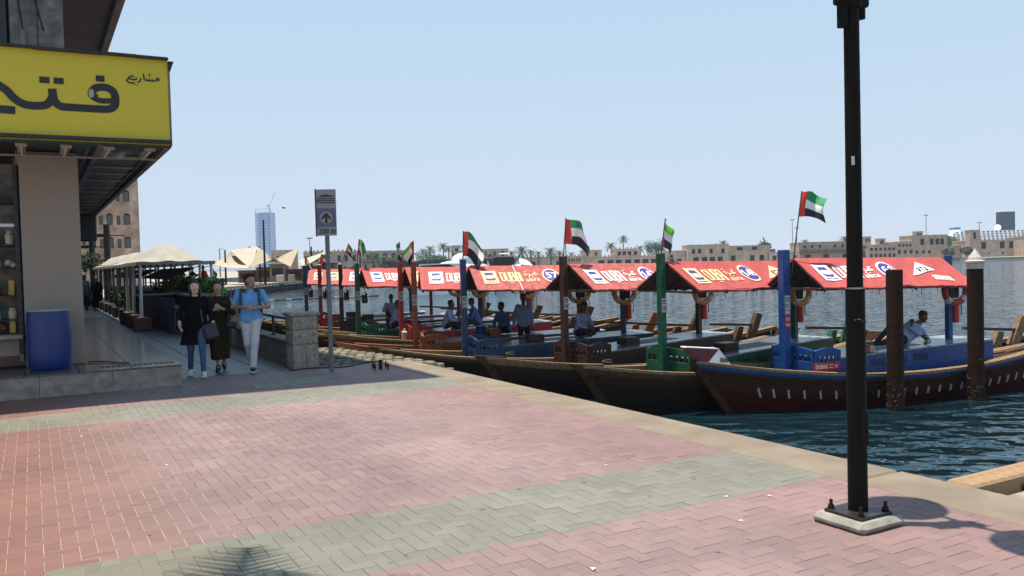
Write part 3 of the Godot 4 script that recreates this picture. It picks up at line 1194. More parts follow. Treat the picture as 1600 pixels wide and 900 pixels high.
# ---------------------------------------------------------------- the shop on the left
func shop() -> void:
	# children in quay axes: x = t, z = -s
	var o := thing("corner_building", "tall building at the left with a brown column, a dark soffit and shop shelves", "building", Vector3.ZERO, A)
	var col := MB.new()
	col.box(Vector3(0.29, 1.985, -15.4), Vector3(0.81, 3.31, 0.8), 0.012)
	part("column", col, M.column, o)
	var uc := MB.new()
	uc.box(Vector3(0.40, 7.9, -15.55), Vector3(0.36, 8.9, 0.8), 0.01)
	part("upper_pier", uc, M.grey_wall, o)
	var uc2 := MB.new()
	uc2.box(Vector3(0.03, 7.9, -15.5), Vector3(0.37, 8.9, 0.8), 0.02)
	uc2.box(Vector3(0.02, 7.9, -15.09), Vector3(0.08, 8.9, 0.04), 0.01)
	part("upper_pier", uc2, M.grey_wall, o)
	var jt := MB.new()
	jt.box(Vector3(0.40, 5.32, -15.15), Vector3(0.362, 0.012, 0.01))
	part("pier_joint", jt, M.slab, o)
	for k in 2:
		var br := MB.new()
		br.bar(Vector3(0.02 + k * 0.28, 5.5, -15.0), Vector3(-0.06 + k * 0.2, 6.2, -15.0), 0.03, 0.03)
		part("bracket", br, M.black, o)
	var pp := MB.new()
	pp.tube([Vector3(-0.36, 4.2, -15.1), Vector3(-0.36, 12.3, -15.1)], [0.04], 12)
	part("downpipe", pp, M.white, o)
	var ug := MB.new()
	ug.box(Vector3(-2.2, 8.0, -15.6), Vector3(4.0, 9.0, 0.1))
	part("upper_window", ug, M.glass_dark, o)
	# a balcony slab over the pavement, and the upper storeys that overhang the walkway high above
	var lo := MB.new()
	lo.box(Vector3(-2.85, 7.25, -39.5), Vector3(9.26, 0.3, 52.6))
	part("balcony_slab", lo, M.slab, o)
	var se := MB.new()
	se.box(Vector3(1.70, 7.045, -39.5), Vector3(0.15, 0.11, 52.6), 0.01)
	part("soffit_edge", se, M.slab_edge, o)
	var sl := MB.new()
	sl.prism(PackedVector2Array([Vector2(-9, 14.9), Vector2(3.5, 13.55), Vector2(3.5, 28.6), Vector2(-9, 28.6)]), 12.35, 15.5)
	part("upper_storeys", _laid(sl), M.slab, o)
	var bd := MB.new()
	bd.box(Vector3(-4.3, 6.2, -42), Vector3(8.8, 12.2, 52))
	part("rear_block", bd, M.grey_wall, o)
	# plinth wall and shop front left of the column
	var pl := MB.new()
	pl.box(Vector3(-2.2, 0.56, -15.32), Vector3(4.1, 0.42, 0.3), 0.01)
	part("shop_plinth", pl, M.column, o)
	for r in 2:
		for q in 7:
			var b := MB.new()
			b.box(Vector3(-0.22 - q * 0.23 - (0.1 if r else 0.0), 0.39 + r * 0.085, -15.165), Vector3(0.215, 0.075, 0.03), 0.006)
			part("brick", b, M.brick_red, o)
	var sill := MB.new()
	sill.box(Vector3(-2.2, 0.80, -15.25), Vector3(4.1, 0.06, 0.4), 0.01)
	part("sill", sill, M.slab_edge, o)
	var fr := MB.new()
	fr.box(Vector3(-0.17, 1.98, -15.2), Vector3(0.07, 2.9, 0.1), 0.008)
	part("door_frame", fr, M.dark_metal, o)
	var tr := MB.new()
	tr.box(Vector3(-2.2, 2.52, -15.2), Vector3(4.0, 0.05, 0.05), 0.005)
	part("transom", tr, M.white, o)
	var bk := MB.new()
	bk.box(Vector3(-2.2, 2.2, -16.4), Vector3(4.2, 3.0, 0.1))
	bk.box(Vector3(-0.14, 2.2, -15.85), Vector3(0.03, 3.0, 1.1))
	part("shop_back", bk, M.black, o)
	for k in 5:
		var sh := MB.new()
		sh.box(Vector3(-1.6, [1.05, 1.42, 1.85, 2.22, 2.9][k], -15.75), Vector3(2.8, 0.025, 0.6), 0.003)
		part("shelf", sh, M.dark_metal, o)
	# goods on the shelves: each its own thing
	var rg := RandomNumberGenerator.new()
	rg.seed = 31
	var gm := []
	for k in 6:
		gm.append(mk("goods_%d" % k, [Color(0.5, 0.42, 0.3), Color(0.30, 0.31, 0.30), Color(0.45, 0.30, 0.05), Color(0.06, 0.16, 0.05), Color(0.45, 0.43, 0.4), Color(0.2, 0.05, 0.03)][k], 0.5))
	var goods := [["jar", "squat pale jar on the shop shelf nearest the column"], ["carton", "small carton standing on a shop shelf left of the column"]]
	var ys := [1.05, 1.42, 1.85, 2.22, 0.83]
	for r in 5:
		for q in 5:
			var m := MB.new()
			var kind := (r + q) % 3
			var gh := rg.randf_range(0.14, 0.27)
			if kind == 0:
				m.lathe([Vector2(0, 0), Vector2(0.06, 0), Vector2(0.068, 0.02), Vector2(0.068, gh * 0.75), Vector2(0.045, gh * 0.86), Vector2(0.05, gh * 0.88), Vector2(0.05, gh), Vector2(0, gh)], 12)
			elif kind == 1:
				m.at(0, 0, 0, 0, rg.randf_range(-0.4, 0.4), rg.randf_range(-0.06, 0.16)).box(Vector3(0, gh * 0.5, 0), Vector3(0.09, gh, 0.06), 0.006)
			else:
				for w in 5:
					m.ball(Vector3(rg.randf_range(-0.06, 0.06), 0.04 + rg.randf_range(0, 0.08), rg.randf_range(-0.05, 0.05)), Vector3.ONE * rg.randf_range(0.035, 0.055), 8, 5)
			var lb: String = ["glass jar", "upright carton", "heap of round wares"][kind] + " on the " + ["second", "third", "fourth", "topmost", "lowest"][r] + " shop shelf, " + ["next to the brown column", "second from the brown column", "third from the brown column", "fourth from the brown column", "fifth from the brown column"][q]
			alone(["jar", "carton", "wares"][kind], m, gm[(r * 2 + q * 3) % 6], lb, ["jar", "carton", "goods"][kind], G(-0.28 - q * 0.19, ys[r] + 0.013, 15.55 + rg.randf_range(0, 0.1)), A, "goods on the shop shelves")
	# the soffit over the pavement and its framing
	var so := MB.new()
	so.box(Vector3(-1.1, 3.68, -22.0), Vector3(6.0, 0.05, 16.8))
	part("soffit", so, M.dark_metal, o)
	for x in [1.84, 0.95]:
		var b := MB.new()
		b.box(Vector3(x, 3.62, -22.0), Vector3(0.09, 0.09, 16.6), 0.01)
		b.box(Vector3(x - 0.14, 3.64, -22.0), Vector3(0.03, 0.05, 16.6), 0.005)
		part("soffit_rail", b, M.pale_steel, o)
	for k in 11:
		var b := MB.new()
		b.box(Vector3(1.39, 3.645, -15.3 - k * 1.35 - (0.25 if k % 3 == 1 else 0.0)), Vector3(0.74, 0.015, 0.10 + 0.05 * (k % 2)), 0.003)
		part("soffit_strip", b, M.steel, o)
	var cr := MB.new()
	cr.box(Vector3(-0.4, 3.57, -14.96), Vector3(4.5, 0.03, 0.03), 0.003)
	part("conduit", cr, M.slab_edge, o)
	var hb := MB.new()
	hb.box(Vector3(1.35, 3.18, -29.8), Vector3(0.95, 0.85, 0.5), 0.03)
	part("hanging_unit", hb, M.black, o)
	for k in 6:
		var x := 1.62 - k * 0.56
		var f := MB.new()
		f.box(Vector3(x, 3.60, -14.3), Vector3(0.11, 0.06, 0.95), 0.012)
		f.box(Vector3(x, 3.60, -13.82), Vector3(0.15, 0.09, 0.07), 0.01)
		var fx := part("tube_fitting", f, M.slab_edge, o)
		var tb := MB.new()
		tb.tube([Vector3(x, 3.555, -13.88), Vector3(x, 3.555, -14.74)], [0.014], 8)
		part("tube", tb, M.white, fx)
	# yellow fascia sign
	var sg := thing("shop_sign", "long yellow shop sign with black arabic lettering above the pavement", "sign", G(1.89, 3.61, 13.66), A)
	sg.scale = Vector3.ONE * 1.1
	var bx := MB.new()
	bx.box(Vector3(-2.6, 0.6, -0.14), Vector3(5.2, 1.16, 0.22), 0.004)
	part("sign_face", bx, M.sign_yellow, sg)
	var tp := MB.new()
	var rr := RandomNumberGenerator.new()
	rr.seed = 8
	for k in 13:
		tp.box(Vector3(-0.2 - k * 0.4, 1.19 + rr.randf_range(-0.006, 0.012), -0.12), Vector3(0.41, 0.035, 0.32), 0.006)
	part("sign_flashing", tp, M.dark_metal, sg)
	for k in 4:
		var e := MB.new()
		e.box(Vector3(0.035 - k * 0.006, 1.15 - k * 0.035, -0.13), Vector3(0.07 - k * 0.012, 0.022, 0.3), 0.004)
		part("flashing_step", e, M.dark_metal, sg)
	var ed := MB.new()
	ed.box(Vector3(0.012, 0.58, -0.14), Vector3(0.024, 1.12, 0.24), 0.004)
	part("sign_end", ed, M.pale_steel, sg)
	var bt := MB.new()
	bt.box(Vector3(-2.6, 0.005, -0.14), Vector3(5.22, 0.03, 0.26), 0.004)
	part("sign_bottom", bt, M.dark_metal, sg)
	var at := on_plane(Transform3D(Basis(), Vector3(0, 0, -0.03)))
	var k := MB.new()
	# main word: baseline, a looped letter with one dot, a toothed letter with two dots, a bowl at the left
	var w := 0.098
	brush(k, [Vector2(-0.895, 0.605), Vector2(-0.945, 0.66), Vector2(-0.900, 0.735), Vector2(-0.785, 0.755), Vector2(-0.695, 0.715), Vector2(-0.665, 0.63), Vector2(-0.675, 0.53), Vector2(-0.740, 0.475), Vector2(-0.890, 0.465), Vector2(-1.000, 0.465), Vector2(-1.290, 0.465)], w, at)
	brush(k, [Vector2(-0.920, 0.605), Vector2(-0.840, 0.575), Vector2(-0.690, 0.585)], 0.07, at, 0.006)
	brush(k, [Vector2(-1.240, 0.465), Vector2(-1.320, 0.475), Vector2(-1.385, 0.55), Vector2(-1.400, 0.69)], w, at, 0.006)
	brush(k, [Vector2(-1.395, 0.60), Vector2(-1.440, 0.51), Vector2(-1.520, 0.465), Vector2(-1.700, 0.465), Vector2(-1.820, 0.53), Vector2(-1.930, 0.65), Vector2(-2.080, 0.71), Vector2(-2.500, 0.71)], w, at, 0.008)
	brush(k, [Vector2(-1.820, 0.385), Vector2(-2.140, 0.385), Vector2(-2.350, 0.30), Vector2(-2.700, 0.22)], w, at, 0.009)
	patch(k, [Vector2(-0.890, 0.825), Vector2(-0.785, 0.825), Vector2(-0.785, 0.905), Vector2(-0.890, 0.905)], at, 0.006)
	for x in [-1.38, -1.54]:
		patch(k, [Vector2(x, 0.755), Vector2(x + 0.115, 0.755), Vector2(x + 0.115, 0.835), Vector2(x, 0.835)], at, 0.006)
	# small word at the upper right
	var s := 0.019
	brush(k, [Vector2(-0.13, 0.885), Vector2(-0.115, 0.915), Vector2(-0.145, 0.925), Vector2(-0.16, 0.888), Vector2(-0.29, 0.885)], s, at)
	for x in [-0.2, -0.235, -0.27]:
		brush(k, [Vector2(x, 0.885), Vector2(x, 0.915)], s * 0.9, at, 0.006)
	for d in [Vector2(-0.245, 0.955), Vector2(-0.22, 0.955), Vector2(-0.232, 0.975)]:
		patch(k, oval(d, 0.009, 0.009, 6), at, 0.006)
	brush(k, [Vector2(-0.30, 0.885), Vector2(-0.31, 0.975)], s, at)
	brush(k, [Vector2(-0.345, 0.915), Vector2(-0.35, 0.875), Vector2(-0.385, 0.85)], s, at)
	brush(k, [Vector2(-0.40, 0.915), Vector2(-0.405, 0.888), Vector2(-0.46, 0.885), Vector2(-0.49, 0.905), Vector2(-0.46, 0.93), Vector2(-0.425, 0.925)], s, at, 0.006)
	brush(k, [Vector2(-0.49, 0.9), Vector2(-0.52, 0.865), Vector2(-0.47, 0.835), Vector2(-0.42, 0.845)], s, at, 0.007)
	for d in [Vector2(-0.39, 0.82), Vector2(-0.415, 0.82)]:
		patch(k, oval(d, 0.009, 0.009, 6), at, 0.006)
	part("lettering", k, M.black, sg)
	var ds := MB.new()
	patch(ds, oval(Vector2(-0.95, 0.665), 0.035, 0.06, 9), at, 0.012)
	part("peeled_spot", ds, M.slab_edge, sg)
	# stone platform
	var pf := thing("stone_platform", "low tiled platform with a polished dark top in front of the shop column", "platform", G(1.93, 0, 13.8), A)
	var core := MB.new()
	core.box(Vector3(-5, 0.14, -12), Vector3(9.96, 0.30, 23.96))
	part("core", core, M.concrete, pf)
	var rise := MB.new()
	rise.box(Vector3(0, 0.15, 0), Vector3(0.945, 0.30, 0.03), 0.004)
	var rm := rise.done()
	for q in 7:
		put("riser_tile", rm, M.tile_riser, pf, Transform3D(Basis(), Vector3(-0.47 - q * 0.95, 0, 0.0)))
	for q in 14:
		put("riser_tile", rm, M.tile_riser, pf, Transform3D(Basis(Vector3.UP, PI / 2), Vector3(0.0, 0, -0.49 - q * 0.95)))
	var top := MB.new()
	top.box(Vector3(0, 0.313, 0), Vector3(0.694, 0.03, 0.694), 0.003)
	var tm := top.done()
	var rg2 := RandomNumberGenerator.new()
	rg2.seed = 9
	for a in 8:
		for b in 24:
			if a > 2 and b > 2:
				continue
			put("top_tile", tm, M.tile_dark, pf, Transform3D(Basis.from_euler(Vector3(rg2.randf_range(-0.0015, 0.0015), 0, rg2.randf_range(-0.0015, 0.0015))), Vector3(-0.33 - a * 0.7, 0, -0.33 - b * 0.7)))
	var gr := MB.new()
	for q in 14:
		gr.box(Vector3(-1.05 + q * 0.075, 0.327, -0.42), Vector3(0.03, 0.012, 0.22), 0.003)
	gr.box(Vector3(-0.56, 0.326, -0.30), Vector3(1.05, 0.012, 0.025))
	gr.box(Vector3(-0.56, 0.326, -0.54), Vector3(1.05, 0.012, 0.025))
	part("drain_grate", gr, M.black, pf)
	# blue drum
	var d := thing("barrel", "blue plastic drum standing in front of the brown column", "barrel", G(0.19, 0.33, 14.55), 0.3)
	var br2 := MB.new()
	br2.lathe([Vector2(0, 0), Vector2(0.265, 0.0), Vector2(0.285, 0.03), Vector2(0.297, 0.2), Vector2(0.302, 0.45), Vector2(0.297, 0.72), Vector2(0.283, 0.86), Vector2(0.283, 0.885), Vector2(0.272, 0.885), Vector2(0.268, 0.5), Vector2(0.26, 0.12), Vector2(0, 0.11)], 36, true)
	part("drum", br2, M.barrel, d)
	var rim := MB.new()
	var rp := []
	for q in 33:
		rp.append(Vector3(cos(TAU * q / 32.0) * 0.284, 0.885, sin(TAU * q / 32.0) * 0.284))
	rim.tube(rp, [0.015], 8, false)
	part("rim", rim, mk("barrel_rim", Color(0.25, 0.27, 0.30), 0.5), d)
	# loose cable on the platform
	var cb := MB.new()
	var cp := []
	for q in 14:
		var u := q / 13.0
		cp.append(G(0.72 + 0.55 * u, 0.345 + 0.0 * u, 15.05 - 0.5 * u + 0.12 * sin(u * 5.0)))
	cb.tube(cp, [0.011], 6)
	alone("cable", cb, M.black, "black cable lying loose across the dark platform beside the column", "cable")
	# rags or papers caught in the soffit
	var rag := MB.new()
	var g := []
	for a in 6:
		var row := []
		for b in 5:
			row.append(Vector3(a * 0.06, -0.02 * sin(a * 1.3 + b) - 0.05 * b * (0.4 + 0.2 * sin(a)), b * 0.02 + 0.015 * sin(a * 2.0)))
		g.append(row)
	rag.sheet(g)
	alone("torn_sheet", rag, M.sign_grey, "torn pale sheet hanging from the dark soffit under the yellow sign", "sheet", G(1.1, 3.6, 14.3), A)


# ---------------------------------------------------------------- far bank
func house(called: String, label: String, x0: float, x1: float, z: float, top: float, o := {}) -> Node3D:
	var b := thing(called, label, o.get("cat", "building"), Vector3((x0 + x1) / 2, -0.55, -z), 0.0, o.get("group", "buildings on the far bank"))
	var w := x1 - x0
	var h := top + 0.55
	var dp: float = o.get("deep", 9.0)
	var rg := RandomNumberGenerator.new()
	rg.seed = int(x0 * 13 + z)
	var m := MB.new()
	var g := rg.randf_range(0.86, 1.06)
	m.col = o.get("col", Color(g, g * 0.99, g * rg.randf_range(0.94, 1.0)))
	m.box(Vector3(0, h / 2, -dp / 2), Vector3(w, h, dp))
	part("wall", m, M.sandstone, b)
	var p := MB.new()
	p.col = m.col * 0.94
	var ph := 0.35
	p.box(Vector3(0, h + ph / 2, -0.12), Vector3(w + 0.1, ph, 0.3))
	p.box(Vector3(-w / 2, h + ph / 2, -dp / 2), Vector3(0.3, ph, dp))
	p.box(Vector3(w / 2, h + ph / 2, -dp / 2), Vector3(0.3, ph, dp))
	part("parapet", p, M.sandstone, b)
	if o.get("crenel", false):
		var cm := MB.new()
		cm.col = m.col
		cm.box(Vector3.ZERO, Vector3(0.5, 0.5, 0.3))
		var mesh := cm.done()
		var n := int(w / 1.3)
		for k in n:
			put("merlon", mesh, M.sandstone, b, Transform3D(Basis(), Vector3(-w / 2 + 0.7 + k * 1.3, h + ph + 0.25, -0.12)))
	var rows: Array = o.get("rows", [[0.35, 0.45, 1.0, 1.3]])   # [height share, spacing share.. ] as [y, step, width, height]
	for r in rows:
		var wm := MB.new()
		wm.box(Vector3(0, 0, -0.02), Vector3(r[2], r[3], 0.12))
		var mesh := wm.done()
		var sill := MB.new()
		sill.col = m.col * 1.1
		sill.box(Vector3(0, -r[3] / 2 - 0.06, 0.08), Vector3(r[2] + 0.3, 0.12, 0.2))
		sill.box(Vector3(0, r[3] / 2 + 0.06, 0.06), Vector3(r[2] + 0.3, 0.12, 0.14))
		var fm := sill.done()
		var step: float = r[1]
		var n := int((w - 0.6) / step)
		for k in n:
			if rg.randf() < float(o.get("gaps", 0.12)):
				continue
			var x := (k - (n - 1) / 2.0) * step + rg.randf_range(-0.12, 0.12)
			var wi := put("window", mesh, M.window_dark, b, Transform3D(Basis(), Vector3(x, r[0], 0.02)))
			put("frame", fm, M.sandstone, wi)
	if o.has("rail"):
		var rm := MB.new()
		rm.box(Vector3(0, o.rail, 0.6), Vector3(w, 0.14, 1.2))
		rm.box(Vector3(0, o.rail + 0.95, 1.15), Vector3(w, 0.1, 0.1))
		for k in int(w / 0.7):
			rm.box(Vector3(-w / 2 + 0.35 + k * 0.7, o.rail + 0.5, 1.15), Vector3(0.12, 0.9, 0.08))
		part("balcony", rm, M.dark_wood, b)
	return b


func palm_mesh(sd: int, fronds: int, length: float) -> ArrayMesh:
	var m := MB.new()
	var rg := RandomNumberGenerator.new()
	rg.seed = sd
	for k in fronds:
		var g := TAU * k * 0.381966 + rg.randf_range(-0.2, 0.2)
		var el := lerpf(1.25, -0.55, float(k) / fronds) + rg.randf_range(-0.12, 0.12)
		var ln := length * rg.randf_range(0.8, 1.1)
		var dir := Vector3(cos(g), 0, sin(g))
		var side := Vector3(-sin(g), 0, cos(g))
		var p := Vector3.ZERO
		var prev := p
		var sh := rg.randf_range(0.7, 1.25)
		m.col = Color(sh, sh * 1.02, sh * 0.85) if el > -0.25 else Color(1.4, 1.1, 0.9)
		for q in 11:
			var e := el - 1.25 * pow(q / 10.0, 1.4)
			prev = p
			p += (dir * cos(e) + Vector3.UP * sin(e)) * ln / 11.0
			m.quad(prev - side * 0.02, p - side * 0.015, p + side * 0.015, prev + side * 0.02)
			var lf := ln * 0.26 * sin(PI * clampf((q + 1.5) / 12.5, 0.0, 1.0)) + 0.08
			for s in [-1.0, 1.0]:
				for hh in 2:
					var a := prev.lerp(p, hh * 0.5)
					var tip: Vector3 = a + (dir * cos(e) * 0.55 + side * s * 0.85 + Vector3.UP * (sin(e) * 0.5 - 0.28 + rg.randf_range(-0.1, 0.1))) * lf
					var bs := (p - prev) * 0.42
					m.tri(a, a + bs, tip)
	return m.done()


func trunk_mesh(h: float, r0: float, r1: float, sd: int) -> ArrayMesh:
	var m := MB.new()
	var rg := RandomNumberGenerator.new()
	rg.seed = sd
	var pts := []
	var rr := []
	var n := 12
	for k in n + 1:
		var u := float(k) / n
		pts.append(Vector3(sin(u * 2.0 + sd) * 0.012 * h, h * u, cos(u * 1.7 + sd) * 0.012 * h))
		rr.append(lerpf(r0, r1, u) * (1.0 + (0.10 if k % 2 else -0.05)))
	m.tube(pts, rr, 9)
	return m.done()


func crown_mesh(sd: int, clumps: int, leaves: int, size: float, leaf: float, c0: Color) -> ArrayMesh:
	var m := MB.new()
	var rg := RandomNumberGenerator.new()
	rg.seed = sd
	for k in clumps:
		var d := Vector3(rg.randfn(), rg.randfn() * 0.8, rg.randfn()).normalized() * pow(rg.randf(), 0.45)
		var o := Vector3(d.x * size, d.y * size * 0.62, d.z * size)
		var cr := size * rg.randf_range(0.22, 0.4)
		var tone := rg.randf_range(0.55, 1.35)
		for q in leaves:
			var e := Vector3(rg.randfn(), rg.randfn(), rg.randfn()).normalized() * cr * pow(rg.randf(), 0.4)
			var a := Vector3(rg.randfn(), rg.randfn(), rg.randfn()).normalized() * leaf
			var b := a.cross(Vector3(rg.randfn(), rg.randfn(), rg.randfn())).normalized() * leaf * 0.5
			var tn := tone * rg.randf_range(0.75, 1.25)
			m.col = Color(c0.r * tn, c0.g * tn, c0.b * tn)
			var c := o + e
			m.tri(c - a, c + b, c + a)
			m.tri(c - a, c + a, c - b)
	return m.done()


func far_shore() -> void:
	var quayline := MB.new()
	quayline.box(Vector3(40, -0.75, -266.2), Vector3(204, 0.9, 0.6))
	part("embankment", quayline, M.concrete, self).set_meta("kind", "structure")
	house("sandstone_house", "far tan block behind the shade sails, under the blue tower", -75.9, -69.8, 270, 7.2, {"rows": [[5.6, 2.2, 0.9, 1.3], [2.4, 2.2, 0.9, 1.3]]})
	house("sandstone_house", "far tan two storey house behind the sign post, left of the balcony block", -65.8, -48.2, 270, 6.4, {"rows": [[5.0, 2.4, 1.0, 1.9], [2.0, 2.7, 0.7, 0.9], [0.9, 5.2, 1.4, 1.9]], "crenel": true})
	house("sandstone_house", "far tan block with a long dark balcony rail", -47.7, -32.1, 270, 6.2, {"rows": [[5.4, 2.6, 1.2, 1.6], [2.2, 2.5, 0.8, 0.9], [0.9, 4.2, 1.3, 1.9]], "rail": 3.4})
	house("sandstone_house", "far upper block above the long shed, between the palms", -21.0, -15.2, 300, 7.9, {"rows": [[7.2, 2.1, 1.2, 1.1], [5.2, 2.1, 1.2, 1.1]]})
	house("sandstone_house", "far plain tan block behind the white boats", -13.4, -1.0, 290, 6.2, {"rows": [[5.4, 2.8, 0.9, 1.6], [3.2, 2.8, 1.1, 1.3]]})
	house("sandstone_wall", "long low tan wall right of the shed with dark gateways", -0.6, 23.4, 280, 3.0, {"rows": [[1.3, 4.4, 2.0, 2.0]], "crenel": true, "gaps": 0.3})
	house("sandstone_house", "pale far house front with many narrow white framed windows", 17.6, 23.4, 277, 3.0, {"rows": [[2.6, 0.9, 0.45, 1.0], [1.2, 0.9, 0.45, 0.9]], "col": Color(1.25, 1.22, 1.12), "gaps": 0.0})
	house("sandstone_house", "long low far house with a row of dark square doorways", 23.6, 50.1, 280, 2.5, {"rows": [[1.3, 2.9, 1.9, 1.9]], "crenel": true, "gaps": 0.16})
	house("sandstone_house", "small tan upper storey on the long low house, left one", 23.8, 30.4, 286, 4.9, {"rows": [[4.4, 1.5, 0.7, 1.2]]})
	house("sandstone_house", "tan upper storey on the long low house, beside the broad tree", 34.5, 43.4, 286, 5.0, {"rows": [[4.3, 1.8, 1.1, 1.4]], "crenel": true})
	house("sandstone_house", "tall plain far block with four dark ground windows, right of the broad tree", 57.6, 71.0, 278, 5.6, {"rows": [[4.3, 1.9, 1.0, 1.5], [1.6, 2.6, 1.7, 1.6]], "gaps": 0.1})
	house("sandstone_house", "low far house front between the broad tree and the tall plain block", 50.4, 57.4, 280, 3.9, {"rows": [[2.9, 2.3, 1.0, 1.1], [1.3, 2.3, 1.4, 1.6]]})
	house("sandstone_house", "far flat block with blank arches and a pale roof edge", 72.0, 86.0, 285, 3.4, {"rows": [[1.7, 3.2, 1.5, 1.9]], "col": Color(0.98, 0.97, 0.95)})
	house("sandstone_house", "set back far block above the pale roof edge", 74.0, 90.0, 296, 5.2, {"rows": [[5.0, 5.2, 1.8, 1.1]]})
	house("sandstone_house", "low far house left of the dark balcony block", 86.2, 96.2, 284, 2.6, {"rows": [[1.5, 2.2, 1.2, 1.5]]})
	house("sandstone_house", "grey brown far block with a full width dark balcony", 96.3, 117.8, 285, 5.6, {"rows": [[5.0, 2.5, 0.9, 0.9], [1.5, 3.2, 1.9, 1.7]], "rail": 2.9, "col": Color(0.74, 0.72, 0.70)})
	house("sandstone_house", "far house with two rows of small square windows behind the lamp post", 118.5, 128.4, 283, 4.2, {"rows": [[3.5, 1.5, 0.8, 1.0], [1.4, 1.5, 0.8, 1.2]], "gaps": 0.0})
	house("sandstone_house", "far house with a row of five dark windows, left of the arcade house", 128.6, 135.0, 285, 5.0, {"rows": [[4.6, 1.2, 0.7, 0.9], [2.4, 1.9, 1.0, 1.2]], "gaps": 0.0})
	house("sandstone_house", "tall far arcade house at the right of the lamp post", 135.0, 147.0, 287, 7.0, {"rows": [[5.6, 1.7, 1.2, 2.0], [2.2, 2.2, 0.9, 1.1]], "crenel": false})
	for k in 3:
		var x: float = [121.3, 126.2, 139.0][k]
		var t: float = [7.1, 6.3, 8.4][k]
		house("wind_tower", ["slim tan wind tower just right of the lamp post", "broader low wind tower second right of the lamp post", "square wind tower on the tall arcade house"][k], x - 1.1, x + 1.3, 290, t, {"rows": [[t - 0.4, 0.8, 0.5, 1.3]], "deep": 2.5, "cat": "wind tower", "group": "wind towers"})
	house("wind_tower", "tall tan wind tower with two arched openings at the far right", 152.0, 155.2, 282, 8.2, {"rows": [[7.2, 1.5, 0.8, 2.2]], "deep": 3.2, "cat": "wind tower", "group": "wind towers", "gaps": 0.0})
	house("sandstone_house", "long far house at the right edge with arched dark windows", 152.2, 176.5, 285, 4.8, {"rows": [[3.9, 3.1, 1.5, 2.3], [1.2, 4.6, 0.5, 0.6]], "gaps": 0.1})
	house("sandstone_house", "low tan far wall beside the right hand tree", 147.2, 152.0, 288, 3.2, {"rows": [[1.5, 2.4, 0.6, 0.8]]})
	house("sandstone_house", "farthest right house with a flat parapet at the picture edge", 168.0, 182.0, 279, 5.7, {"rows": [[4.3, 3.0, 1.6, 2.2], [1.6, 3.6, 1.4, 1.3]]})
	# dark roofed ferry shed
	var sh := thing("shed", "long low shed with a dark flat roof on the far bank behind the white boats", "shed", Vector3(-19.5, -0.55, -262))
	var r := MB.new()
	r.box(Vector3(0, 3.5, -2), Vector3(39.5, 0.35, 7.0))
	part("roof", r, M.dark_metal, sh)
	var wl := MB.new()
	wl.col = Color(0.32, 0.24, 0.19)
	wl.box(Vector3(0, 1.6, -4.5), Vector3(38, 3.2, 0.3))
	part("wall", wl, M.sandstone, sh)
	for k in 14:
		var c := MB.new()
		c.box(Vector3(-18.5 + k * 2.85, 1.6, 0.8), Vector3(0.3, 3.2, 0.3))
		part("pillar", c, M.dark_wood, sh)
	# palms: a few kinds of crown, each palm with its own trunk
	var crowns := [palm_mesh(1, 26, 2.6), palm_mesh(2, 22, 2.3), palm_mesh(3, 30, 2.9)]
	var palms := [[-42.6, 262, 6.3, "tall palm before the balcony block on the far bank"], [-35.1, 262, 4.9, "drooping palm at the right end of the balcony block"], [-39.2, 263, 4.4, "low shaggy palm between the two balcony palms"], [-22.3, 280, 8.2, "tallest palm of the pair above the long shed"], [-20.6, 282, 7.7, "right palm of the tall pair above the long shed"], [-28.4, 300, 7.9, "grey palm beside the green bushes over the shed"], [-31.0, 300, 6.9, "short palm left of the green bushes over the shed"], [-17.6, 264, 5.3, "palm before the set back block over the shed"], [-13.1, 264, 5.6, "palm over the shed right of the set back block"], [-6.7, 265, 4.7, "low palm over the shed behind the second white boat"], [0.1, 270, 5.2, "first palm right of the long shed"], [3.4, 270, 6.1, "second palm right of the long shed, tallest of that row"], [6.4, 272, 5.6, "third palm right of the long shed"], [8.8, 276, 5.0, "fourth palm right of the long shed"], [12.4, 268, 5.6, "lone palm before the low tan wall"], [16.6, 290, 4.9, "bushy palm behind the low tan wall"], [20.6, 292, 4.7, "short palm behind the pale window house"], [34.9, 298, 7.4, "leaning palm left of the tall dark palm"], [40.3, 305, 9.9, "tall dark palm above the long low house"], [47.0, 310, 6.4, "small palm left of the broad green tree"], [79.8, 320, 7.6, "palm crown above the pale roof edge, left one"], [94.7, 320, 7.2, "palm crown above the low house, right one"], [114.0, 330, 7.4, "palm crown behind the dark balcony block"], [129.4, 330, 7.9, "palm crown just left of the lamp post"]]
	for k in palms.size():
		var e: Array = palms[k]
		var p := thing("palm_tree", e[3], "palm tree", Vector3(e[0], -0.55, -e[1]), k * 1.3, "palms on the far bank")
		put("trunk", trunk_mesh(e[2] + 0.55 - 0.9, 0.22, 0.16, k), M.bark, p)
		put("crown", crowns[k % 3], M.frond, p, Transform3D(Basis.from_scale(Vector3.ONE * (0.85 + 0.08 * (k % 4))), Vector3(0, e[2] + 0.55 - 0.9, 0)))
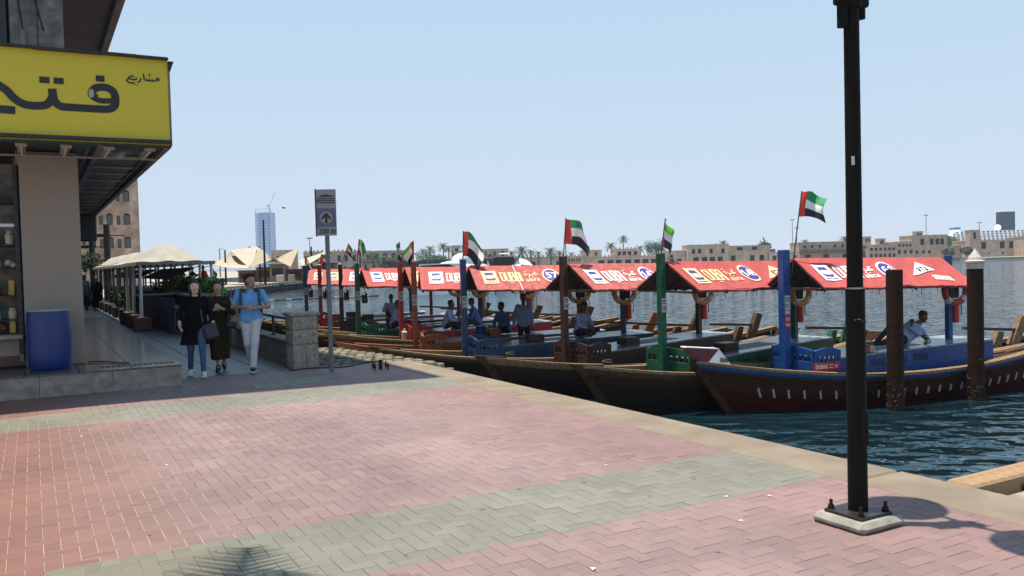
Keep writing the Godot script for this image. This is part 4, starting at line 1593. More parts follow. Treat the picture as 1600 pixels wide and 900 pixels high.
	var trees := [[51.9, 300, 6.0, 4.6, "broad round green tree on the far bank above the canopies", Color(0.055, 0.095, 0.035)], [-28.5, 285, 3.6, 4.4, "spreading pale green bush over the long shed", Color(0.075, 0.12, 0.05)], [-24.2, 286, 3.4, 3.4, "rounded green bush right of the pale one over the shed", Color(0.07, 0.115, 0.045)], [153.8, 300, 5.2, 3.6, "bright green tree beside the tall wind tower", Color(0.075, 0.15, 0.035)], [149.2, 279, 2.2, 2.0, "small pale shrub at the foot of the right hand tree", Color(0.10, 0.12, 0.07)], [157.0, 310, 6.4, 2.6, "pale feathery tree behind the right hand wind tower", Color(0.10, 0.15, 0.06)], [143.6, 279, 2.1, 1.9, "small pale shrub left of the right hand tree", Color(0.10, 0.115, 0.07)], [92.5, 312, 5.6, 2.4, "small green tree behind the low house and crane", Color(0.07, 0.12, 0.045)], [72.5, 300, 5.6, 1.6, "small green treetop behind the tall plain block", Color(0.07, 0.12, 0.045)]]
	for k in trees.size():
		var e: Array = trees[k]
		var p := thing("tree", e[4], "tree", Vector3(e[0], -0.55, -e[1]), k * 0.7, "trees on the far bank")
		put("trunk", trunk_mesh(e[2] + 0.2, 0.24, 0.14, k + 40), M.bark, p)
		put("crown", crown_mesh(90 + k, 46, 34, e[3], 0.32, e[5]), M.leaf, p, Transform3D(Basis(), Vector3(0, e[2], 0)))
	# masts
	var masts := [[109.1, 330, 15.5, "tall light mast left of the lamp post, with a ring of floodlights"], [111.4, 332, 12.4, "shorter light mast beside the tall one left of the lamp post"], [160.9, 330, 15.9, "tall light mast above the arcade house at right"], [16.4, 255, 12.2, "slim bare flagpole before the pale window house"], [-56.6, 240, 10.1, "light mast behind the sign post"], [-68.4, 200, 6.8, "street light behind the cafe tent"], [181.5, 330, 12.5, "light mast at the right edge above the white ship"]]
	for k in masts.size():
		var e: Array = masts[k]
		var p := thing("light_mast", e[3], "mast", Vector3(e[0], -0.55, -e[1]), 0.0, "light masts")
		var m := MB.new()
		m.lathe([Vector2(0.18, 0), Vector2(0.10, e[2] + 0.5), Vector2(0, e[2] + 0.55)], 8)
		part("pole", m, M.pale_steel, p)
		if k != 3:
			var hd := MB.new()
			hd.at(0, e[2] + 0.4, 0)
			if k == 5:
				hd.box(Vector3(0.5, 0, 0), Vector3(1.2, 0.1, 0.2))
			else:
				hd.lathe([Vector2(0, -0.1), Vector2(0.9, -0.05), Vector2(0.9, 0.2), Vector2(0, 0.3)], 10)
			part("lamp_ring", hd, M.pale_steel, p)
	# crane beyond the houses
	var cr := thing("crane", "small dark crane jib leaning left behind the far houses", "crane", Vector3(95.5, -0.55, -318))
	var cm := MB.new()
	cm.bar(Vector3(1.6, 2, 0), Vector3(-1.4, 9.2, 0), 0.35, 0.35)
	part("jib", cm, M.dark_metal, cr)
	var cb := MB.new()
	cb.box(Vector3(1.8, 2.4, 0), Vector3(2.2, 4.8, 2))
	part("cab", cb, M.pale_steel, cr)
	ship()
	towers()
	yachts()
	boom()


func ship() -> void:
	var s := thing("cruise_ship", "large white cruise ship with rows of cabin windows behind the far houses", "ship", Vector3(335, WATER, -600))
	var h := MB.new()
	h.prism(PackedVector2Array([Vector2(-42, 0), Vector2(60, 0), Vector2(60, 9.5), Vector2(-36, 9.5)]), -9, 9)
	part("hull", h, M.ship_white, s)
	for k in 4:
		var d := MB.new()
		d.box(Vector3(10 + k * 1.5, 10.6 + k * 1.7, 0), Vector3(94 - k * 7, 1.5, 17 - k))
		var dk := part("deck", d, M.ship_white, s)
		var wm := MB.new()
		wm.box(Vector3.ZERO, Vector3(1.3, 0.8, 0.2))
		var mesh := wm.done()
		for q in 26:
			put("window", mesh, M.tower_black, dk, Transform3D(Basis(), Vector3(-33 + k * 3 + q * 3.0, 10.6 + k * 1.7, 8.6 - k * 0.5)))
	var f := MB.new()
	f.prism(PackedVector2Array([Vector2(-24.5, 16), Vector2(-20, 16), Vector2(-20.4, 19.6), Vector2(-24, 19.6)]), -3, 3)
	part("funnel", f, M.ship_white, s)
	var fb := MB.new()
	fb.box(Vector3(-22.2, 18.6, 0), Vector3(4.6, 1.4, 6.2))
	part("funnel_band", fb, mk("funnel_blue", Color(0.05, 0.09, 0.2), 0.5), s)
	var dm := MB.new()
	dm.ball(Vector3(8, 18.5, 0), Vector3(2.2, 2.2, 2.2), 12, 8)
	part("radar_dome", dm, M.ship_white, s)


func towers() -> void:
	var t := thing("glass_tower", "tall blue glass tower under construction with a crane on its roof", "tower", Vector3(-344, -0.55, -1200))
	var core := MB.new()
	core.box(Vector3(1.5, 40, 0), Vector3(18.5, 82, 20))
	part("glass_face", core, M.tower_glass, t)
	var side := MB.new()
	side.box(Vector3(-9.9, 40, -0.5), Vector3(4.2, 80, 18))
	part("concrete_side", side, M.tower_light, t)
	for k in 20:
		var b := MB.new()
		b.box(Vector3(1.5, 4 + k * 4, 10.1), Vector3(18.3, 0.35, 0.3))
		part("floor_band", b, M.tower_light, t)
	for k in 4:
		var b := MB.new()
		b.box(Vector3(-11.6 + [0, 1.6, 15.5, 22.0][k], 41, 10.2), Vector3(0.6, 84, 0.5))
		part("mullion", b, M.tower_light, t)
	var top := MB.new()
	for k in 9:
		top.box(Vector3(-11 + k * 2.7, 84, 9.5), Vector3(0.4, 5, 0.4))
	top.box(Vector3(0, 86, 9.5), Vector3(23, 0.5, 0.5))
	part("roof_frame", top, M.tower_light, t)
	var c := MB.new()
	c.bar(Vector3(7, 82, 0), Vector3(4.5, 92, 0), 0.9, 0.9)
	c.bar(Vector3(4.6, 89, 0), Vector3(15.5, 111, 0), 0.5, 0.5)
	c.bar(Vector3(4.6, 89, 0), Vector3(1.5, 92, 0), 0.8, 0.8)
	part("crane", c, M.pale_steel, t)
	var b2 := thing("dark_tower", "black rectangular tower standing alone at the far right", "tower", Vector3(406.5, -0.55, -700))
	var m := MB.new()
	m.box(Vector3(0, 24.6, 0), Vector3(10.5, 17.2, 9))
	part("block", m, M.tower_black, b2)
	var st := MB.new()
	st.box(Vector3(0.6, 8, 0), Vector3(2.6, 16, 4))
	part("stem", st, M.tower_black, b2)
	for k in 4:
		var e := MB.new()
		e.box(Vector3(0, 18 + k * 4, 4.55), Vector3(10.4, 0.12, 0.12))
		part("floor_line", e, M.dark_metal, b2)


func yachts() -> void:
	for k in 2:
		var y := thing("motor_yacht", ["white motor yacht with a long dark window band, left one behind the canopies", "white motor yacht with a raised dark fly bridge, right one behind the canopies"][k], "yacht", Vector3([-5.3, -0.1][k], WATER, [-84, -85][k]), 0.0, "white motor yachts")
		y.scale = Vector3(0.98, 1.1, 0.98)
		var w: float = [7.4, 4.7][k]
		var h := MB.new()
		h.prism(PackedVector2Array([Vector2(-w * 0.55, 0.0), Vector2(w * 0.5, 0.0), Vector2(w * 0.62, 1.5), Vector2(-w * 0.58, 1.3)]), -1.4, 1.4)
		part("hull", h, M.ship_white, y)
		var c := MB.new()
		if k == 0:
			c.ball(Vector3(0.2, 1.3, -0.2), Vector3(3.9, 1.72, 1.75), 28, 14)
			c.prism(PackedVector2Array([Vector2(-3.7, 1.3), Vector2(0.5, 1.3), Vector2(0.3, 2.75), Vector2(-3.75, 2.75)]), -1.3, 1.25)
		else:
			c.ball(Vector3(0.9, 1.3, -0.1), Vector3(1.75, 1.72, 1.7), 24, 14)
			c.prism(PackedVector2Array([Vector2(-2.3, 1.3), Vector2(0.6, 1.3), Vector2(0.4, 2.2), Vector2(-1.9, 2.1), Vector2(-2.2, 2.5), Vector2(-2.3, 2.9)]), -1.3, 1.3)
		part("cabin", c, M.ship_white, y)
		var g := MB.new()
		if k == 0:
			g.prism(PackedVector2Array([Vector2(-3.6, 1.9), Vector2(0.4, 1.9), Vector2(0.1, 2.35), Vector2(-0.8, 2.66), Vector2(-3.6, 2.6)]), 1.3, 1.33)
			part("side_window", g, M.glass_dark, y)
			var g2 := MB.new()
			g2.prism(PackedVector2Array([Vector2(1.1, 1.9), Vector2(3.1, 1.9), Vector2(2.8, 2.25), Vector2(2.2, 2.5), Vector2(1.3, 2.55)]), 1.0, 1.36)
			part("front_window", g2, mk("yacht_glass", Color(0.12, 0.2, 0.3), 0.1), y)
			var rl := MB.new()
			rl.ball(Vector3(1.0, 3.1, -0.2), Vector3(1.6, 0.62, 1.0), 20, 10)
			part("fly_bridge", rl, M.ship_white, y)
			var ant := MB.new()
			ant.box(Vector3(0.9, 3.95, 0), Vector3(1.5, 0.14, 0.3))
			ant.bar(Vector3(0.4, 3.7, 0), Vector3(0.4, 4.4, 0), 0.08, 0.08)
			part("radar", ant, M.ship_white, y)
		else:
			g.prism(PackedVector2Array([Vector2(-1.9, 2.15), Vector2(-0.1, 2.15), Vector2(0.5, 2.7), Vector2(0.3, 3.2), Vector2(-1.6, 3.2)]), -1.0, 1.0)
			part("fly_bridge_screen", g, M.glass_dark, y)
			var rf := MB.new()
			rf.prism(PackedVector2Array([Vector2(-2.0, 3.2), Vector2(0.6, 3.2), Vector2(0.9, 3.0), Vector2(0.3, 3.34), Vector2(-1.9, 3.34)]), -1.1, 1.1)
			part("hard_top", rf, M.ship_white, y)
			var g2 := MB.new()
			g2.prism(PackedVector2Array([Vector2(0.6, 1.9), Vector2(2.1, 1.9), Vector2(1.9, 2.4), Vector2(1.1, 2.5)]), 1.0, 1.42)
			part("side_window", g2, M.yacht_glass, y)
			var rm := MB.new()
			rm.box(Vector3(-0.6, 3.5, 0), Vector3(1.0, 0.1, 0.3))
			part("radar", rm, M.ship_white, y)


func boom() -> void:
	var o := thing("floating_boom", "floating barrier of black and pale drums across the water behind the boats", "barrier", Vector3(-22.5, WATER, -76.6))
	var a := Vector3.ZERO
	var b := Vector3(9.6, 0, -6.6)
	for k in 22:
		var u := k / 22.0
		var w := (k + 0.86) / 22.0
		var m := MB.new()
		var p := a.lerp(b, u) + Vector3(0, 0.04, -0.6 * sin(u * 5.0))
		var q := a.lerp(b, w) + Vector3(0, 0.04, -0.6 * sin(w * 5.0))
		m.tube([p, p.lerp(q, 0.12), p.lerp(q, 0.88), q], [0.06, 0.11, 0.11, 0.06], 10)
		part("float", m, M.concrete if k % 3 == 1 else M.black, o)


# ---------------------------------------------------------------- left bank beyond the cafe
func left_side() -> void:
	# pink block of flats
	var p := thing("pink_building", "tall pink brown building with paired arched windows at the end of the walkway", "building", G(10.7, 0, 103.5), 0.46)
	var wl := MB.new()
	wl.box(Vector3(-12, 7.2, -8), Vector3(24, 14.4, 16))
	part("wall", wl, M.pink_wall, p)
	var rf := MB.new()
	rf.box(Vector3(-12, 14.6, -8), Vector3(24.3, 0.4, 16.3))
	part("cornice", rf, M.pink_wall, p)
	for f in 5:
		for k in 8:
			for e in 2:
				var ww: float = [0.62, 0.34][e]
				var hh: float = [1.05, 1.0][e]
				var m := MB.new()
				var poly := PackedVector2Array([Vector2(-ww / 2, 0), Vector2(ww / 2, 0), Vector2(ww / 2, hh)])
				if e == 0:
					poly.append_array([Vector2(ww * 0.35, hh + 0.14), Vector2(0, hh + 0.2), Vector2(-ww * 0.35, hh + 0.14)])
				poly.append(Vector2(-ww / 2, hh))
				m.prism(poly, -0.15, 0.03)
				var wi := put("window", m.done(), M.window_dark, p, Transform3D(Basis(), Vector3(-1.25 - k * 1.75 - e * 0.85, 1.9 + f * 2.58, 0.0)))
				var g := MB.new()
				g.prism(PackedVector2Array([Vector2(-ww / 2 + 0.07, 0.07), Vector2(ww / 2 - 0.07, 0.07), Vector2(ww / 2 - 0.07, hh - 0.03), Vector2(-ww / 2 + 0.07, hh - 0.03)]), 0.03, 0.045)
				put("pane", g.done(), M.glass_green if M.has("glass_green") else mk("glass_green", Color(0.05, 0.075, 0.07), 0.12), wi)
	# fendered quay
	var q := thing("fendered_quay", "low dark quay lined with black rubber fenders across the water at left", "quay", Vector3(-27.5, WATER, -60))
	var e := MB.new()
	e.box(Vector3(-0.55, 0.62, -28.2), Vector3(1.0, 1.3, 55.5))
	e.box(Vector3(-5, 0.62, -56.5), Vector3(9.4, 1.3, 1.0))
	part("edge", e, M.quay_wall, q)
	for k in 44:
		var m := MB.new()
		m.at(0.1, 0.62, -3.0 - k * 1.22).box(Vector3.ZERO, Vector3(0.32, 0.95, 0.55), 0.12)
		part("fender", m, M.black, q)
	for k in 8:
		var m := MB.new()
		m.at(-0.8 - k * 1.1, 0.62, -57.1).box(Vector3.ZERO, Vector3(0.55, 0.95, 0.3), 0.1)
		part("fender", m, M.black, q)
	# shade sails
	var sails := [[[-35.0, 2.4, -100], [-33.8, 4.15, -104], [-29.6, 1.9, -96], [-31.8, 4.6, -108], "cream shade sail peaking at left over the far quay", 0.5], [[-31.6, 4.55, -106], [-33.9, 4.1, -103], [-28.9, 1.75, -95], [-29.8, 1.9, -97], "pale lit shade sail in the middle, falling to a low point", 0.2], [[-31.4, 4.45, -106], [-29.4, 2.0, -96], [-24.6, 1.9, -95], [-26.8, 4.4, -108], "broad tan shade sail over the far quay beside the mast", 0.5], [[-23.2, 1.75, -95], [-26.0, 2.7, -104], [-23.1, 1.9, -95.3], [-22.0, 4.35, -108], "small cream shade sail at the right end", 0.3]]
	for k in sails.size():
		var d: Array = sails[k]
		var g := []
		for a in 13:
			var row := []
			for b in 13:
				var u := a / 12.0
				var v := b / 12.0
				var pa := Vector3(d[0][0], d[0][1], d[0][2]).lerp(Vector3(d[1][0], d[1][1], d[1][2]), v)
				var pb := Vector3(d[2][0], d[2][1], d[2][2]).lerp(Vector3(d[3][0], d[3][1], d[3][2]), v)
				var pt := pa.lerp(pb, u)
				pt.y -= d[5] * sin(u * PI) * (0.4 + 0.8 * sin(v * PI))
				row.append(pt)
			g.append(row)
		var m := MB.new()
		m.sheet(g)
		var top := m.v.size()
		for r in g:
			for c in r.size():
				r[c] += Vector3(0, -0.03, 0)
		m.sheet(g, true)
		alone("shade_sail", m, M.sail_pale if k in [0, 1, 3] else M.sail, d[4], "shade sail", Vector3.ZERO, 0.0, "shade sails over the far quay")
	var posts := [[-27.5, -95, 7.2, "tall dark mast in front of the shade sails"], [-33.9, -101, 4.1, "short dark mast at the left sail's peak"], [-23.2, -95, 2.0, "low mast at the right end of the sails"], [-31.6, -107, 4.6, "rear mast behind the middle sail"], [-25.3, -108, 4.4, "rear mast at the broad sail's corner"]]
	for k in posts.size():
		var m := MB.new()
		m.lathe([Vector2(0.13, 0), Vector2(0.09, posts[k][2]), Vector2(0, posts[k][2])], 10)
		alone("sail_mast", m, M.black_metal, posts[k][3], "mast", Vector3(posts[k][0], 0, posts[k][1]), 0.0, "masts of the shade sails")
	# kiosks and stalls under the sails
	var rg := RandomNumberGenerator.new()
	rg.seed = 77
	for k in 7:
		var x := -35.0 + k * 2.1
		var o := thing("kiosk", ["brown kiosk under the left end of the sails", "dark kiosk second from the left under the sails", "brown kiosk third from the left under the sails", "tan kiosk behind the tall dark mast", "dark kiosk right of the tall mast", "brown kiosk second from the right under the sails", "low tan kiosk at the right end of the sails"][k], "kiosk", Vector3(x, 0, -112 - (k % 2)), 0.0, "kiosks under the sails")
		var hh := 1.5 + 0.35 * (k % 3)
		var b := MB.new()
		b.col = Color(0.55, 0.42, 0.33) * rg.randf_range(0.6, 1.1)
		b.box(Vector3(0, hh / 2, -1), Vector3(1.95, hh, 2.0))
		part("wall", b, M.sandstone, o)
		var op := MB.new()
		op.box(Vector3(0, hh * 0.58, 0.02), Vector3(1.4, hh * 0.45, 0.1))
		part("hatch", op, M.window_dark, o)
		var r := MB.new()
		r.box(Vector3(0, hh + 0.06, -0.8), Vector3(2.1, 0.12, 2.6))
		part("roof", r, M.dark_wood, o)
	for k in 3:
		var m := MB.new()
		var x: float = [-23.9, -22.7, -20.6][k]
		m.box(Vector3(0, 0.5, 0), Vector3([0.9, 0.8, 1.6][k], 0.8, 0.5), 0.03)
		m.box(Vector3(0, 0.05, 0), Vector3([0.7, 0.6, 1.2][k], 0.1, 0.4), 0.02)
		alone("crate", m, [M.sign_grey, M.sandstone, M.sandstone][k], ["pale notice box on the far quay right of the mast", "tan planter box on the far quay", "long tan planter box at the end of the far quay"][k], ["box", "planter", "planter"][k], Vector3(x - 6, 0, -110 - k))
	# birds
	for k in 2:
		var m := MB.new()
		m.ball(Vector3.ZERO, Vector3(0.14, 0.05, 0.05), 8, 6)
		m.tri(Vector3(0.05, 0, 0), Vector3(-0.05, 0, 0), Vector3(-0.02, 0.14 if k else -0.1, 0.3))
		m.tri(Vector3(0.05, 0, 0), Vector3(-0.02, 0.12, -0.3), Vector3(-0.05, 0, 0))
		m.tri(Vector3(-0.12, 0, -0.03), Vector3(-0.12, 0, 0.03), Vector3(-0.24, 0.02, 0))
		alone("bird", m, M.black, ["dark bird flying between the blue tower and the sign", "dark bird flying low left of the blue tower"][k], "bird", [Vector3(-15.9, 6.0, -60), Vector3(-18.4, 3.3, -60)][k], 0.6 + k, "flying birds")


# ---------------------------------------------------------------- cafe on the promenade
func cafe() -> void:
	var lab := ["cream canvas cafe tent with a rounded peak, nearest on the promenade", "second cream cafe tent behind the nearest one", "third cafe tent along the promenade", "fourth cafe tent along the promenade, near the timber sign posts", "farthest cafe tent along the promenade"]
	for k in 5:
		var s0 := 27.4 + k * 5.1
		var t0 := 2.75 + (0.0 if k == 0 else 0.2)
		var wd := 2.15
		var ln := 4.7
		var o := thing("cafe_tent", lab[k], "tent", G(t0 + wd / 2, 0, s0 + ln / 2), A, "cafe tents")
		var g := []
		var n := 20
		for a in n + 1:
			var row := []
			for b in n + 1:
				var u := a / float(n) * 2.0 - 1.0
				var v := b / float(n) * 2.0 - 1.0
				var r := maxf(absf(u), absf(v))
				var rr := Vector2(u, v).length() / (1.0 + 0.32 * minf(absf(u), absf(v)))
				var q := clampf(1.0 - lerpf(r, rr, 0.75), 0.0, 1.0)
				var hh := 2.04 + 0.10 * q + 0.36 * smoothstep(0.05, 0.75, q) + 0.10 * sin(clampf((q - 0.35) / 0.65, 0.0, 1.0) * PI / 2)
				row.append(Vector3(u * wd / 2 * 1.04, hh - 0.02 * sin(u * 9.0) * (1.0 - q), v * ln / 2 * 1.02))
			g.append(row)
		var m := MB.new()
		m.sheet(g, true)
		var ed := []
		for c in [[-1, -1, 1, -1], [1, -1, 1, 1], [1, 1, -1, 1], [-1, 1, -1, -1]]:
			for q in 12:
				var u := q / 12.0
				var w := (q + 1) / 12.0
				var pa := Vector3(lerpf(c[0], c[2], u) * wd / 2 * 1.04, 2.04, lerpf(c[1], c[3], u) * ln / 2 * 1.02)
				var pb := Vector3(lerpf(c[0], c[2], w) * wd / 2 * 1.04, 2.04, lerpf(c[1], c[3], w) * ln / 2 * 1.02)
				var dp := 0.07
				m.quad(pa - Vector3(0, dp, 0), pb - Vector3(0, dp, 0), pb, pa)
				m.tri(pa - Vector3(0, dp, 0), (pa + pb) / 2 - Vector3(0, dp + 0.05, 0), pb - Vector3(0, dp, 0))
		part("canopy", m, M.canvas, o)
		var fm := MB.new()
		for z in [-1.0, 0.0, 1.0]:
			fm.box(Vector3(0, 1.99, z * ln / 2 * 0.97), Vector3(wd, 0.05, 0.05))
		for x in [-1.0, 1.0]:
			fm.box(Vector3(x * wd / 2 * 0.97, 1.99, 0), Vector3(0.05, 0.05, ln))
		part("frame", fm, M.dark_metal, o)
		for z in [1.0, 0.1, -0.8]:
			for x in [-1.0, 1.0]:
				var p := MB.new()
				p.lathe([Vector2(0.045, 0.4), Vector2(0.045, 2.0), Vector2(0, 2.0)], 10)
				put("pole", p.done(), M.white if k == 0 else M.pale_steel, o, Transform3D(Basis(), Vector3(x * (wd / 2 - 0.06), 0, z * (ln / 2 - 0.08))))
				var b := MB.new()
				b.box(Vector3(0, 0.2, 0), Vector3(0.5, 0.4, 0.42), 0.02)
				put("footing", b.done(), M.brick_red if z > 0.5 and k == 0 else M.dark_wood, o, Transform3D(Basis(), Vector3(x * (wd / 2 - 0.06), 0, z * (ln / 2 - 0.08))))
		var bl := MB.new()
		for q in 9:
			var z := ln / 2 - 0.4 - q * 0.5
			bl.bar(Vector3(-0.2, 1.5, z), Vector3(0.6, 1.85, z - 0.2), 0.09, 0.02)
		part("hung_slats", bl, M.dark_wood, o)
	var cl := ["dark bar counter with a stone top behind the blue stools", "dark end counter under the nearest cafe tent", "dark counter under the second cafe tent", "dark counter under the third cafe tent", "dark counter under the fourth cafe tent"]
	var cs := [[4.25, 27.9, 0.6, 5.4], [3.55, 29.0, 1.3, 0.6], [4.3, 35.2, 1.9, 4.2], [4.3, 40.3, 1.9, 4.2], [4.3, 45.4, 1.9, 4.2]]
	for k in 5:
		var e: Array = cs[k]
		var o := thing("counter", cl[k], "counter", G(e[0], 0, e[1]), A, "cafe counters")
		var b := MB.new()
		b.box(Vector3(0, 0.5, 0), Vector3(e[2], 1.0, e[3]), 0.01)
		part("body", b, M.dark_wood, o)
		var tp := MB.new()
		tp.box(Vector3(0, 1.03, 0), Vector3(e[2] + 0.14, 0.06, e[3] + 0.12), 0.015)
		part("top", tp, M.slab_edge if k < 2 else M.dark_metal, o)
	var sl := ["blue black bar stool nearest the walkers", "second blue black bar stool by the counter", "third blue black bar stool by the counter", "fourth blue black bar stool, half behind the others"]
	var first: Node3D
	for k in 4:
		var pos := G(3.55 + 0.02 * (k % 2), 0, 25.1 + k * 0.95)
		if first == null:
			first = thing("bar_stool", sl[0], "stool", pos, A + 0.1, "bar stools at the counter")
			var st := MB.new()
			st.box(Vector3(0, 0.72, 0), Vector3(0.44, 0.06, 0.44), 0.02)
			part("seat", st, M.chair_blue, first)
			var bk := MB.new()
			bk.box(Vector3(-0.2, 0.86, 0), Vector3(0.04, 0.26, 0.42), 0.015)
			part("backrest", bk, M.chair_blue, first)
			var ap := MB.new()
			ap.box(Vector3(0, 0.60, 0), Vector3(0.40, 0.18, 0.40), 0.02)
			part("apron", ap, M.chair_blue, first)
			for q in [[-1, -1], [1, -1], [1, 1], [-1, 1]]:
				var lg := MB.new()
				lg.bar(Vector3(q[0] * 0.18, 0.6, q[1] * 0.18), Vector3(q[0] * 0.20, 0.0, q[1] * 0.20), 0.05, 0.05)
				part("leg", lg, M.chair_blue, first)
			var sr := MB.new()
			sr.box(Vector3(0, 0.22, 0.19), Vector3(0.36, 0.03, 0.03))
			sr.box(Vector3(0, 0.22, -0.19), Vector3(0.36, 0.03, 0.03))
			part("stretcher", sr, M.chair_blue, first)
		else:
			var c: Node3D = first.duplicate()
			c.name = numbered(self, "bar_stool")
			add_child(c, true)
			c.position = pos
			c.rotation.y = A + [0.1, -0.06, 0.12, 0.0][k]
			c.set_meta("label", sl[k])
	# plants
	var pl := [[4.5, 25.2, 1.30, 0.36, "bright green leafy plant between the two women", Color(0.10, 0.26, 0.03), 0.07], [4.7, 26.8, 1.28, 0.42, "dark green potted shrub behind the bar stools", Color(0.03, 0.07, 0.02), 0.06], [4.7, 28.2, 1.22, 0.5, "dark leafy shrub under the nearest tent", Color(0.028, 0.06, 0.02), 0.06], [4.6, 29.8, 1.25, 0.5, "second dark shrub under the nearest tent", Color(0.03, 0.065, 0.02), 0.06], [4.5, 31.6, 1.3, 0.5, "yellowish shrub between the first two tents", Color(0.13, 0.17, 0.03), 0.06], [4.4, 33.6, 1.2, 0.55, "dark shrub in front of the second tent", Color(0.03, 0.06, 0.02), 0.06], [3.2, 34.2, 0.8, 0.5, "low dark shrub beside the walkway at the second tent", Color(0.02, 0.045, 0.015), 0.06], [3.1, 37.0, 0.9, 0.5, "low dark shrub beside the walkway at the third tent", Color(0.02, 0.04, 0.015), 0.06], [2.6, 52.0, 2.4, 0.9, "leafy garland arch over the far end of the walkway", Color(0.03, 0.05, 0.02), 0.09]]
	for k in pl.size():
		var e: Array = pl[k]
		var o := thing("potted_plant", e[4], "plant", G(e[0], 0, e[1]), k, "plants of the cafe")
		var pot := MB.new()
		pot.lathe([Vector2(0, 0), Vector2(0.2, 0), Vector2(0.26, 0.5), Vector2(0.28, 0.52), Vector2(0.24, 0.55), Vector2(0, 0.5)], 14)
		part("pot", pot, M.brick_red, o)
		put("stem", trunk_mesh(float(e[2]), 0.03, 0.015, k), M.bark, o)
		put("foliage", crown_mesh(200 + k, 26, 36, e[3], e[6], e[5]), M.leaf, o, Transform3D(Basis(), Vector3(0, e[2], 0)))
	# lantern posts
	var lp := [[5.1, 30.5, "double lantern post behind the short haired woman"], [5.2, 33.5, "double lantern post farther along behind the cafe tent"]]
	for k in 2:
		var o := thing("lantern_post", lp[k][2], "lantern", G(lp[k][0], 0, lp[k][1]), 0.2 + A * 0.0, "lantern posts on the promenade")
		var p := MB.new()
		p.lathe([Vector2(0.07, 0), Vector2(0.05, 0.4), Vector2(0.035, 1.85), Vector2(0.05, 1.88), Vector2(0, 2.0)], 10)
		part("post", p, M.black_metal, o)
		for sg in [-1.0, 1.0]:
			var c := MB.new()
			var pts := []
			for q in 11:
				var g := PI * q / 10.0
				pts.append(Vector3(sg * (0.17 - 0.17 * cos(g)), 1.72 + 0.17 * sin(g), 0))
			c.tube(pts, [0.014], 6)
			part("scroll", c, M.black_metal, o)
			var l := MB.new()
			l.at(sg * 0.34, 1.36, 0).lathe([Vector2(0.05, 0), Vector2(0.12, 0.2), Vector2(0.12, 0.24)], 8)
			part("glass", l, M.sign_grey, o)
			var cap := MB.new()
			cap.at(sg * 0.34, 1.36, 0).lathe([Vector2(0.145, 0.24), Vector2(0.09, 0.31), Vector2(0.02, 0.37), Vector2(0, 0.38)], 8)
			part("cap", cap, M.black_metal, o)
	var bl2 := MB.new()
	bl2.ball(Vector3(0, 0, 0), Vector3(0.1, 0.13, 0.1), 14, 10)
	alone("red_lantern", bl2, M.red_paint, "round red lantern hanging under the nearest cafe tent edge", "lantern", G(4.75, 1.62, 28.2))
	# timber sign posts with arms
	for k in 2:
		var o := thing("timber_signpost", ["tall dark timber post with one long arm over the walkway", "second dark timber post with a shorter arm, farther back"][k], "signpost", G([3.55, 3.1][k], 0, [50.0, 55.0][k]), 0.15, "timber sign posts")
		var hh: float = [4.35, 3.9][k]
		var p := MB.new()
		p.box(Vector3(0, hh / 2, 0), Vector3(0.26, hh, 0.26), 0.02)
		part("post", p, M.dark_wood, o)
		var a := MB.new()
		a.box(Vector3(-0.75, hh - 0.6, 0.02), Vector3(1.6, 0.2, 0.12), 0.02)
		a.box(Vector3(0.5, hh - 0.62, 0.02), Vector3(0.9, 0.06, 0.06), 0.01)
		part("arm", a, M.dark_wood, o)
	# cable strung across
	var wi := MB.new()
	var pts := []
	for q in 13:
		var u := q / 12.0
		pts.append(G(0.75, 2.6, 30).lerp(G(3.3, 2.2, 40), u) - Vector3(0, 0.35 * sin(u * PI), 0))
	wi.tube(pts, [0.012], 5)
	alone("overhead_wire", wi, M.black, "thin wire sagging across the walkway toward the tents", "wire")


# ---------------------------------------------------------------- the abras
func sheer(x: float) -> float:
	if x < 2.5:
		return 0.60 + 0.38 * pow((2.5 - x) / 4.6, 2.0) + 0.0
	return 0.60 + 0.40 * pow((x - 2.5) / 4.9, 2.0)


func beam(x: float) -> float:
	if x < 2.2:
		var u := clampf((x + 2.1) / 4.3, 0.0, 1.0)
		return 0.03 + 1.12 * pow(sin(u * PI / 2), 0.85)
	var w := clampf((x - 2.2) / 5.2, 0.0, 1.0)
	return 1.15 - 0.72 * w * w


func hull_pt(x: float, w: float, side: float, off := 0.0) -> Vector3:
	var ys := sheer(x)
	var y := lerpf(ys, -0.42, w)
	var e := lerpf(0.42, 0.95, clampf((0.4 - x) / 2.2, 0.0, 1.0))
	if x > 4.0:
		e = lerpf(0.42, 0.8, clampf((x - 4.0) / 3.4, 0.0, 1.0))
	var b := beam(x) * pow(maxf(1.0 - w, 0.0), e)
	var fore := clampf((0.0 - x) / 2.1, 0.0, 1.0)
	var aft := clampf((x - 5.4) / 2.0, 0.0, 1.0)
	return Vector3(x + 1.05 * w * fore * fore - 0.7 * w * aft * aft, y, side * (b + off))


func roof_pt(S: float, x0: float, x: float, v: float, side: float, lift := 0.0) -> Vector3:
	# v 0 at the eave, 1 at the ridge; the cloth sags a little between its frames
	var u := (x - x0) / (S + 0.1 - x0)
	var sag := (0.02 + 0.014 * sin(S * 50.0 + x0 * 9.0)) * absf(sin(u * PI * 4.0)) * sin(clampf(v, 0.0, 1.0) * PI) + 0.012 * sin(u * 23.0 + side) * (1.0 - v)
	var y := lerpf(2.34 - 0.03 * absf(sin(u * PI * 2.0)), 2.89, v) - 0.07 * u - sag
	y += 0.55 * (0.009 * sin(11.0 * x + 5.0 * v + S * 31.0) * sin(3.1 * x - 4.0 * v + x0 * 40.0) + 0.006 * sin(23.0 * x - 13.0 * v)) * (1.0 - v * v)
	var z := side * 0.87 * (1.0 - v)
	return Vector3(x, y, z) + Vector3(0, 0.86, side * 0.51) * lift


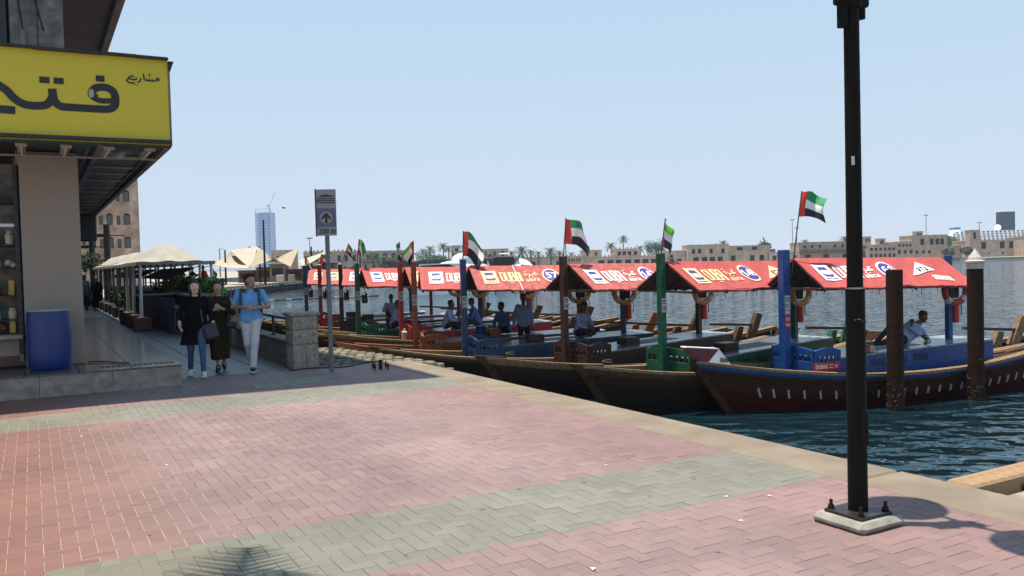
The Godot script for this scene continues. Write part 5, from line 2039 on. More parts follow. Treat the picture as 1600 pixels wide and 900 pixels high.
func fence(mb: MB, w: float, h: float, arch: float, slots: int, lo := 0.5) -> void:
	# panel in xy, from x 0..w, with a row of slots under an arched rail
	var sl := []
	var d := 0.045
	mb.box(Vector3(w / 2, h * lo / 2, 0), Vector3(w, h * lo, d), 0.006)
	mb.box(Vector3(0.03, h * 0.5, 0), Vector3(0.06, h * 1.02, d + 0.01), 0.006)
	mb.box(Vector3(w - 0.03, h * 0.5, 0), Vector3(0.06, h * 1.02, d + 0.01), 0.006)
	for k in slots - 1:
		mb.box(Vector3(w * (k + 1.0) / slots, h * 0.65, 0), Vector3(0.045, h * 0.5, d * 0.8))
	var top := PackedVector2Array()
	var y0 := h * 0.76
	for k in 11:
		var u := k / 10.0
		top.append(Vector2(u * w, y0))
	for k in 11:
		var u := 1.0 - k / 10.0
		top.append(Vector2(u * w, h * 0.97 + arch * pow(sin(u * PI), 0.8)))
	mb.prism(top, -d * 0.6, d * 0.6)


func boat(k: int, px: float, pz: float, a: float, S: float, c: Dictionary) -> Node3D:
	var o := thing("water_taxi", c.label, "boat", Vector3(px, WATER, pz), a, "wooden water taxis moored at the quay")
	var paint: Material = M[c.paint]
	# hull: overlapping planks on each side
	var xs := []
	for q in 25:
		xs.append(-2.1 + 9.5 * q / 24.0)
	var ws := [0.0, 0.10, 0.24, 0.4, 0.58, 0.78, 1.0]
	var mats: Array = c.hull
	for side in [1.0, -1.0]:
		for j in 6:
			var g := []
			for x in xs:
				var row := []
				for r in 4:
					var w := lerpf(ws[j], ws[j + 1], r / 3.0)
					row.append(hull_pt(x, w, side, 0.016 * (1.0 - r / 3.0) + (0.022 if j == 0 else 0.0)))
				g.append(row)
			# a lip under the lower edge
			for q in xs.size():
				g[q].append(hull_pt(xs[q], ws[j + 1], side, -0.012))
			var m := MB.new()
			m.sheet(g, side > 0.0)
			part("hull_plank", m, M[mats[mini(j, mats.size() - 1)]], o)
	# transom and stem
	var st := MB.new()
	var tp := []
	for r in 7:
		tp.append(r / 6.0)
	for r in 6:
		st.quad(hull_pt(7.4, tp[r + 1], 1.0), hull_pt(7.4, tp[r + 1], -1.0), hull_pt(7.4, tp[r], -1.0), hull_pt(7.4, tp[r], 1.0))
	part("transom", st, M[mats[1]], o)
	var sm := MB.new()
	var sp := []
	for r in 9:
		var p := hull_pt(-2.1, r / 9.0, 0.0)
		sp.append(Vector3(p.x - 0.02, p.y, 0))
	for r in 8:
		sm.bar(sp[r], sp[r + 1], 0.11, 0.13)
	part("stem", sm, M[mats[1]], o)
	# stem head
	var hd := MB.new()
	if k == 0:
		hd.prism(PackedVector2Array([Vector2(-2.34, 1.27), Vector2(-1.92, 0.90), Vector2(-1.62, 1.20)]), -0.085, 0.085)
		part("stem_head", hd, M.maroon, o)
		var h2 := MB.new()
		h2.prism(PackedVector2Array([Vector2(-1.90, 0.905), Vector2(-1.34, 0.89), Vector2(-1.60, 1.205)]), -0.088, 0.088)
		part("stem_block", h2, M.ship_white, o)
		var h3 := MB.new()
		h3.prism(PackedVector2Array([Vector2(-2.335, 1.275), Vector2(-1.61, 1.205), Vector2(-1.6, 1.22), Vector2(-2.33, 1.295)]), -0.09, 0.09)
		part("stem_cap", h3, M.ship_white, o)
	else:
		hd.prism(PackedVector2Array([Vector2(-2.36, 1.06), Vector2(-2.02, 0.80), Vector2(-1.45, 0.84), Vector2(-1.62, 0.98)]), -0.06, 0.06)
		part("stem_head", hd, M[c.get("head", "deck_dark")], o)
	# gunwales
	for side in [1.0, -1.0]:
		var gw := MB.new()
		var g := []
		for x in xs:
			var b := beam(x)
			var y := sheer(x)
			var inn := maxf(b - 0.15, 0.0)
			g.append([Vector3(x, y - 0.02, side * (b + 0.045)), Vector3(x, y + 0.035, side * (b + 0.045)), Vector3(x, y + 0.035, side * inn), Vector3(x, y - 0.05, side * inn)])
		for q in xs.size() - 1:
			for r in 3:
				if side > 0:
					gw.quad(g[q][r], g[q + 1][r], g[q + 1][r + 1], g[q][r + 1])
				else:
					gw.quad(g[q][r + 1], g[q + 1][r + 1], g[q + 1][r], g[q][r])
		part("gunwale", gw, M[c.get("gunwale", "deck_wood")], o)
		var rb := MB.new()
		var rp := []
		for x in xs:
			var p := hull_pt(x, 0.11, side, 0.03)
			rp.append(p)
		rb.tube(rp, [0.026], 6)
		part("rubbing_strake", rb, M[mats[1]], o)
	# deck boards lie lengthwise
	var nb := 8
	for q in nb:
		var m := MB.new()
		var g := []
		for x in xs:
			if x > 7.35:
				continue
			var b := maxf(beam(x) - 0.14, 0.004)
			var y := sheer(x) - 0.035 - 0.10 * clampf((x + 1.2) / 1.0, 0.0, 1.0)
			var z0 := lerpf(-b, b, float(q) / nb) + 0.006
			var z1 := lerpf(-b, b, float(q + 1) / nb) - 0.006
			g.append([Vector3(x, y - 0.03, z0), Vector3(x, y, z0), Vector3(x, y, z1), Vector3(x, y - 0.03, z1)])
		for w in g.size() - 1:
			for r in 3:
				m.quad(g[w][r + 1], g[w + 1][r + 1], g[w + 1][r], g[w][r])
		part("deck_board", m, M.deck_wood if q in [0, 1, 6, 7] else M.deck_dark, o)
	# a loose board round the foot of the front post
	var bb := MB.new()
	bb.box(Vector3(-0.1, 0.665, 0.1), Vector3(0.95, 0.035, 0.7), 0.006)
	part("step_board", bb, M.deck_dark, o)
	# the long bench
	var L := S + 0.55
	var bn := MB.new()
	bn.prism(PackedVector2Array([Vector2(0.5, 0.56), Vector2(L, 0.60), Vector2(L, 1.05), Vector2(0.5, 0.90)]), -0.62, 0.62)
	var bench := part("bench", bn, paint, o)
	var bt := MB.new()
	bt.prism(PackedVector2Array([Vector2(0.47, 0.903), Vector2(L + 0.02, 1.053), Vector2(L + 0.02, 1.083), Vector2(0.47, 0.933)]), -0.60, 0.60)
	part("bench_top", bt, M[c.get("top", "bench_top")], o)
	var hb := MB.new()
	var yb := func(x: float) -> float: return 0.933 + (x - 0.47) * 0.15 / (L - 0.45)
	hb.prism(PackedVector2Array([Vector2(2.0, yb.call(2.0) + 0.001), Vector2(3.2, yb.call(3.2) + 0.001), Vector2(3.2, yb.call(3.2) + 0.006), Vector2(2.0, yb.call(2.0) + 0.006)]), -0.28, 0.26)
	part("engine_hatch", hb, M.black, o)
	var eb := MB.new()
	eb.box(Vector3(1.75, yb.call(1.75) + 0.09, 0.1), Vector3(0.42, 0.17, 0.34), 0.01)
	part("engine_box", eb, M[c.get("box", "paint_brown")], o)
	for side in [1.0, -1.0]:
		for q in 3:
			var x0: float = [1.55, 2.1, 2.65][q]
			for r in 6:
				var v := MB.new()
				v.box(Vector3(x0 + r * 0.065, 0.77 + (x0 - 0.5) * 0.028, side * 0.621), Vector3(0.04, 0.13, 0.006))
				part("vent_slot", v, M.black, bench)
	# railing round the front of the bench
	var fr := MB.new()
	fr.at(0.16, 0.66, 0.62, 0, PI / 2, 0)
	fence(fr, 1.24, 0.46, 0.06, 8)
	part("front_rail", fr, paint, o)
	for side in [1.0, -1.0]:
		var f2 := MB.new()
		f2.at(0.16, 0.66, side * 0.62)
		fence(f2, 0.62, 0.44, 0.07, 6, 0.52)
		part("side_rail", f2, paint, o)
	# posts
	var fp := MB.new()
	var pw := 0.175 if k == 0 else 0.14
	fp.box(Vector3(0, 1.86, 0.07 - pw / 2), Vector3(pw, 2.40, pw), 0.012)
	var front := part("front_post", fp, paint, o)
	var rp2 := MB.new()
	var ry: float = yb.call(S)
	rp2.box(Vector3(S, (ry + 2.86) / 2, 0), Vector3(0.12, 2.86 - ry, 0.12), 0.012)
	part("rear_post", rp2, M[c.rear], o)
	var bx := MB.new()
	bx.box(Vector3(S + 0.02, 2.12, 0.09), Vector3(0.26, 0.34, 0.12), 0.02)
	part("switch_box", bx, M.dark_wood if k % 2 else M.black, o)
	# number plates
	var at := on_plane(Transform3D(Basis(), Vector3(-0.062, 0, 0.071)))
	var pl := MB.new()
	pl.box(Vector3(0, 2.02, 0.073), Vector3(0.122, 0.28, 0.006), 0.001)
	var plate := part("number_plate", pl, M.sign_grey, o)
	var nt := MB.new()
	text(nt, c.num, Vector2(0.006, 1.96), 0.07, at, 0.009, 0.8)
	stroke(nt, [Vector2(0.015, 2.11), Vector2(0.105, 2.11)], 0.02, at, 0.009)
	stroke(nt, [Vector2(0.015, 2.06), Vector2(0.105, 2.06)], 0.016, at, 0.009)
	part("number", nt, M.black, plate)
	if k == 0:
		var p2 := MB.new()
		p2.box(Vector3(0, 1.66, 0.073), Vector3(0.124, 0.26, 0.006), 0.001)
		var plate2 := part("red_plate", p2, M.red_paint, o)
		var n2 := MB.new()
		text(n2, "61", Vector2(0.02, 1.70), 0.07, at, 0.009, 0.8)
		stroke(n2, [Vector2(0.02, 1.60), Vector2(0.06, 1.57), Vector2(0.105, 1.6)], 0.02, at, 0.009)
		part("number", n2, M.white_print, plate2)
		var p3 := MB.new()
		p3.box(Vector3(0, 1.83, 0.073), Vector3(0.11, 0.07, 0.006), 0.001)
		part("small_plate", p3, M.sign_grey, o)
		var p4 := MB.new()
		p4.box(Vector3(0.42, 0.80, 0.662), Vector3(0.62, 0.15, 0.012), 0.002)
		var np := part("name_board", p4, M.red_paint, o)
		var a4 := on_plane(Transform3D(Basis(), Vector3(0.42, 0.80, 0.668)))
		var n4 := MB.new()
		text(n4, "DUBAI", Vector2(-0.27, 0.0), 0.08, a4, 0.003, 0.85)
		text(n4, "61", Vector2(0.19, 0.0), 0.06, a4, 0.003, 0.85)
		stroke(n4, [Vector2(0.06, 0.03), Vector2(0.15, 0.03)], 0.012, a4, 0.003)
		stroke(n4, [Vector2(0.06, -0.02), Vector2(0.14, -0.02)], 0.012, a4, 0.003)
		part("lettering", n4, M.white_print, np)
		for q in 25:
			var x := -1.05 + q * 0.305
			var w := 0.30 if x < 4.0 else 0.34
			var m := MB.new()
			m.bar(hull_pt(x, w, 1.0, 0.02), hull_pt(x + 0.06, w + 0.14, 1.0, 0.02), 0.036, 0.02)
			part("white_strip", m, M.sign_grey, o)
	# roof frame, boards and cloth
	var x0: float = c.get("roof", 0.14)
	var x1: float = S + c.get("roof_end", 0.1)
	var rg := MB.new()
	rg.bar(Vector3(x0 + 0.03, 2.80, 0), Vector3(x1 - 0.03, 2.74, 0), 0.07, 0.09)
	for q in 6:
		var x := lerpf(x0 + 0.05, x1 - 0.05, q / 5.0)
		for side in [1.0, -1.0]:
			rg.bar(roof_pt(S, x0, x, 0.0, side, -0.07), roof_pt(S, x0, x, 1.0, side, -0.07), 0.045, 0.045)
		if q in [0, 5]:
			rg.bar(roof_pt(S, x0, x, 0.02, 1.0, -0.07), roof_pt(S, x0, x, 0.02, -1.0, -0.07), 0.04, 0.04)
	for side in [1.0, -1.0]:
		rg.bar(roof_pt(S, x0, x0 + 0.02, 0.02, side, -0.05), roof_pt(S, x0, x1 - 0.02, 0.02, side, -0.05), 0.04, 0.05)
	part("roof_frame", rg, M.roof_board, o)
	for side in [1.0, -1.0]:
		var bd := MB.new()
		var g := []
		var g2 := []
		for q in 65:
			var x := lerpf(x0, x1, q / 64.0)
			var row := []
			var row2 := []
			for r in 13:
				row.append(roof_pt(S, x0, x, r / 12.0, side))
				row2.append(roof_pt(S, x0, x + (0.01 if q < 32 else -0.01), 0.01 + 0.98 * r / 12.0, side, -0.022))
			g.append(row)
			g2.append(row2)
		bd.sheet(g2, side < 0.0)
		part("roof_boards", bd, M.roof_board, o)
		var cl := MB.new()
		cl.sheet(g, side > 0.0)
		# hem folded down at the eave, ragged
		for q in 64:
			var a0: Vector3 = g[q][0]
			var b0: Vector3 = g[q + 1][0]
			var d0 := 0.035 + 0.008 * sin(q * 1.2 + k)
			var d1 := 0.035 + 0.008 * sin((q + 1) * 1.2 + k)
			cl.quad(a0 - Vector3(0, d0, 0), b0 - Vector3(0, d1, 0), b0, a0)
		for q in [0, 64]:
			for r in 12:
				var a0: Vector3 = g[q][r]
				var b0: Vector3 = g[q][r + 1]
				var inw := Vector3(0, -0.035, 0)
				cl.quad(a0, b0, b0 + inw, a0 + inw)
		part("roof_cloth", cl, M[["red_cloth", "red_cloth", "red_faded", "red_faded", "red_cloth", "red_orange"][k % 6]], o)
		var hk := MB.new()
		for q in 9:
			var x := lerpf(x0 + 0.4, x1 - 0.2, q / 8.0) + 0.12 * sin(q * 3.7 + k)
			var p := roof_pt(S, x0, x, 0.0, side) - Vector3(0, 0.03, 0)
			hk.bar(p, p + Vector3(0.03 * sin(q * 2.0), -0.10 - 0.04 * (q % 2), 0.01), 0.009, 0.009)
		part("tie_cords", hk, M.black, o)
	for q in c.get("seams", []):
		var sm2 := MB.new()
		var pts := []
		for r in 7:
			pts.append(roof_pt(S, x0, float(q), r / 6.0, 1.0, 0.006))
		sm2.tube(pts, [0.011], 5)
		part("seam", sm2, M.white_print, o)
	roof_print(o, S, x0, c)
	# stern gear
	var rd := MB.new()
	rd.prism(PackedVector2Array([Vector2(S + 1.75, 0.85), Vector2(S + 2.0, 0.85), Vector2(S + 2.28, 1.42), Vector2(S + 2.08, 1.47)]), -0.07, 0.07)
	part("rudder_head", rd, M[c.get("rudder", "deck_dark")], o)
	var r2 := MB.new()
	r2.prism(PackedVector2Array([Vector2(S + 1.35, 0.78), Vector2(S + 1.62, 0.78), Vector2(S + 1.72, 1.12), Vector2(S + 1.55, 1.14)]), -0.2, -0.08)
	part("stern_block", r2, M[c.get("rudder", "deck_dark")], o)
	var tl := MB.new()
	tl.bar(Vector3(S + 0.35, 1.28, 0.05), Vector3(S + 2.0, 1.16, 0), 0.06, 0.06)
	part("tiller", tl, M[c.get("tiller", "deck_dark")], o)
	if c.has("flag"):
		flag(o, c.flag, k)
	return o


const D_ := [[[0, 0], [0, 1]], [[0, 1], [0.34, 1], [0.52, 0.82], [0.52, 0.18], [0.34, 0], [0, 0]]]
const U_ := [[[0, 1], [0, 0.12], [0.12, 0], [0.40, 0], [0.52, 0.12], [0.52, 1]]]
const B_ := [[[0, 0], [0, 1]], [[0, 1], [0.42, 1], [0.42, 0.55], [0, 0.52]], [[0.1, 0.52], [0.52, 0.50], [0.52, 0], [0, 0]]]
const A_ := [[[0, 0], [0, 0.86], [0.14, 1], [0.40, 1], [0.52, 0.86], [0.52, 0]], [[0, 0.42], [0.52, 0.42]]]
const I_ := [[[0.0, 0], [0.0, 1]]]


func roof_print(o: Node3D, S: float, rx: float, c: Dictionary) -> void:
	var ink: Material = M[c.get("ink", "white_print")]
	var at := func(p: Vector2, lift: float) -> Vector3: return roof_pt(S, rx, p.x + rx, p.y / 1.05, 1.0, lift + 0.007)
	var lg := MB.new()
	var x0 := 0.23
	for a in 5:
		for b in 5:
			var w := 0.37 / 5
			var h := 0.55 / 5
			var p := Vector2(x0 + a * w, 0.25 + b * h)
			lg.quad(at.call(p, 0.008), at.call(p + Vector2(w, 0), 0.008), at.call(p + Vector2(w, h), 0.008), at.call(p + Vector2(0, h), 0.008))
	var logo := part("logo_field", lg, ink, o)
	var bm := MB.new()
	patch(bm, [Vector2(x0 + 0.07, 0.63), Vector2(x0 + 0.30, 0.63), Vector2(x0 + 0.28, 0.73), Vector2(x0 + 0.10, 0.73)], at, 0.013)
	stroke(bm, [Vector2(x0 + 0.10, 0.44), Vector2(x0 + 0.10, 0.63)], 0.014, at, 0.013)
	stroke(bm, [Vector2(x0 + 0.28, 0.44), Vector2(x0 + 0.28, 0.63)], 0.014, at, 0.013)
	patch(bm, [Vector2(x0 + 0.05, 0.48), Vector2(x0 + 0.09, 0.385), Vector2(x0 + 0.28, 0.385), Vector2(x0 + 0.335, 0.50), Vector2(x0 + 0.28, 0.47), Vector2(x0 + 0.09, 0.47)], at, 0.0125)
	for q in 6:
		patch(bm, oval(Vector2(x0 + 0.07 + q * 0.046, 0.315), 0.023, 0.022, 8), at, 0.0125)
	part("logo_boat", bm, M.navy, logo)
	var tx := MB.new()
	var x := 0.70
	for e in [[D_, 0.125], [U_, 0.125], [B_, 0.125], [A_, 0.125], [I_, 0.05]]:
		for s in e[0]:
			var pts := []
			for p in s:
				pts.append(Vector2(x + p[0] * 0.165, 0.36 + p[1] * 0.36))
			stroke(tx, pts, 0.036, at, 0.008)
		x += e[1]
	for q in 2:
		var dx := 0.875 + q * 0.055
		patch(tx, [Vector2(dx, 0.27), Vector2(dx + 0.035, 0.27), Vector2(dx + 0.035, 0.315), Vector2(dx, 0.315)], at, 0.008)
	text(tx, "abra", Vector2(1.29, 0.42), 0.15, at, 0.008, 0.8)
	# the small arabic word above it
	var w := 0.024
	stroke(tx, [Vector2(1.33, 0.60), Vector2(1.31, 0.66), Vector2(1.34, 0.69), Vector2(1.38, 0.66), Vector2(1.36, 0.60), Vector2(1.33, 0.60)], w * 0.8, at, 0.008)
	stroke(tx, [Vector2(1.44, 0.66), Vector2(1.44, 0.60), Vector2(1.40, 0.54)], w, at, 0.008)
	stroke(tx, [Vector2(1.46, 0.61), Vector2(1.52, 0.61), Vector2(1.53, 0.67)], w, at, 0.009)
	stroke(tx, [Vector2(1.52, 0.61), Vector2(1.63, 0.61)], w, at, 0.008)
	stroke(tx, [Vector2(1.63, 0.72), Vector2(1.58, 0.72), Vector2(1.575, 0.65), Vector2(1.63, 0.62)], w, at, 0.009)
	for d in [Vector2(1.325, 0.76), Vector2(1.37, 0.76), Vector2(1.50, 0.53)]:
		patch(tx, oval(d, 0.015, 0.02, 6), at, 0.008)
	part("lettering", tx, ink, o)
	var ring := MB.new()
	patch(ring, oval(Vector2(1.98, 0.55), 0.23, 0.31, 28), at, 0.008)
	var rg := part("number_ring", ring, ink, o)
	var fl := MB.new()
	patch(fl, oval(Vector2(1.98, 0.55), 0.19, 0.26, 28), at, 0.012)
	part("ring_field", fl, M.navy, rg)
	var nm := MB.new()
	text(nm, c.num, Vector2(1.98 - 0.066 * c.num.length(), 0.55), 0.25, at, 0.016, 0.72)
	part("ring_number", nm, M.white_print, rg)
	var tri := MB.new()
	patch(tri, [Vector2(2.50, 0.40), Vector2(3.22, 0.56), Vector2(2.93, 0.86)], at, 0.008)
	var tr := part("triangle", tri, ink, o)
	var t2 := MB.new()
	text(t2, "RTA", Vector2(2.76, 0.585), 0.17, at, 0.013, 0.68)
	part("triangle_letters", t2, M.black, tr)
	var t3 := MB.new()
	text(t3, "8009090", Vector2(2.93, 0.27), 0.18, at, 0.008, 0.52)
	part("phone_number", t3, ink, o)


# a four-coloured flag on a pole: f = [pole foot, pole top, hoist, fly, direction of the fly (x, z), droop, lime]
func flag(o: Node3D, f: Array, k: int) -> void:
	var a: Vector3 = f[0]
	var b: Vector3 = f[1]
	var m := MB.new()
	m.tube([a, b + (b - a).normalized() * 0.02], [0.014, 0.010], 6)
	var pole := part("flag_pole", m, M.black, o)
	var up := (b - a).normalized()
	var dir: Vector3 = (f[4] as Vector3).normalized()
	var side := dir.cross(Vector3.UP).normalized()
	var h: float = f[2]
	var w: float = f[3]
	var dr: float = f[5]
	var at := func(u: float, v: float) -> Vector3:
		var q := u * w
		var sag := dr * (u * u * 0.6 + u * 0.4)
		return b - up * (v * h) + dir * q * cos(dr * 0.9) - Vector3.UP * q * sin(sag) + side * (0.07 * sin(u * 7.0 + v * 2.6 + k * 1.7) * (0.25 + u)) - dir * (0.09 * sin(v * 4.0 + k) * u) + Vector3.UP * (0.05 * sin(u * 5.5 + k * 2.1) * u)
	for band in [["flag_red", 0.0, 0.26, 0.0, 1.0], ["flag_lime" if f[6] else "flag_green", 0.26, 1.0, 0.0, 0.333], ["flag_white", 0.26, 1.0, 0.333, 0.667], ["flag_black", 0.26, 1.0, 0.667, 1.0]]:
		var g := []
		for q in 13:
			var row := []
			for r in 7:
				row.append(at.call(lerpf(band[1], band[2], q / 12.0), lerpf(band[3], band[4], r / 6.0)))
			g.append(row)
		var s := MB.new()
		s.sheet(g)
		part("flag_stripe", s, M[band[0]], pole)


func boats() -> void:
	mk("red_faded", Color(0.56, 0.125, 0.11), 0.8, "plaster", 0.9, {"dirt": "stain", "dsc": 0.6})
	mk("red_orange", Color(0.54, 0.10, 0.055), 0.78, "stain", 0.9, {"dirt": "plaster", "dsc": 0.6})
	var D := [
		[5.36, -16.72, 20.5, 4.25, {"paint": "paint_blue", "rear": "paint_blue", "hull": ["paint_blue", "hull_wood", "hull_wood", "hull_red", "hull_red", "hull_red"], "num": "61", "label": "nearest blue water taxi with a maroon and white stem head", "roof": 0.22, "roof_end": -0.2, "ink": "white_print", "rudder": "deck_wood", "flag": [Vector3(0.08, 2.5, 0.1), Vector3(0.40, 4.19, 0.05), 0.50, 0.54, Vector3(1, 0, 0.15), 0.2, false]}],
		[2.97, -16.94, 34.5, 4.15, {"paint": "paint_green", "rear": "paint_green", "hull": ["deck_dark", "hull_wood", "hull_dark", "hull_dark", "hull_dark", "hull_dark"], "num": "145", "label": "green water taxi with cream canopy lettering and number 145", "ink": "cream_print", "rudder": "paint_green", "head": "deck_dark", "flag": [Vector3(0.0, 2.95, 0), Vector3(0.15, 2.95 + 0.78, 0), 0.55, 0.45, Vector3(1, 0, -0.3), 0.85, true]}],
		[1.14, -18.75, 33.5, 4.15, {"paint": "paint_brown", "rear": "paint_brown", "hull": ["deck_wood", "hull_wood", "hull_dark", "hull_dark", "hull_dark"], "num": "142", "label": "dark brown water taxi with white canopy lettering between the green and the blue one", "ink": "white_print", "flag": [Vector3(0.0, 2.9, 0), Vector3(0.10, 2.95 + 0.93, 0), 0.55, 0.62, Vector3(1, 0, 0.1), 0.42, false]}],
		[-1.18, -20.72, 16.5, 4.2, {"paint": "paint_dkblue", "rear": "paint_dkblue", "hull": ["deck_dark", "hull_dark", "hull_dark", "hull_dark", "hull_dark"], "num": "57", "label": "dark blue water taxi with cream lettering and number 57 on a seamed canopy", "ink": "cream_print", "top": "bench_green", "seams": [1.25, 2.55, 4.1], "flag": [Vector3(0.0, 2.9, 0), Vector3(0.03, 2.95 + 0.78, 0), 0.6, 0.5, Vector3(1, 0, 0.2), 0.7, false]}],
		[-2.58, -22.44, 9.0, 4.45, {"paint": "paint_orange", "rear": "paint_rustred", "hull": ["hull_orange", "hull_wood", "hull_dark", "hull_dark", "hull_dark"], "gunwale": "hull_orange", "num": "63", "label": "orange brown water taxi with an orange front post and rounded fence", "ink": "white_print", "head": "hull_dark", "rudder": "paint_orange", "flag": [Vector3(0.0, 2.9, 0), Vector3(0.02, 2.95 + 0.62, 0), 0.42, 0.35, Vector3(-1, 0, 0.1), 1.1, true]}],
		[-3.36, -25.64, 19.5, 4.1, {"paint": "paint_red", "rear": "paint_red", "hull": ["hull_orange", "hull_wood", "hull_red", "hull_dark"], "num": "88", "label": "bright red water taxi with a red fence and white canister at its post", "ink": "cream_print", "head": "hull_orange", "flag": [Vector3(0.0, 2.9, 0), Vector3(0.0, 2.95 + 0.7, 0), 0.5, 0.2, Vector3(-0.4, 0, 1), 1.25, false]}],
		[-4.90, -26.97, 21.5, 4.1, {"paint": "paint_green", "rear": "paint_darkgreen", "hull": ["hull_wood", "hull_dark", "hull_dark"], "num": "36", "label": "green water taxi behind the red one, seventh from the right", "ink": "white_print", "flag": [Vector3(0.0, 2.9, 0), Vector3(0.1, 2.95 + 0.85, 0), 0.5, 0.4, Vector3(1, 0, 0), 1.1, false]}],
		[-6.00, -29.86, 4.0, 4.1, {"paint": "paint_black", "rear": "paint_rustred", "hull": ["hull_wood", "hull_dark", "hull_dark"], "num": "29", "label": "water taxi with a black front post, third from the far end", "ink": "white_print", "flag": [Vector3(0.0, 2.9, 0), Vector3(0.3, 2.95 + 0.8, 0), 0.36, 0.36, Vector3(1, 0, 0), 1.0, false]}],
		[-7.15, -31.72, 6.0, 4.1, {"paint": "paint_red", "rear": "paint_rustred", "hull": ["hull_wood", "hull_dark", "hull_dark"], "num": "12", "label": "water taxi with a slim red front post behind the sign post", "ink": "cream_print", "flag": [Vector3(0.0, 2.9, 0), Vector3(0.08, 2.95 + 0.5, 0), 0.42, 0.42, Vector3(1, 0, 0), 0.8, false]}],
		[-8.16, -33.71, 7.0, 4.1, {"paint": "paint_bluegrey", "rear": "paint_dkblue", "hull": ["hull_wood", "hull_dark", "hull_dark"], "num": "40", "label": "farthest water taxi with a blue grey front post", "ink": "cream_print", "flag": [Vector3(0.0, 2.9, 0), Vector3(0.0, 2.95 + 0.45, 0), 0.42, 0.32, Vector3(1, 0, 0), 1.1, false]}]]
	for k in D.size():
		var e: Array = D[k]
		var a := deg_to_rad(e[2])
		boat(k, e[0], e[1], a, e[3], e[4])
		var tr := Transform3D(Basis(Vector3.UP, a), Vector3(e[0], WATER, e[1]))
		var S: float = e[3]
		# a life ring hung under the canopy by the rear post
		if k < 8:
			var lr := thing("life_ring", ["red life ring under the nearest blue taxi's canopy, by its rear post", "orange life ring under the canopy of the green taxi with number 145", "orange life ring under the dark brown taxi's canopy", "orange life ring on the dark blue taxi numbered 57", "orange life ring under the orange brown taxi's canopy", "orange life ring under the red taxi's canopy", "orange life ring under the seventh taxi's canopy", "orange life ring under the canopy of the taxi with the black post"][k], "life ring", tr * Vector3(S - 0.05, 2.12, 0.22), a - 0.1, "life rings under the canopies")
			var m := MB.new()
			var pts := []
			for q in 29:
				pts.append(Vector3(cos(TAU * q / 28.0) * 0.27, sin(TAU * q / 28.0) * 0.27, 0))
			m.tube(pts, [0.068], 10, false)
			part("ring", m, M.red_ring if k == 0 else M.orange_ring, lr)
			for q in 4:
				var b := MB.new()
				var p2 := []
				for r in 4:
					var g := TAU * (q / 4.0 + 0.1 + r * 0.022)
					p2.append(Vector3(cos(g) * 0.27, sin(g) * 0.27, 0))
				b.tube(p2, [0.072], 10, false)
				part("band", b, M.sign_grey, lr)
		# extinguisher strapped to the rear post
		if k < 7:
			var fx := thing("fire_extinguisher", ["red fire extinguisher on the nearest blue taxi's rear post, behind the pile", "red fire extinguisher on the dark green rear post of taxi 145", "red fire extinguisher on the dark brown taxi's rear post", "dull red fire extinguisher on the rear post of taxi 57", "red fire extinguisher on the orange brown taxi's rear post", "pale fire extinguisher by the red taxi's rear post", "pale fire extinguisher by the seventh taxi's rear post"][k], "fire extinguisher", tr * Vector3(S + 0.13, 1.42, 0.06), a, "fire extinguishers on the rear posts")
			var m := MB.new()
			m.lathe([Vector2(0, 0), Vector2(0.065, 0.0), Vector2(0.075, 0.02), Vector2(0.075, 0.36), Vector2(0.05, 0.42), Vector2(0.025, 0.44), Vector2(0.025, 0.47), Vector2(0, 0.47)], 14)
			part("cylinder", m, M.red_paint if k < 5 else M.sign_grey, fx)
			var v := MB.new()
			v.box(Vector3(0.02, 0.49, 0), Vector3(0.13, 0.03, 0.03), 0.006)
			v.box(Vector3(0.03, 0.53, 0), Vector3(0.12, 0.015, 0.025), 0.004)
			part("valve", v, M.black, fx)
			var h := MB.new()
			h.tube([Vector3(0.05, 0.48, 0), Vector3(0.12, 0.46, 0.01), Vector3(0.14, 0.36, 0.02), Vector3(0.11, 0.2, 0.05), Vector3(0.08, 0.16, 0.06)], [0.012], 6)
			part("hose", h, M.black, fx)
	# lanterns hung from the posts of the far boats
	for q in 4:
		var e: Array = D[6 + q]
		var tr := Transform3D(Basis(Vector3.UP, deg_to_rad(e[2])), Vector3(e[0], WATER, e[1]))
		var ln := thing("boat_lantern", ["lantern hung by the post of the seventh taxi from the right", "lantern hung by the black post", "lantern hung by the slim red post behind the sign", "lantern hung by the farthest blue grey post"][q], "lantern", tr * Vector3(0.2, 1.78, 0.12), 0.0, "lanterns hung on the boats")
		var m := MB.new()
		m.lathe([Vector2(0.07, 0), Vector2(0.10, 0.03), Vector2(0.085, 0.26), Vector2(0.10, 0.27), Vector2(0.03, 0.36), Vector2(0, 0.36)], 8)
		part("housing", m, M.dark_metal, ln)
		var w := MB.new()
		w.bar(Vector3(0, 0.36, 0), Vector3(0, 0.62, 0), 0.012, 0.012)
		part("hook", w, M.black, ln)
	# things lying on the benches
	var bt := func(k: int, x: float, y: float, z: float) -> Vector3:
		var e: Array = D[k]
		return Transform3D(Basis(Vector3.UP, deg_to_rad(e[2])), Vector3(e[0], WATER, e[1])) * Vector3(x, 0.93 + (x - 0.47) * 0.0345 + y, z)
	var rb := MB.new()
	rb.box(Vector3(0, 0.08, 0), Vector3(0.24, 0.15, 0.2), 0.015)
	rb.box(Vector3(0, 0.16, 0), Vector3(0.26, 0.02, 0.22), 0.006)
	alone("red_box", rb, M.red_ring, "small red lidded box on the nearest blue taxi's bench", "box", bt.call(0, 1.5, 0.002, 0.42), 0.4)
	var cb := MB.new()
	cb.box(Vector3(0, 0.07, 0), Vector3(0.12, 0.13, 0.12), 0.01)
	alone("tin", cb, M.pile_white, "small pale tin beside the red box on the nearest taxi", "tin", bt.call(0, 1.72, 0.002, 0.42), 0.2)
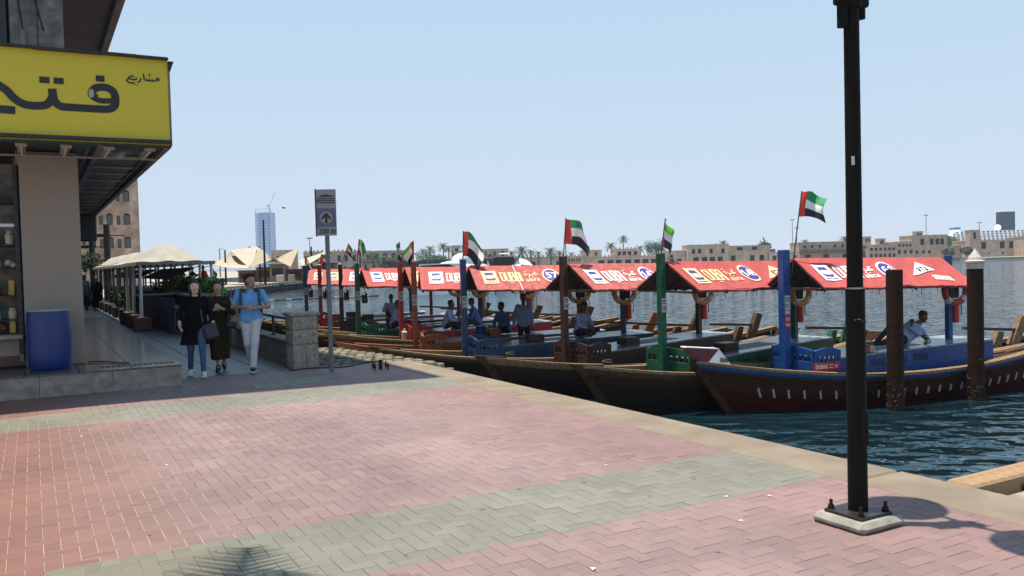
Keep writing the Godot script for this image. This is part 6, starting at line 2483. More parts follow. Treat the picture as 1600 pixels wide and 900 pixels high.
	for q in 2:
		var e := MB.new()
		e.lathe([Vector2(0, 0), Vector2(0.13, 0), Vector2(0.14, 0.26), Vector2(0.145, 0.27), Vector2(0.12, 0.33), Vector2(0, 0.34)], 14)
		alone("blue_cooler", e, M.barrel, ["round blue water cooler on the orange brown taxi's bench", "round blue water cooler beside the seated boatman on the green taxi"][q], "cooler", bt.call([4, 6][q], [1.7, 1.0][q], 0.002, [0.35, 0.2][q]), 0.0, "water coolers")
	var ob := MB.new()
	ob.box(Vector3(0, 0.12, 0), Vector3(0.3, 0.24, 0.3), 0.015)
	alone("wooden_box", ob, M.paint_orange, "orange wooden box beside the blue cooler on the orange brown taxi", "box", bt.call(4, 2.05, 0.002, 0.3), 0.2)
	var wc := MB.new()
	wc.box(Vector3(0, 0.16, 0), Vector3(0.16, 0.3, 0.24), 0.04)
	wc.box(Vector3(0, 0.34, 0), Vector3(0.06, 0.06, 0.06), 0.01)
	alone("canister", wc, M.pile_white, "pale plastic canister standing at the red taxi's front post", "canister", bt.call(5, 0.05, -0.24, 0.16), 0.3)
	# mooring ropes from the bows
	for k in 4:
		var e: Array = D[k]
		var tr := Transform3D(Basis(Vector3.UP, deg_to_rad(e[2])), Vector3(e[0], WATER, e[1]))
		var p0 := tr * Vector3(-1.5, 0.95, 0.05)
		var m := MB.new()
		var pts := []
		for q in 15:
			var g := q * 0.9
			pts.append(p0 + Vector3(0.09 * cos(g), 0.02 + 0.006 * q, 0.09 * sin(g)))
		m.tube(pts, [0.016], 6)
		alone("rope_coil", m, M.dark_wood, ["coil of dark rope behind the maroon stem head", "coil of dark rope on the green taxi's bow", "coil of dark rope on the dark brown taxi's bow", "coil of dark rope on taxi 57's bow"][k], "rope", Vector3.ZERO, 0.0, "rope coils on the bows")


# ---------------------------------------------------------------- people
# A body stands at its own origin facing +z. j overrides joints; every limb is a tapered capsule in one field.
func joints(h: float, over: Dictionary) -> Dictionary:
	var k := h / 1.7
	var j := {"pelvis": Vector3(0, 0.93, 0), "chest": Vector3(0, 1.24, 0.0), "neck": Vector3(0, 1.42, 0.0), "head": Vector3(0, 1.575, 0.025),
		"sl": Vector3(0.175, 1.365, 0), "sr": Vector3(-0.175, 1.365, 0), "el": Vector3(0.22, 1.09, -0.02), "er": Vector3(-0.22, 1.09, -0.02),
		"wl": Vector3(0.23, 0.85, 0.06), "wr": Vector3(-0.23, 0.85, 0.06), "hl": Vector3(0.088, 0.9, 0), "hr": Vector3(-0.088, 0.9, 0),
		"kl": Vector3(0.095, 0.49, 0.02), "kr": Vector3(-0.095, 0.49, 0.02), "al": Vector3(0.095, 0.085, 0), "ar": Vector3(-0.095, 0.085, 0),
		"tl": Vector3(0.11, 0.03, 0.15), "tr": Vector3(-0.11, 0.03, 0.15)}
	for q in over:
		j[q] = over[q]
	for q in j:
		j[q] = j[q] * k
	return j


func bounds(p: Array, m: float) -> Array:
	var lo: Vector3 = p[0]
	var hi: Vector3 = p[0]
	for q in p:
		lo = lo.min(q)
		hi = hi.max(q)
	return [lo - Vector3.ONE * m, hi + Vector3.ONE * m]


func hand(mb: MB, w: Vector3, d: Vector3, pn: Vector3, thumb: float, curl: float, cell: float, k: float) -> void:
	d = d.normalized()
	var sd := d.cross(pn).normalized()
	var nrm := sd.cross(d).normalized()
	var b := bounds([w, w + d * 0.2 * k], 0.11 * k)
	var f := Field.new(b[0], b[1], cell)
	f.cap(w - d * 0.02 * k, w + d * 0.015 * k, 0.026 * k, 0.026 * k, 0.01)
	for s in [-1.0, 0.0, 1.0]:
		f.cap(w + d * 0.02 * k + sd * s * 0.014 * k, w + d * 0.085 * k + sd * s * 0.024 * k, 0.016 * k, 0.0135 * k, 0.012)
	var ln := [0.064, 0.074, 0.07, 0.054]
	for q in 4:
		var base: Vector3 = w + d * 0.088 * k + sd * (q - 1.5) * 0.0205 * k * thumb
		var d1 := (d * cos(curl * 0.7) + nrm * sin(curl * 0.7)).normalized()
		var d2 := (d * cos(curl * 1.7) + nrm * sin(curl * 1.7)).normalized()
		var m: Vector3 = base + d1 * ln[q] * 0.55 * k
		f.cap(base, m, 0.0095 * k, 0.0088 * k, 0.004)
		f.cap(m, m + d2 * ln[q] * 0.5 * k, 0.0088 * k, 0.0072 * k, 0.003)
	var t0 := w + d * 0.03 * k - sd * thumb * 0.024 * k
	var t1 := t0 + (d * 0.62 - sd * thumb * 0.62 + nrm * 0.35).normalized() * 0.042 * k
	f.cap(t0, t1, 0.013 * k, 0.011 * k, 0.008)
	f.cap(t1, t1 + (d * 0.9 - sd * thumb * 0.1 + nrm * 0.4).normalized() * 0.032 * k, 0.0105 * k, 0.008 * k, 0.004)
	f.mesh(mb)


func person(called: String, label: String, at: Vector3, turn: float, p: Dictionary) -> Node3D:
	var o := thing(called, label, "person", at, turn, p.get("group", ""))
	var h: float = p.get("h", 1.7)
	var k := h / 1.7
	var c: float = p.get("cell", 0.014)
	var j := joints(h, p.get("j", {}))
	var all := []
	for q in j:
		all.append(j[q])
	var fem: float = p.get("fem", 0.0)
	if fem > 0.5:
		for q in ["sl", "sr"]:
			j[q] = (j[q] as Vector3) * Vector3(0.84, 1.0, 1.0)
	var skin: Color = p.get("skin", Color(0.30, 0.17, 0.11))
	var b := bounds(all, 0.2)
	# the body, one surface
	var f := Field.new(b[0], b[1], c)
	var side := (j.sl - j.sr).normalized() as Vector3
	for s in [-1.0, 1.0]:
		f.cap(j.pelvis + side * s * 0.07 * k, j.pelvis.lerp(j.chest, 0.55) + side * s * 0.05 * k, 0.088 * k, 0.08 * k, 0.04)
		f.cap(j.pelvis.lerp(j.chest, 0.55) + side * s * 0.05 * k, j.chest + side * s * 0.075 * k, 0.082 * k, 0.092 * k, 0.04)
		f.cap(j.chest + side * s * 0.06 * k, (j.sl if s > 0 else j.sr) as Vector3, 0.078 * k, 0.046 * k, 0.03)
	f.cap(j.chest, j.neck, 0.08 * k, 0.05 * k, 0.04)
	f.cap(j.neck - Vector3(0, 0.03, 0) * k, j.head - Vector3(0, 0.04, 0) * k, 0.05 * k, 0.045 * k, 0.02)
	for s in ["l", "r"]:
		f.cap(j["s" + s], j["e" + s], 0.046 * k, 0.037 * k, 0.03)
		f.cap(j["e" + s], j["w" + s], 0.038 * k, 0.026 * k, 0.02)
		var lk := k * float(p.get("leg", 0.84))
		f.cap(j["h" + s], j["k" + s], 0.078 * lk, 0.052 * lk, 0.03)
		f.cap(j["k" + s], (j["k" + s] as Vector3).lerp(j["a" + s], 0.35), 0.05 * lk, 0.05 * lk, 0.02)
		f.cap((j["k" + s] as Vector3).lerp(j["a" + s], 0.3), j["a" + s], 0.05 * lk, 0.033 * k, 0.02)
		f.cap(j["a" + s], j["t" + s], 0.034 * k, 0.026 * k, 0.02)
	var mb := MB.new()
	mb.col = skin
	f.mesh(mb)
	# head with its own finer grid
	var hy: float = p.get("look", 0.0)
	var hp: float = p.get("nod", 0.0)
	var HB := Basis.from_euler(Vector3(hp, hy, p.get("tilt", 0.0)))
	var hc: Vector3 = j.head
	var H := func(x: float, y: float, z: float) -> Vector3: return hc + HB * (Vector3(x, y, z) * k)
	var hcell: float = clampf(c * 0.42, 0.0045, 0.012)
	var g := Field.new(hc - Vector3.ONE * 0.16 * k, hc + Vector3.ONE * 0.16 * k, hcell)
	g.cap(H.call(0, 0.035, -0.018), H.call(0, 0.035, -0.002), 0.078 * k, 0.074 * k, 0.0)
	g.cap(H.call(0, 0.0, 0.02), H.call(0, -0.052, 0.034), 0.066 * k, 0.048 * k, 0.03)
	g.cap(H.call(-0.022, -0.078, 0.048), H.call(0.022, -0.078, 0.048), 0.026 * k, 0.026 * k, 0.03)
	g.cap(H.call(0, 0.012, 0.083), H.call(0, -0.022, 0.099), 0.008 * k, 0.012 * k, 0.012)
	g.cap(H.call(-0.012, -0.026, 0.092), H.call(0.012, -0.026, 0.092), 0.008 * k, 0.008 * k, 0.006)
	g.cap(H.call(-0.035, 0.028, 0.074), H.call(0.035, 0.028, 0.074), 0.009 * k, 0.009 * k, 0.014)
	g.cap(H.call(-0.02, -0.053, 0.083), H.call(0.02, -0.053, 0.083), 0.008 * k, 0.008 * k, 0.01)
	for s in [-1.0, 1.0]:
		g.cap(H.call(s * 0.078, 0.012, -0.004), H.call(s * 0.076, -0.024, 0.006), 0.014 * k, 0.009 * k, 0.006, Vector3(0.6, 1, 1))
		g.cap(H.call(s * 0.046, -0.012, 0.058), H.call(s * 0.05, -0.02, 0.05), 0.02 * k, 0.02 * k, 0.02)
	g.mesh(mb)
	# hands
	var fine := clampf(c * 0.4, 0.005, 0.010)
	for s in ["l", "r"]:
		var w: Vector3 = j["w" + s]
		var dd: Vector3 = p.get("hand_" + s, (w - j["e" + s]).normalized())
		var pn: Vector3 = p.get("palm_" + s, Vector3(-1.0 if s == "l" else 1.0, 0, 0.3))
		var sd := dd.cross(pn).normalized()
		hand(mb, w, dd, pn, p.get("thumb_" + s, -1.0 if sd.dot(Vector3(0, 0.3, 1)) > 0.0 else 1.0), p.get("curl", 0.5), fine, k)
	var sm: Material = p.get("skin_mat", M.skin)
	part("body", mb, sm, o)
	var fc := MB.new()
	for s in [-1.0, 1.0]:
		fc.ball(H.call(s * 0.031, 0.008, 0.0745), Vector3(0.0095, 0.005, 0.006) * k, 8, 5)
		fc.bar(H.call(s * 0.016, 0.0295, 0.087), H.call(s * 0.046, 0.029, 0.075), 0.0045 * k, 0.004 * k)
	part("eyes_and_brows", fc, M.hair, o)
	var lp := MB.new()
	lp.bar(H.call(-0.021, -0.053, 0.0895), H.call(0.021, -0.053, 0.0895), 0.006 * k, 0.010 * k, 0.002)
	part("lips", lp, M.lip if fem > 0.5 else M.lip_dark, o)
	# hair
	var hr := Field.new(hc - Vector3(0.2, 0.34, 0.2) * k, hc + Vector3(0.2, 0.22, 0.2) * k, hcell * 1.25)
	var kind: String = p.get("hair", "short")
	hr.cap(H.call(0, 0.056, -0.034), H.call(0, 0.072, -0.008), 0.081 * k, 0.068 * k, 0.0)
	hr.cap(H.call(0, 0.02, -0.035), H.call(0, -0.03, -0.04), 0.074 * k, 0.06 * k, 0.02)
	hr.cap(H.call(-0.03, 0.112, 0.022), H.call(0.03, 0.114, 0.022), 0.021 * k, 0.021 * k, 0.02)
	hr.cap(H.call(0.02, 0.108, 0.05), H.call(0.055, 0.075, 0.042), 0.014 * k, 0.012 * k, 0.015)
	hr.cap(H.call(-0.02, 0.108, 0.05), H.call(-0.055, 0.08, 0.04), 0.014 * k, 0.012 * k, 0.015)
	for s in [-1.0, 1.0]:
		hr.cap(H.call(s * 0.062, 0.06, 0.005), H.call(s * 0.074, 0.0, -0.012), 0.022 * k, 0.010 * k, 0.02)
	if kind == "long":
		for s in [-1.0, 1.0]:
			hr.cap(H.call(s * 0.05, 0.09, 0.02), H.call(s * 0.082, 0.03, 0.0), 0.018 * k, 0.016 * k, 0.02)
			hr.cap(H.call(s * 0.086, 0.02, 0.0), H.call(s * 0.088, -0.13, 0.012), 0.019 * k, 0.017 * k, 0.02)
			hr.cap(H.call(s * 0.06, -0.02, -0.05), H.call(s * 0.06, -0.14, -0.04), 0.05 * k, 0.035 * k, 0.03)
	elif kind == "full":
		for s in [-1.0, 1.0]:
			hr.cap(H.call(s * 0.05, 0.10, 0.01), H.call(s * 0.084, 0.03, -0.01), 0.028 * k, 0.02 * k, 0.02)
			hr.cap(H.call(s * 0.085, 0.03, -0.005), H.call(s * 0.08, -0.03, -0.01), 0.02 * k, 0.013 * k, 0.02)
		hr.cap(H.call(0, 0.05, -0.07), H.call(0, -0.05, -0.07), 0.07 * k, 0.055 * k, 0.03)
	elif kind == "quiff":
		hr.cap(H.call(-0.04, 0.125, 0.05), H.call(0.035, 0.13, 0.055), 0.024 * k, 0.024 * k, 0.03)
	var hm := MB.new()
	hr.mesh(hm)
	part("hair", hm, M.hair, o)
	if kind == "cap":
		var cm := MB.new()
		cm.t = Transform3D(HB.scaled(Vector3.ONE * k), hc)
		cm.lathe([Vector2(0.093, 0.05), Vector2(0.094, 0.09), Vector2(0.075, 0.135), Vector2(0.03, 0.155), Vector2(0, 0.157)], 18, true)
		cm.prism(PackedVector2Array([Vector2(-0.06, 0.045), Vector2(0.06, 0.045), Vector2(0.06, 0.06), Vector2(-0.06, 0.06)]), 0.07, 0.16)
		part("cap", cm, M.red_paint, o)
	# upper garment
	var top: Dictionary = p.top
	var e := 0.016 * k
	var tf := Field.new(b[0], b[1], c)
	var hem: Vector3 = top.get("hem", j.pelvis)
	var loose: float = top.get("loose", 0.0) * k
	for s in [-1.0, 1.0]:
		tf.cap(j.pelvis + side * s * 0.065 * k, j.pelvis.lerp(j.chest, 0.55) + side * s * 0.052 * k, 0.095 * k + e + loose, 0.084 * k + e + loose, 0.04)
		tf.cap(j.pelvis.lerp(j.chest, 0.55) + side * s * 0.052 * k, j.chest + side * s * 0.078 * k, 0.084 * k + e + loose, 0.092 * k + e, 0.04)
		tf.cap(j.chest + side * s * 0.06 * k, (j.sl if s > 0 else j.sr) as Vector3, 0.082 * k + e, 0.05 * k + e * 0.3, 0.03)
		var sn := "l" if s > 0 else "r"
		var sv: float = top.get("sleeve", 0.5)
		var sh: Vector3 = j["s" + sn]
		var el: Vector3 = j["e" + sn]
		var wr: Vector3 = j["w" + sn]
		tf.cap(sh, sh.lerp(el, minf(sv * 2.0, 1.0)), 0.046 * k + e * 0.4, 0.042 * k + e * 0.7, 0.02)
		if sv > 0.5:
			tf.cap(el, el.lerp(wr, (sv - 0.5) * 2.0), 0.042 * k + e * 0.7, 0.033 * k + e * 0.7, 0.015)
	tf.cap(j.chest, j.neck - Vector3(0, 0.035, 0) * k, 0.085 * k + e, 0.058 * k + e * 0.5, 0.04)
	if top.has("skirt"):
		# a wide tunic: falls from the waist to its hem and is cut level there
		var sk: Array = top.skirt   # [hem height, half width, depth share]
		for s in [-1.0, 0.0, 1.0]:
			tf.cap(j.pelvis + Vector3(s * 0.05, 0.05, 0) * k, Vector3(j.pelvis.x + s * sk[1] * 0.62, sk[0] - 0.03, j.pelvis.z + 0.02 + absf(s) * -0.02), 0.11 * k, sk[1] * 0.46, 0.08)
		tf.cut(Vector3(0, -1, 0), -float(sk[0]))
	elif top.has("hem_y"):
		tf.cut(Vector3(0, -1, 0), -float(top.hem_y))
	var neckcut: Vector3 = j.neck
	tf.cut(Vector3(0, 0.8, 0.6 * 0.9).normalized(), Vector3(0, 0.8, 0.54).normalized().dot(neckcut + Vector3(0, -0.005, top.get("scoop", 0.035)) * k))
	var tm := MB.new()
	tf.mesh(tm)
	part(top.get("name", "shirt"), tm, top.mat, o)
	# legs
	var bot: Dictionary = p.bottom
	var lf := Field.new(b[0], b[1], c)
	if bot.get("kind", "trousers") == "skirt":
		var sk: Array = bot.shape
		lf.cap(j.pelvis + Vector3(0, 0.06, 0) * k, Vector3(0.0, sk[0] - 0.05, 0.02), 0.155 * k, sk[1], 0.05, Vector3(1.0, 1.0, 0.8))
		lf.cap(j.hl, Vector3(j.al.x + 0.02, sk[0] - 0.03, j.al.z + 0.03), 0.10 * k, sk[1] * 0.55, 0.08)
		lf.cap(j.hr, Vector3(j.ar.x - 0.02, sk[0] - 0.03, j.ar.z + 0.03), 0.10 * k, sk[1] * 0.55, 0.08)
		lf.cut(Vector3(0, -1, 0), -float(sk[0]))
	else:
		var w: float = bot.get("loose", 0.0)
		for s in ["l", "r"]:
			lf.cap(j["h" + s], j["k" + s], (0.09 + w * 0.5) * k, (0.062 + w) * k, 0.03)
			lf.cap(j["k" + s], (j["k" + s] as Vector3).lerp(j["a" + s], 0.96), (0.06 + w) * k, (0.046 + w) * k, 0.02)
			lf.cap(j.pelvis, j["h" + s], 0.105 * k, 0.095 * k, 0.04)
	var lm := MB.new()
	lf.mesh(lm)
	part(bot.get("name", "trousers"), lm, bot.mat, o)
	# shoes
	for s in ["l", "r"]:
		var a: Vector3 = j["a" + s]
		var t: Vector3 = j["t" + s]
		var bb := bounds([a, t], 0.09)
		var sf := Field.new(bb[0], bb[1], c * 0.6)
		var fd := (t - a)
		sf.cap(a - Vector3(0, 0.025, 0.01), t + Vector3(0, 0.01, 0), 0.042 * k, 0.036 * k, 0.02)
		sf.cap(a + Vector3(0, 0.01, 0), a - Vector3(0, 0.03, 0), 0.042 * k, 0.045 * k, 0.02)
		var so := MB.new()
		sf.mesh(so)
		var shoe := part("shoe", so, p.get("shoe", M.black), o)
		if p.has("sole"):
			var sl := MB.new()
			var dn := -Vector3.UP.slide(fd.normalized()).normalized()
			sl.bar(a + Vector3(0, -0.062, -0.02) * k, t + Vector3(0, -0.018, 0.03) * k, 0.085 * k, 0.02, 0.006)
			part("sole", sl, p.sole, shoe)
	return o


func walkers() -> void:
	mk("skin", Color(1, 1, 1), 0.55, "", 1.0, {"vc": true})
	mk("lip", Color(0.30, 0.04, 0.04), 0.5)
	mk("lip_dark", Color(0.13, 0.06, 0.05), 0.6)
	mk("cloth_black", Color(0.006, 0.006, 0.007), 0.95, "grain", 8.0, {"spec": 0.2})
	mk("jeans", Color(0.055, 0.11, 0.24), 0.85, "stain", 4.0, {"bump": 0.45, "btex": "plaster"})
	mk("olive", Color(0.04, 0.03, 0.012), 0.9, "stain", 5.0, {"spec": 0.25})
	mk("polo", Color(0.13, 0.35, 0.70), 0.85, "plaster", 2.5, {"bump": 0.45, "btex": "plaster"})
	mk("pale_trousers", Color(0.56, 0.53, 0.57), 0.85, "plaster", 3.0, {"bump": 0.45, "btex": "plaster"})
	mk("boat_shirt", Color(0.30, 0.36, 0.55), 0.85, "plaster", 4.0, {"bump": 0.45, "btex": "plaster"})
	mk("boat_shirt_deep", Color(0.07, 0.13, 0.36), 0.85, "plaster", 4.0, {"bump": 0.45, "btex": "plaster"})
	mk("boat_trousers", Color(0.014, 0.014, 0.02), 0.9)
	mk("bag", Color(0.03, 0.03, 0.045), 0.6)
	person("person", "woman in a loose black tunic and blue jeans, walking at the left of the three", Vector3(-5.24, 0, -14.05), 0.32, {"h": 1.59, "cell": 0.013, "fem": 1.0, "skin": Color(0.56, 0.36, 0.27), "hair": "long", "look": 0.05, "tilt": 0.06, "curl": 0.45,
		"j": {"kr": Vector3(-0.10, 0.50, -0.02), "ar": Vector3(-0.12, 0.11, -0.20), "tr": Vector3(-0.14, 0.035, -0.06), "hl": Vector3(0.09, 0.9, 0.03), "kl": Vector3(0.10, 0.52, 0.17), "al": Vector3(0.11, 0.09, 0.22), "tl": Vector3(0.12, 0.045, 0.37),
			"er": Vector3(-0.27, 1.11, -0.03), "wr": Vector3(-0.26, 0.93, 0.15), "el": Vector3(0.25, 1.12, -0.04), "wl": Vector3(0.30, 0.90, 0.05)},
		"hand_r": Vector3(0.1, -0.6, 0.7), "palm_r": Vector3(0.9, -0.1, 0.2),
		"top": {"mat": M.cloth_black, "name": "tunic", "sleeve": 0.78, "loose": 0.012, "skirt": [0.53, 0.245], "scoop": 0.07}, "bottom": {"mat": M.jeans, "name": "jeans", "loose": -0.002}, "shoe": M.white, "sole": M.white})
	person("person", "woman with short dark hair in a long olive dress, walking in the middle", Vector3(-5.10, 0, -14.75), 0.28, {"h": 1.56, "cell": 0.013, "fem": 1.0, "skin": Color(0.46, 0.28, 0.20), "hair": "full", "look": -0.02, "curl": 1.0,
		"j": {"kr": Vector3(-0.08, 0.49, 0.05), "ar": Vector3(-0.03, 0.09, 0.16), "tr": Vector3(-0.04, 0.035, 0.31), "kl": Vector3(0.07, 0.49, 0.02), "al": Vector3(0.06, 0.12, -0.16), "tl": Vector3(0.07, 0.035, -0.03),
			"er": Vector3(-0.26, 1.10, 0.02), "wr": Vector3(-0.07, 1.17, 0.235), "el": Vector3(0.26, 1.09, 0.02), "wl": Vector3(0.06, 1.19, 0.22)},
		"hand_r": Vector3(0.8, 0.5, 0.25), "palm_r": Vector3(0.1, -0.4, -1), "hand_l": Vector3(-0.7, 0.55, 0.3), "palm_l": Vector3(-0.1, -0.4, -1),
		"top": {"mat": M.olive, "name": "dress_top", "sleeve": 0.82, "loose": 0.006, "hem_y": 0.78, "scoop": 0.10}, "bottom": {"mat": M.olive, "name": "skirt", "kind": "skirt", "shape": [0.21, 0.155]}, "shoe": M.black})
	person("person", "man in a light blue polo shirt and pale trousers, walking at the right", Vector3(-4.45, 0, -14.45), 0.25, {"h": 1.67, "cell": 0.013, "skin": Color(0.33, 0.18, 0.12), "hair": "quiff", "look": 0.75, "curl": 0.9,
		"j": {"kr": Vector3(-0.06, 0.50, 0.05), "ar": Vector3(0.0, 0.10, -0.20), "tr": Vector3(0.02, 0.035, -0.06), "kl": Vector3(0.055, 0.52, 0.16), "al": Vector3(0.02, 0.10, 0.22), "tl": Vector3(0.03, 0.06, 0.37), "hl": Vector3(0.085, 0.9, 0.02),
			"el": Vector3(0.30, 1.13, 0.03), "wl": Vector3(0.06, 1.12, 0.24), "er": Vector3(-0.29, 1.14, 0.0), "wr": Vector3(-0.07, 1.145, 0.24), "sl": Vector3(0.195, 1.375, 0), "sr": Vector3(-0.195, 1.375, 0)},
		"hand_l": Vector3(-0.95, 0.1, 0.1), "palm_l": Vector3(0, -0.5, -1), "hand_r": Vector3(0.95, 0.05, 0.1), "palm_r": Vector3(0, -0.5, -1),
		"top": {"mat": M.polo, "name": "polo_shirt", "sleeve": 0.36, "loose": 0.016, "hem_y": 0.80, "scoop": 0.06}, "bottom": {"mat": M.pale_trousers, "name": "trousers", "loose": 0.008}, "shoe": M.black, "sole": M.white})
	# bags
	var hb := thing("handbag", "dark grey shoulder bag hanging between the two women", "bag", Vector3(-4.93, 0.62, -13.95), 0.3)
	var m := MB.new()
	m.at(0, 0, 0, 0, 0, 0.25).box(Vector3(0, 0.13, 0), Vector3(0.22, 0.27, 0.10), 0.04)
	part("bag_body", m, M.bag, hb)
	var st := MB.new()
	st.tube([Vector3(-0.15, 0.28, 0.0), Vector3(-0.17, 0.42, -0.06), Vector3(-0.19, 0.56, -0.14), Vector3(-0.2, 0.68, -0.2)], [0.016], 6)
	part("strap", st, M.bag, hb)
	var wb := thing("belt_bag", "small dark pouch at the hip of the woman in olive", "bag", Vector3(-4.84, 0.80, -14.62), 0.26)
	var w := MB.new()
	w.box(Vector3(0, 0, 0), Vector3(0.17, 0.11, 0.08), 0.03)
	part("pouch", w, M.bag, wb)
	var bp := thing("backpack", "black backpack worn by the man in blue, its straps over his shoulders", "backpack", Vector3(-4.45, 0, -14.45), 0.25)
	var b := MB.new()
	b.box(Vector3(0, 1.14, -0.20), Vector3(0.30, 0.42, 0.15), 0.05)
	part("pack", b, M.bag, bp)
	for s in [-1.0, 1.0]:
		var t := MB.new()
		t.tube([Vector3(s * 0.12, 1.35, -0.13), Vector3(s * 0.135, 1.425, -0.02), Vector3(s * 0.145, 1.385, 0.085), Vector3(s * 0.15, 1.25, 0.135), Vector3(s * 0.175, 1.12, 0.10), Vector3(s * 0.18, 1.02, 0.02), Vector3(s * 0.14, 1.0, -0.13)], [0.021], 8)
		part("strap", t, M.bag, bp)
	# far walkers down the shaded walkway
	var fl := ["far walker in dark clothes and a backpack, at the left edge of the walkway", "far walker in a pale shirt beside the column, second along the walkway", "far figure in a long black robe on the shaded walkway", "second far robed figure, behind the first on the walkway"]
	var fp := [[1.75, 37.5, 0.05], [1.9, 40.5, 0.0], [2.75, 46.5, 0.0], [2.35, 49.0, 0.0]]
	for k in 4:
		var robe := k >= 2
		person("person", fl[k], G(fp[k][0], 0, fp[k][1]), A + (PI if k < 2 else 0.0), {"h": [1.7, 1.68, 1.62, 1.66][k], "cell": 0.034, "skin": Color(0.2, 0.12, 0.08), "group": "far walkers on the walkway",
			"top": {"mat": [M.bag, M.boat_shirt, M.cloth_black, M.cloth_black][k], "sleeve": 1.0, "loose": 0.02, "hem_y": 0.78}, "bottom": ({"mat": M.cloth_black, "name": "robe", "kind": "skirt", "shape": [0.06, 0.22]} if robe else {"mat": M.boat_trousers}), "hair": "full" if robe else "short", "shoe": M.black})


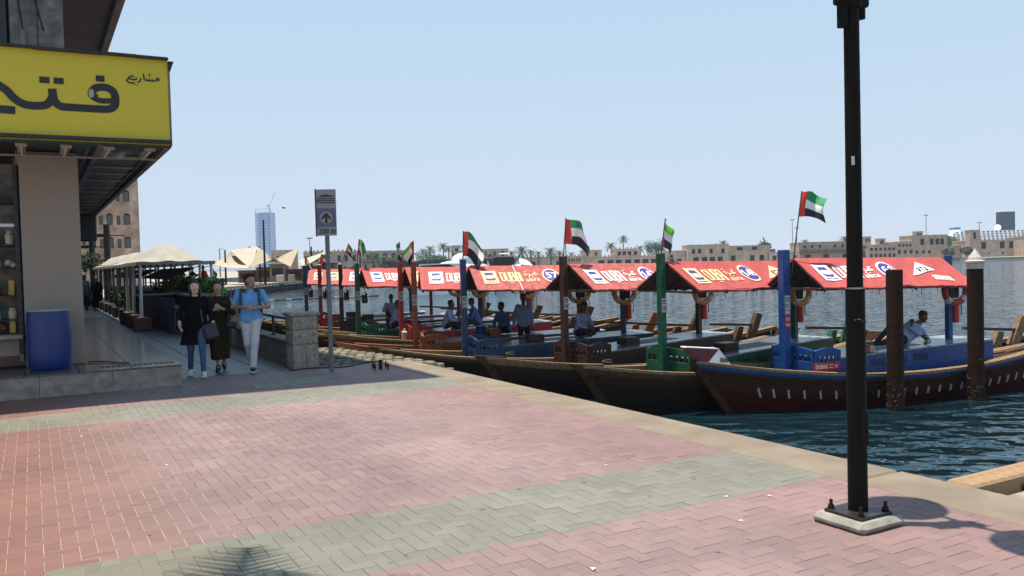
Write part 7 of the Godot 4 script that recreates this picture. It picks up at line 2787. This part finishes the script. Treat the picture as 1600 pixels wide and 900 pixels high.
func boatmen() -> void:
	var D := [[5.36, -16.72, 20.5], [2.97, -16.94, 34.5], [1.14, -18.75, 33.5], [-1.18, -20.72, 16.5], [-2.58, -22.44, 9.0], [-3.36, -25.64, 19.5], [-4.90, -26.97, 21.5], [-6.00, -29.86, 4.0]]
	var at := func(k: int, x: float, y: float, z: float) -> Vector3:
		var e: Array = D[k]
		return Transform3D(Basis(Vector3.UP, deg_to_rad(e[2])), Vector3(e[0], WATER, e[1])) * Vector3(x, 0.963 + (x - 0.47) * 0.0345 + y, z)
	var skin := Color(0.085, 0.045, 0.03)
	# cross-legged on a bench
	var sit := {"pelvis": Vector3(0, 0.11, 0), "chest": Vector3(0, 0.42, 0.10), "neck": Vector3(0, 0.60, 0.14), "head": Vector3(0, 0.75, 0.19), "sl": Vector3(0.17, 0.54, 0.12), "sr": Vector3(-0.17, 0.54, 0.12), "el": Vector3(0.24, 0.30, 0.2), "er": Vector3(-0.24, 0.30, 0.2), "wl": Vector3(0.10, 0.22, 0.38), "wr": Vector3(-0.10, 0.22, 0.38),
		"hl": Vector3(0.09, 0.10, 0.03), "hr": Vector3(-0.09, 0.10, 0.03), "kl": Vector3(0.27, 0.17, 0.38), "kr": Vector3(-0.27, 0.17, 0.38), "al": Vector3(-0.04, 0.07, 0.42), "ar": Vector3(0.04, 0.07, 0.34), "tl": Vector3(-0.18, 0.05, 0.40), "tr": Vector3(0.18, 0.05, 0.36)}
	# on the bench edge, knees up
	var perch := sit.duplicate()
	perch.merge({"chest": Vector3(0, 0.44, 0.02), "neck": Vector3(0, 0.62, 0.03), "head": Vector3(0, 0.775, 0.05), "sl": Vector3(0.18, 0.56, 0.02), "sr": Vector3(-0.18, 0.56, 0.02), "kl": Vector3(0.15, 0.30, 0.40), "kr": Vector3(-0.15, 0.30, 0.40), "al": Vector3(0.12, 0.08, 0.5), "ar": Vector3(-0.12, 0.08, 0.5), "tl": Vector3(0.13, 0.04, 0.64), "tr": Vector3(-0.13, 0.04, 0.64), "el": Vector3(0.27, 0.34, 0.12), "er": Vector3(-0.27, 0.34, 0.12), "wl": Vector3(0.16, 0.36, 0.36), "wr": Vector3(-0.16, 0.36, 0.36)}, true)
	var shirt := {"mat": M.boat_shirt, "sleeve": 0.9, "loose": 0.012}
	var deep := {"mat": M.boat_shirt_deep, "sleeve": 0.9, "loose": 0.012}
	var dark := {"mat": M.boat_trousers}
	# reclining on the nearest boat, propped on an elbow
	var rec := {"pelvis": Vector3(0, 0.13, 0), "chest": Vector3(0.27, 0.30, 0.03), "neck": Vector3(0.40, 0.43, 0.06), "head": Vector3(0.485, 0.545, 0.10), "sl": Vector3(0.43, 0.26, 0.13), "sr": Vector3(0.29, 0.46, 0.0), "el": Vector3(0.47, 0.06, 0.24), "er": Vector3(0.10, 0.36, 0.14), "wl": Vector3(0.30, 0.05, 0.36), "wr": Vector3(0.22, 0.20, 0.30),
		"hl": Vector3(-0.03, 0.10, 0.07), "hr": Vector3(-0.02, 0.19, -0.05), "kl": Vector3(-0.44, 0.09, 0.14), "kr": Vector3(-0.30, 0.40, 0.04), "al": Vector3(-0.82, 0.06, 0.0), "ar": Vector3(-0.58, 0.09, -0.06), "tl": Vector3(-0.93, 0.07, 0.06), "tr": Vector3(-0.70, 0.05, 0.0)}
	person("person", "boatman in a pale shirt reclining on one elbow on the nearest blue taxi", at.call(0, 2.78, 0.0, 0.15), deg_to_rad(20.5), {"h": 1.72, "cell": 0.015, "skin": skin, "look": -0.25, "nod": 0.35, "j": rec, "top": {"mat": M.boat_shirt, "sleeve": 0.95, "loose": 0.01}, "bottom": dark, "group": ""})
	person("person", "boatman standing in a red cap and pale blue shirt amid the taxis", at.call(4, 2.9, -0.66, 0.05), 0.1, {"h": 1.70, "cell": 0.016, "skin": skin, "hair": "cap", "top": {"mat": M.boat_shirt, "sleeve": 0.98, "loose": 0.02, "hem_y": 0.80}, "bottom": dark, "j": {"er": Vector3(-0.25, 1.09, -0.03), "wr": Vector3(-0.27, 0.84, 0.04)}})
	person("person", "boatman bent over, seated behind the one in the red cap", at.call(4, 2.45, 0.0, -0.3), -0.6, {"h": 1.66, "cell": 0.018, "skin": skin, "j": sit, "top": {"mat": M.boat_shirt_deep, "sleeve": 0.9, "loose": 0.012}, "bottom": dark})
	person("person", "boatman sitting hunched behind the brown post of the dark brown taxi", at.call(3, 2.95, 0.0, 0.1), 0.75, {"h": 1.68, "cell": 0.016, "skin": skin, "j": sit, "top": shirt, "bottom": dark, "look": -0.4, "nod": 0.3})
	person("person", "boatman in profile facing right, seated behind the orange and blue posts", at.call(5, 1.3, 0.0, 0.3), 1.45, {"h": 1.68, "cell": 0.018, "skin": skin, "j": sit, "top": shirt, "bottom": dark})
	person("person", "boatman in a deep blue shirt facing left, seated right of the dark blue post", at.call(5, 2.3, 0.0, 0.35), -1.35, {"h": 1.68, "cell": 0.018, "skin": skin, "j": sit, "top": deep, "bottom": dark, "nod": 0.35})
	person("person", "boatman facing the quay with knees up, seated right of the green post", at.call(7, 1.75, 0.05, 0.2), 0.12, {"h": 1.68, "cell": 0.02, "skin": skin, "j": perch, "top": shirt, "bottom": dark})
	person("person", "boatman leaning forward, half hidden by the bright red post", at.call(6, 1.05, 0.0, 0.4), 1.2, {"h": 1.68, "cell": 0.02, "skin": skin, "j": sit, "top": shirt, "bottom": dark})


func small_things() -> void:
	# a palm beside the photographer, whose frond tips throw the spiky shadow at the lower left
	var p := thing("palm_tree", "leaning palm outside the view whose frond shadow falls on the paving", "palm tree", Vector3(-3.3, 0, -3.4))
	var top := Vector3(0.92, 5.1, -0.42)
	var lean := Basis(Quaternion(Vector3.UP, top.normalized()))
	put("trunk", trunk_mesh(5.2, 0.17, 0.13, 3), M.bark, p, Transform3D(lean, Vector3.ZERO))
	put("crown", palm_mesh(5, 22, 1.8), M.frond, p, Transform3D(Basis(Vector3.UP, 0.4), top))
	# hose lying round the foot of the stone pillar
	var h := MB.new()
	var pts := []
	for q in 22:
		var u := q / 21.0
		pts.append(G(3.75 + 1.75 * u, 0.012, 14.42 + 0.12 * sin(u * 9.0) + 0.5 * maxf(u - 0.55, 0.0)))
	h.tube(pts, [0.013], 6)
	alone("hose", h, M.black, "black hose lying round the foot of the nearest stone pillar", "hose")
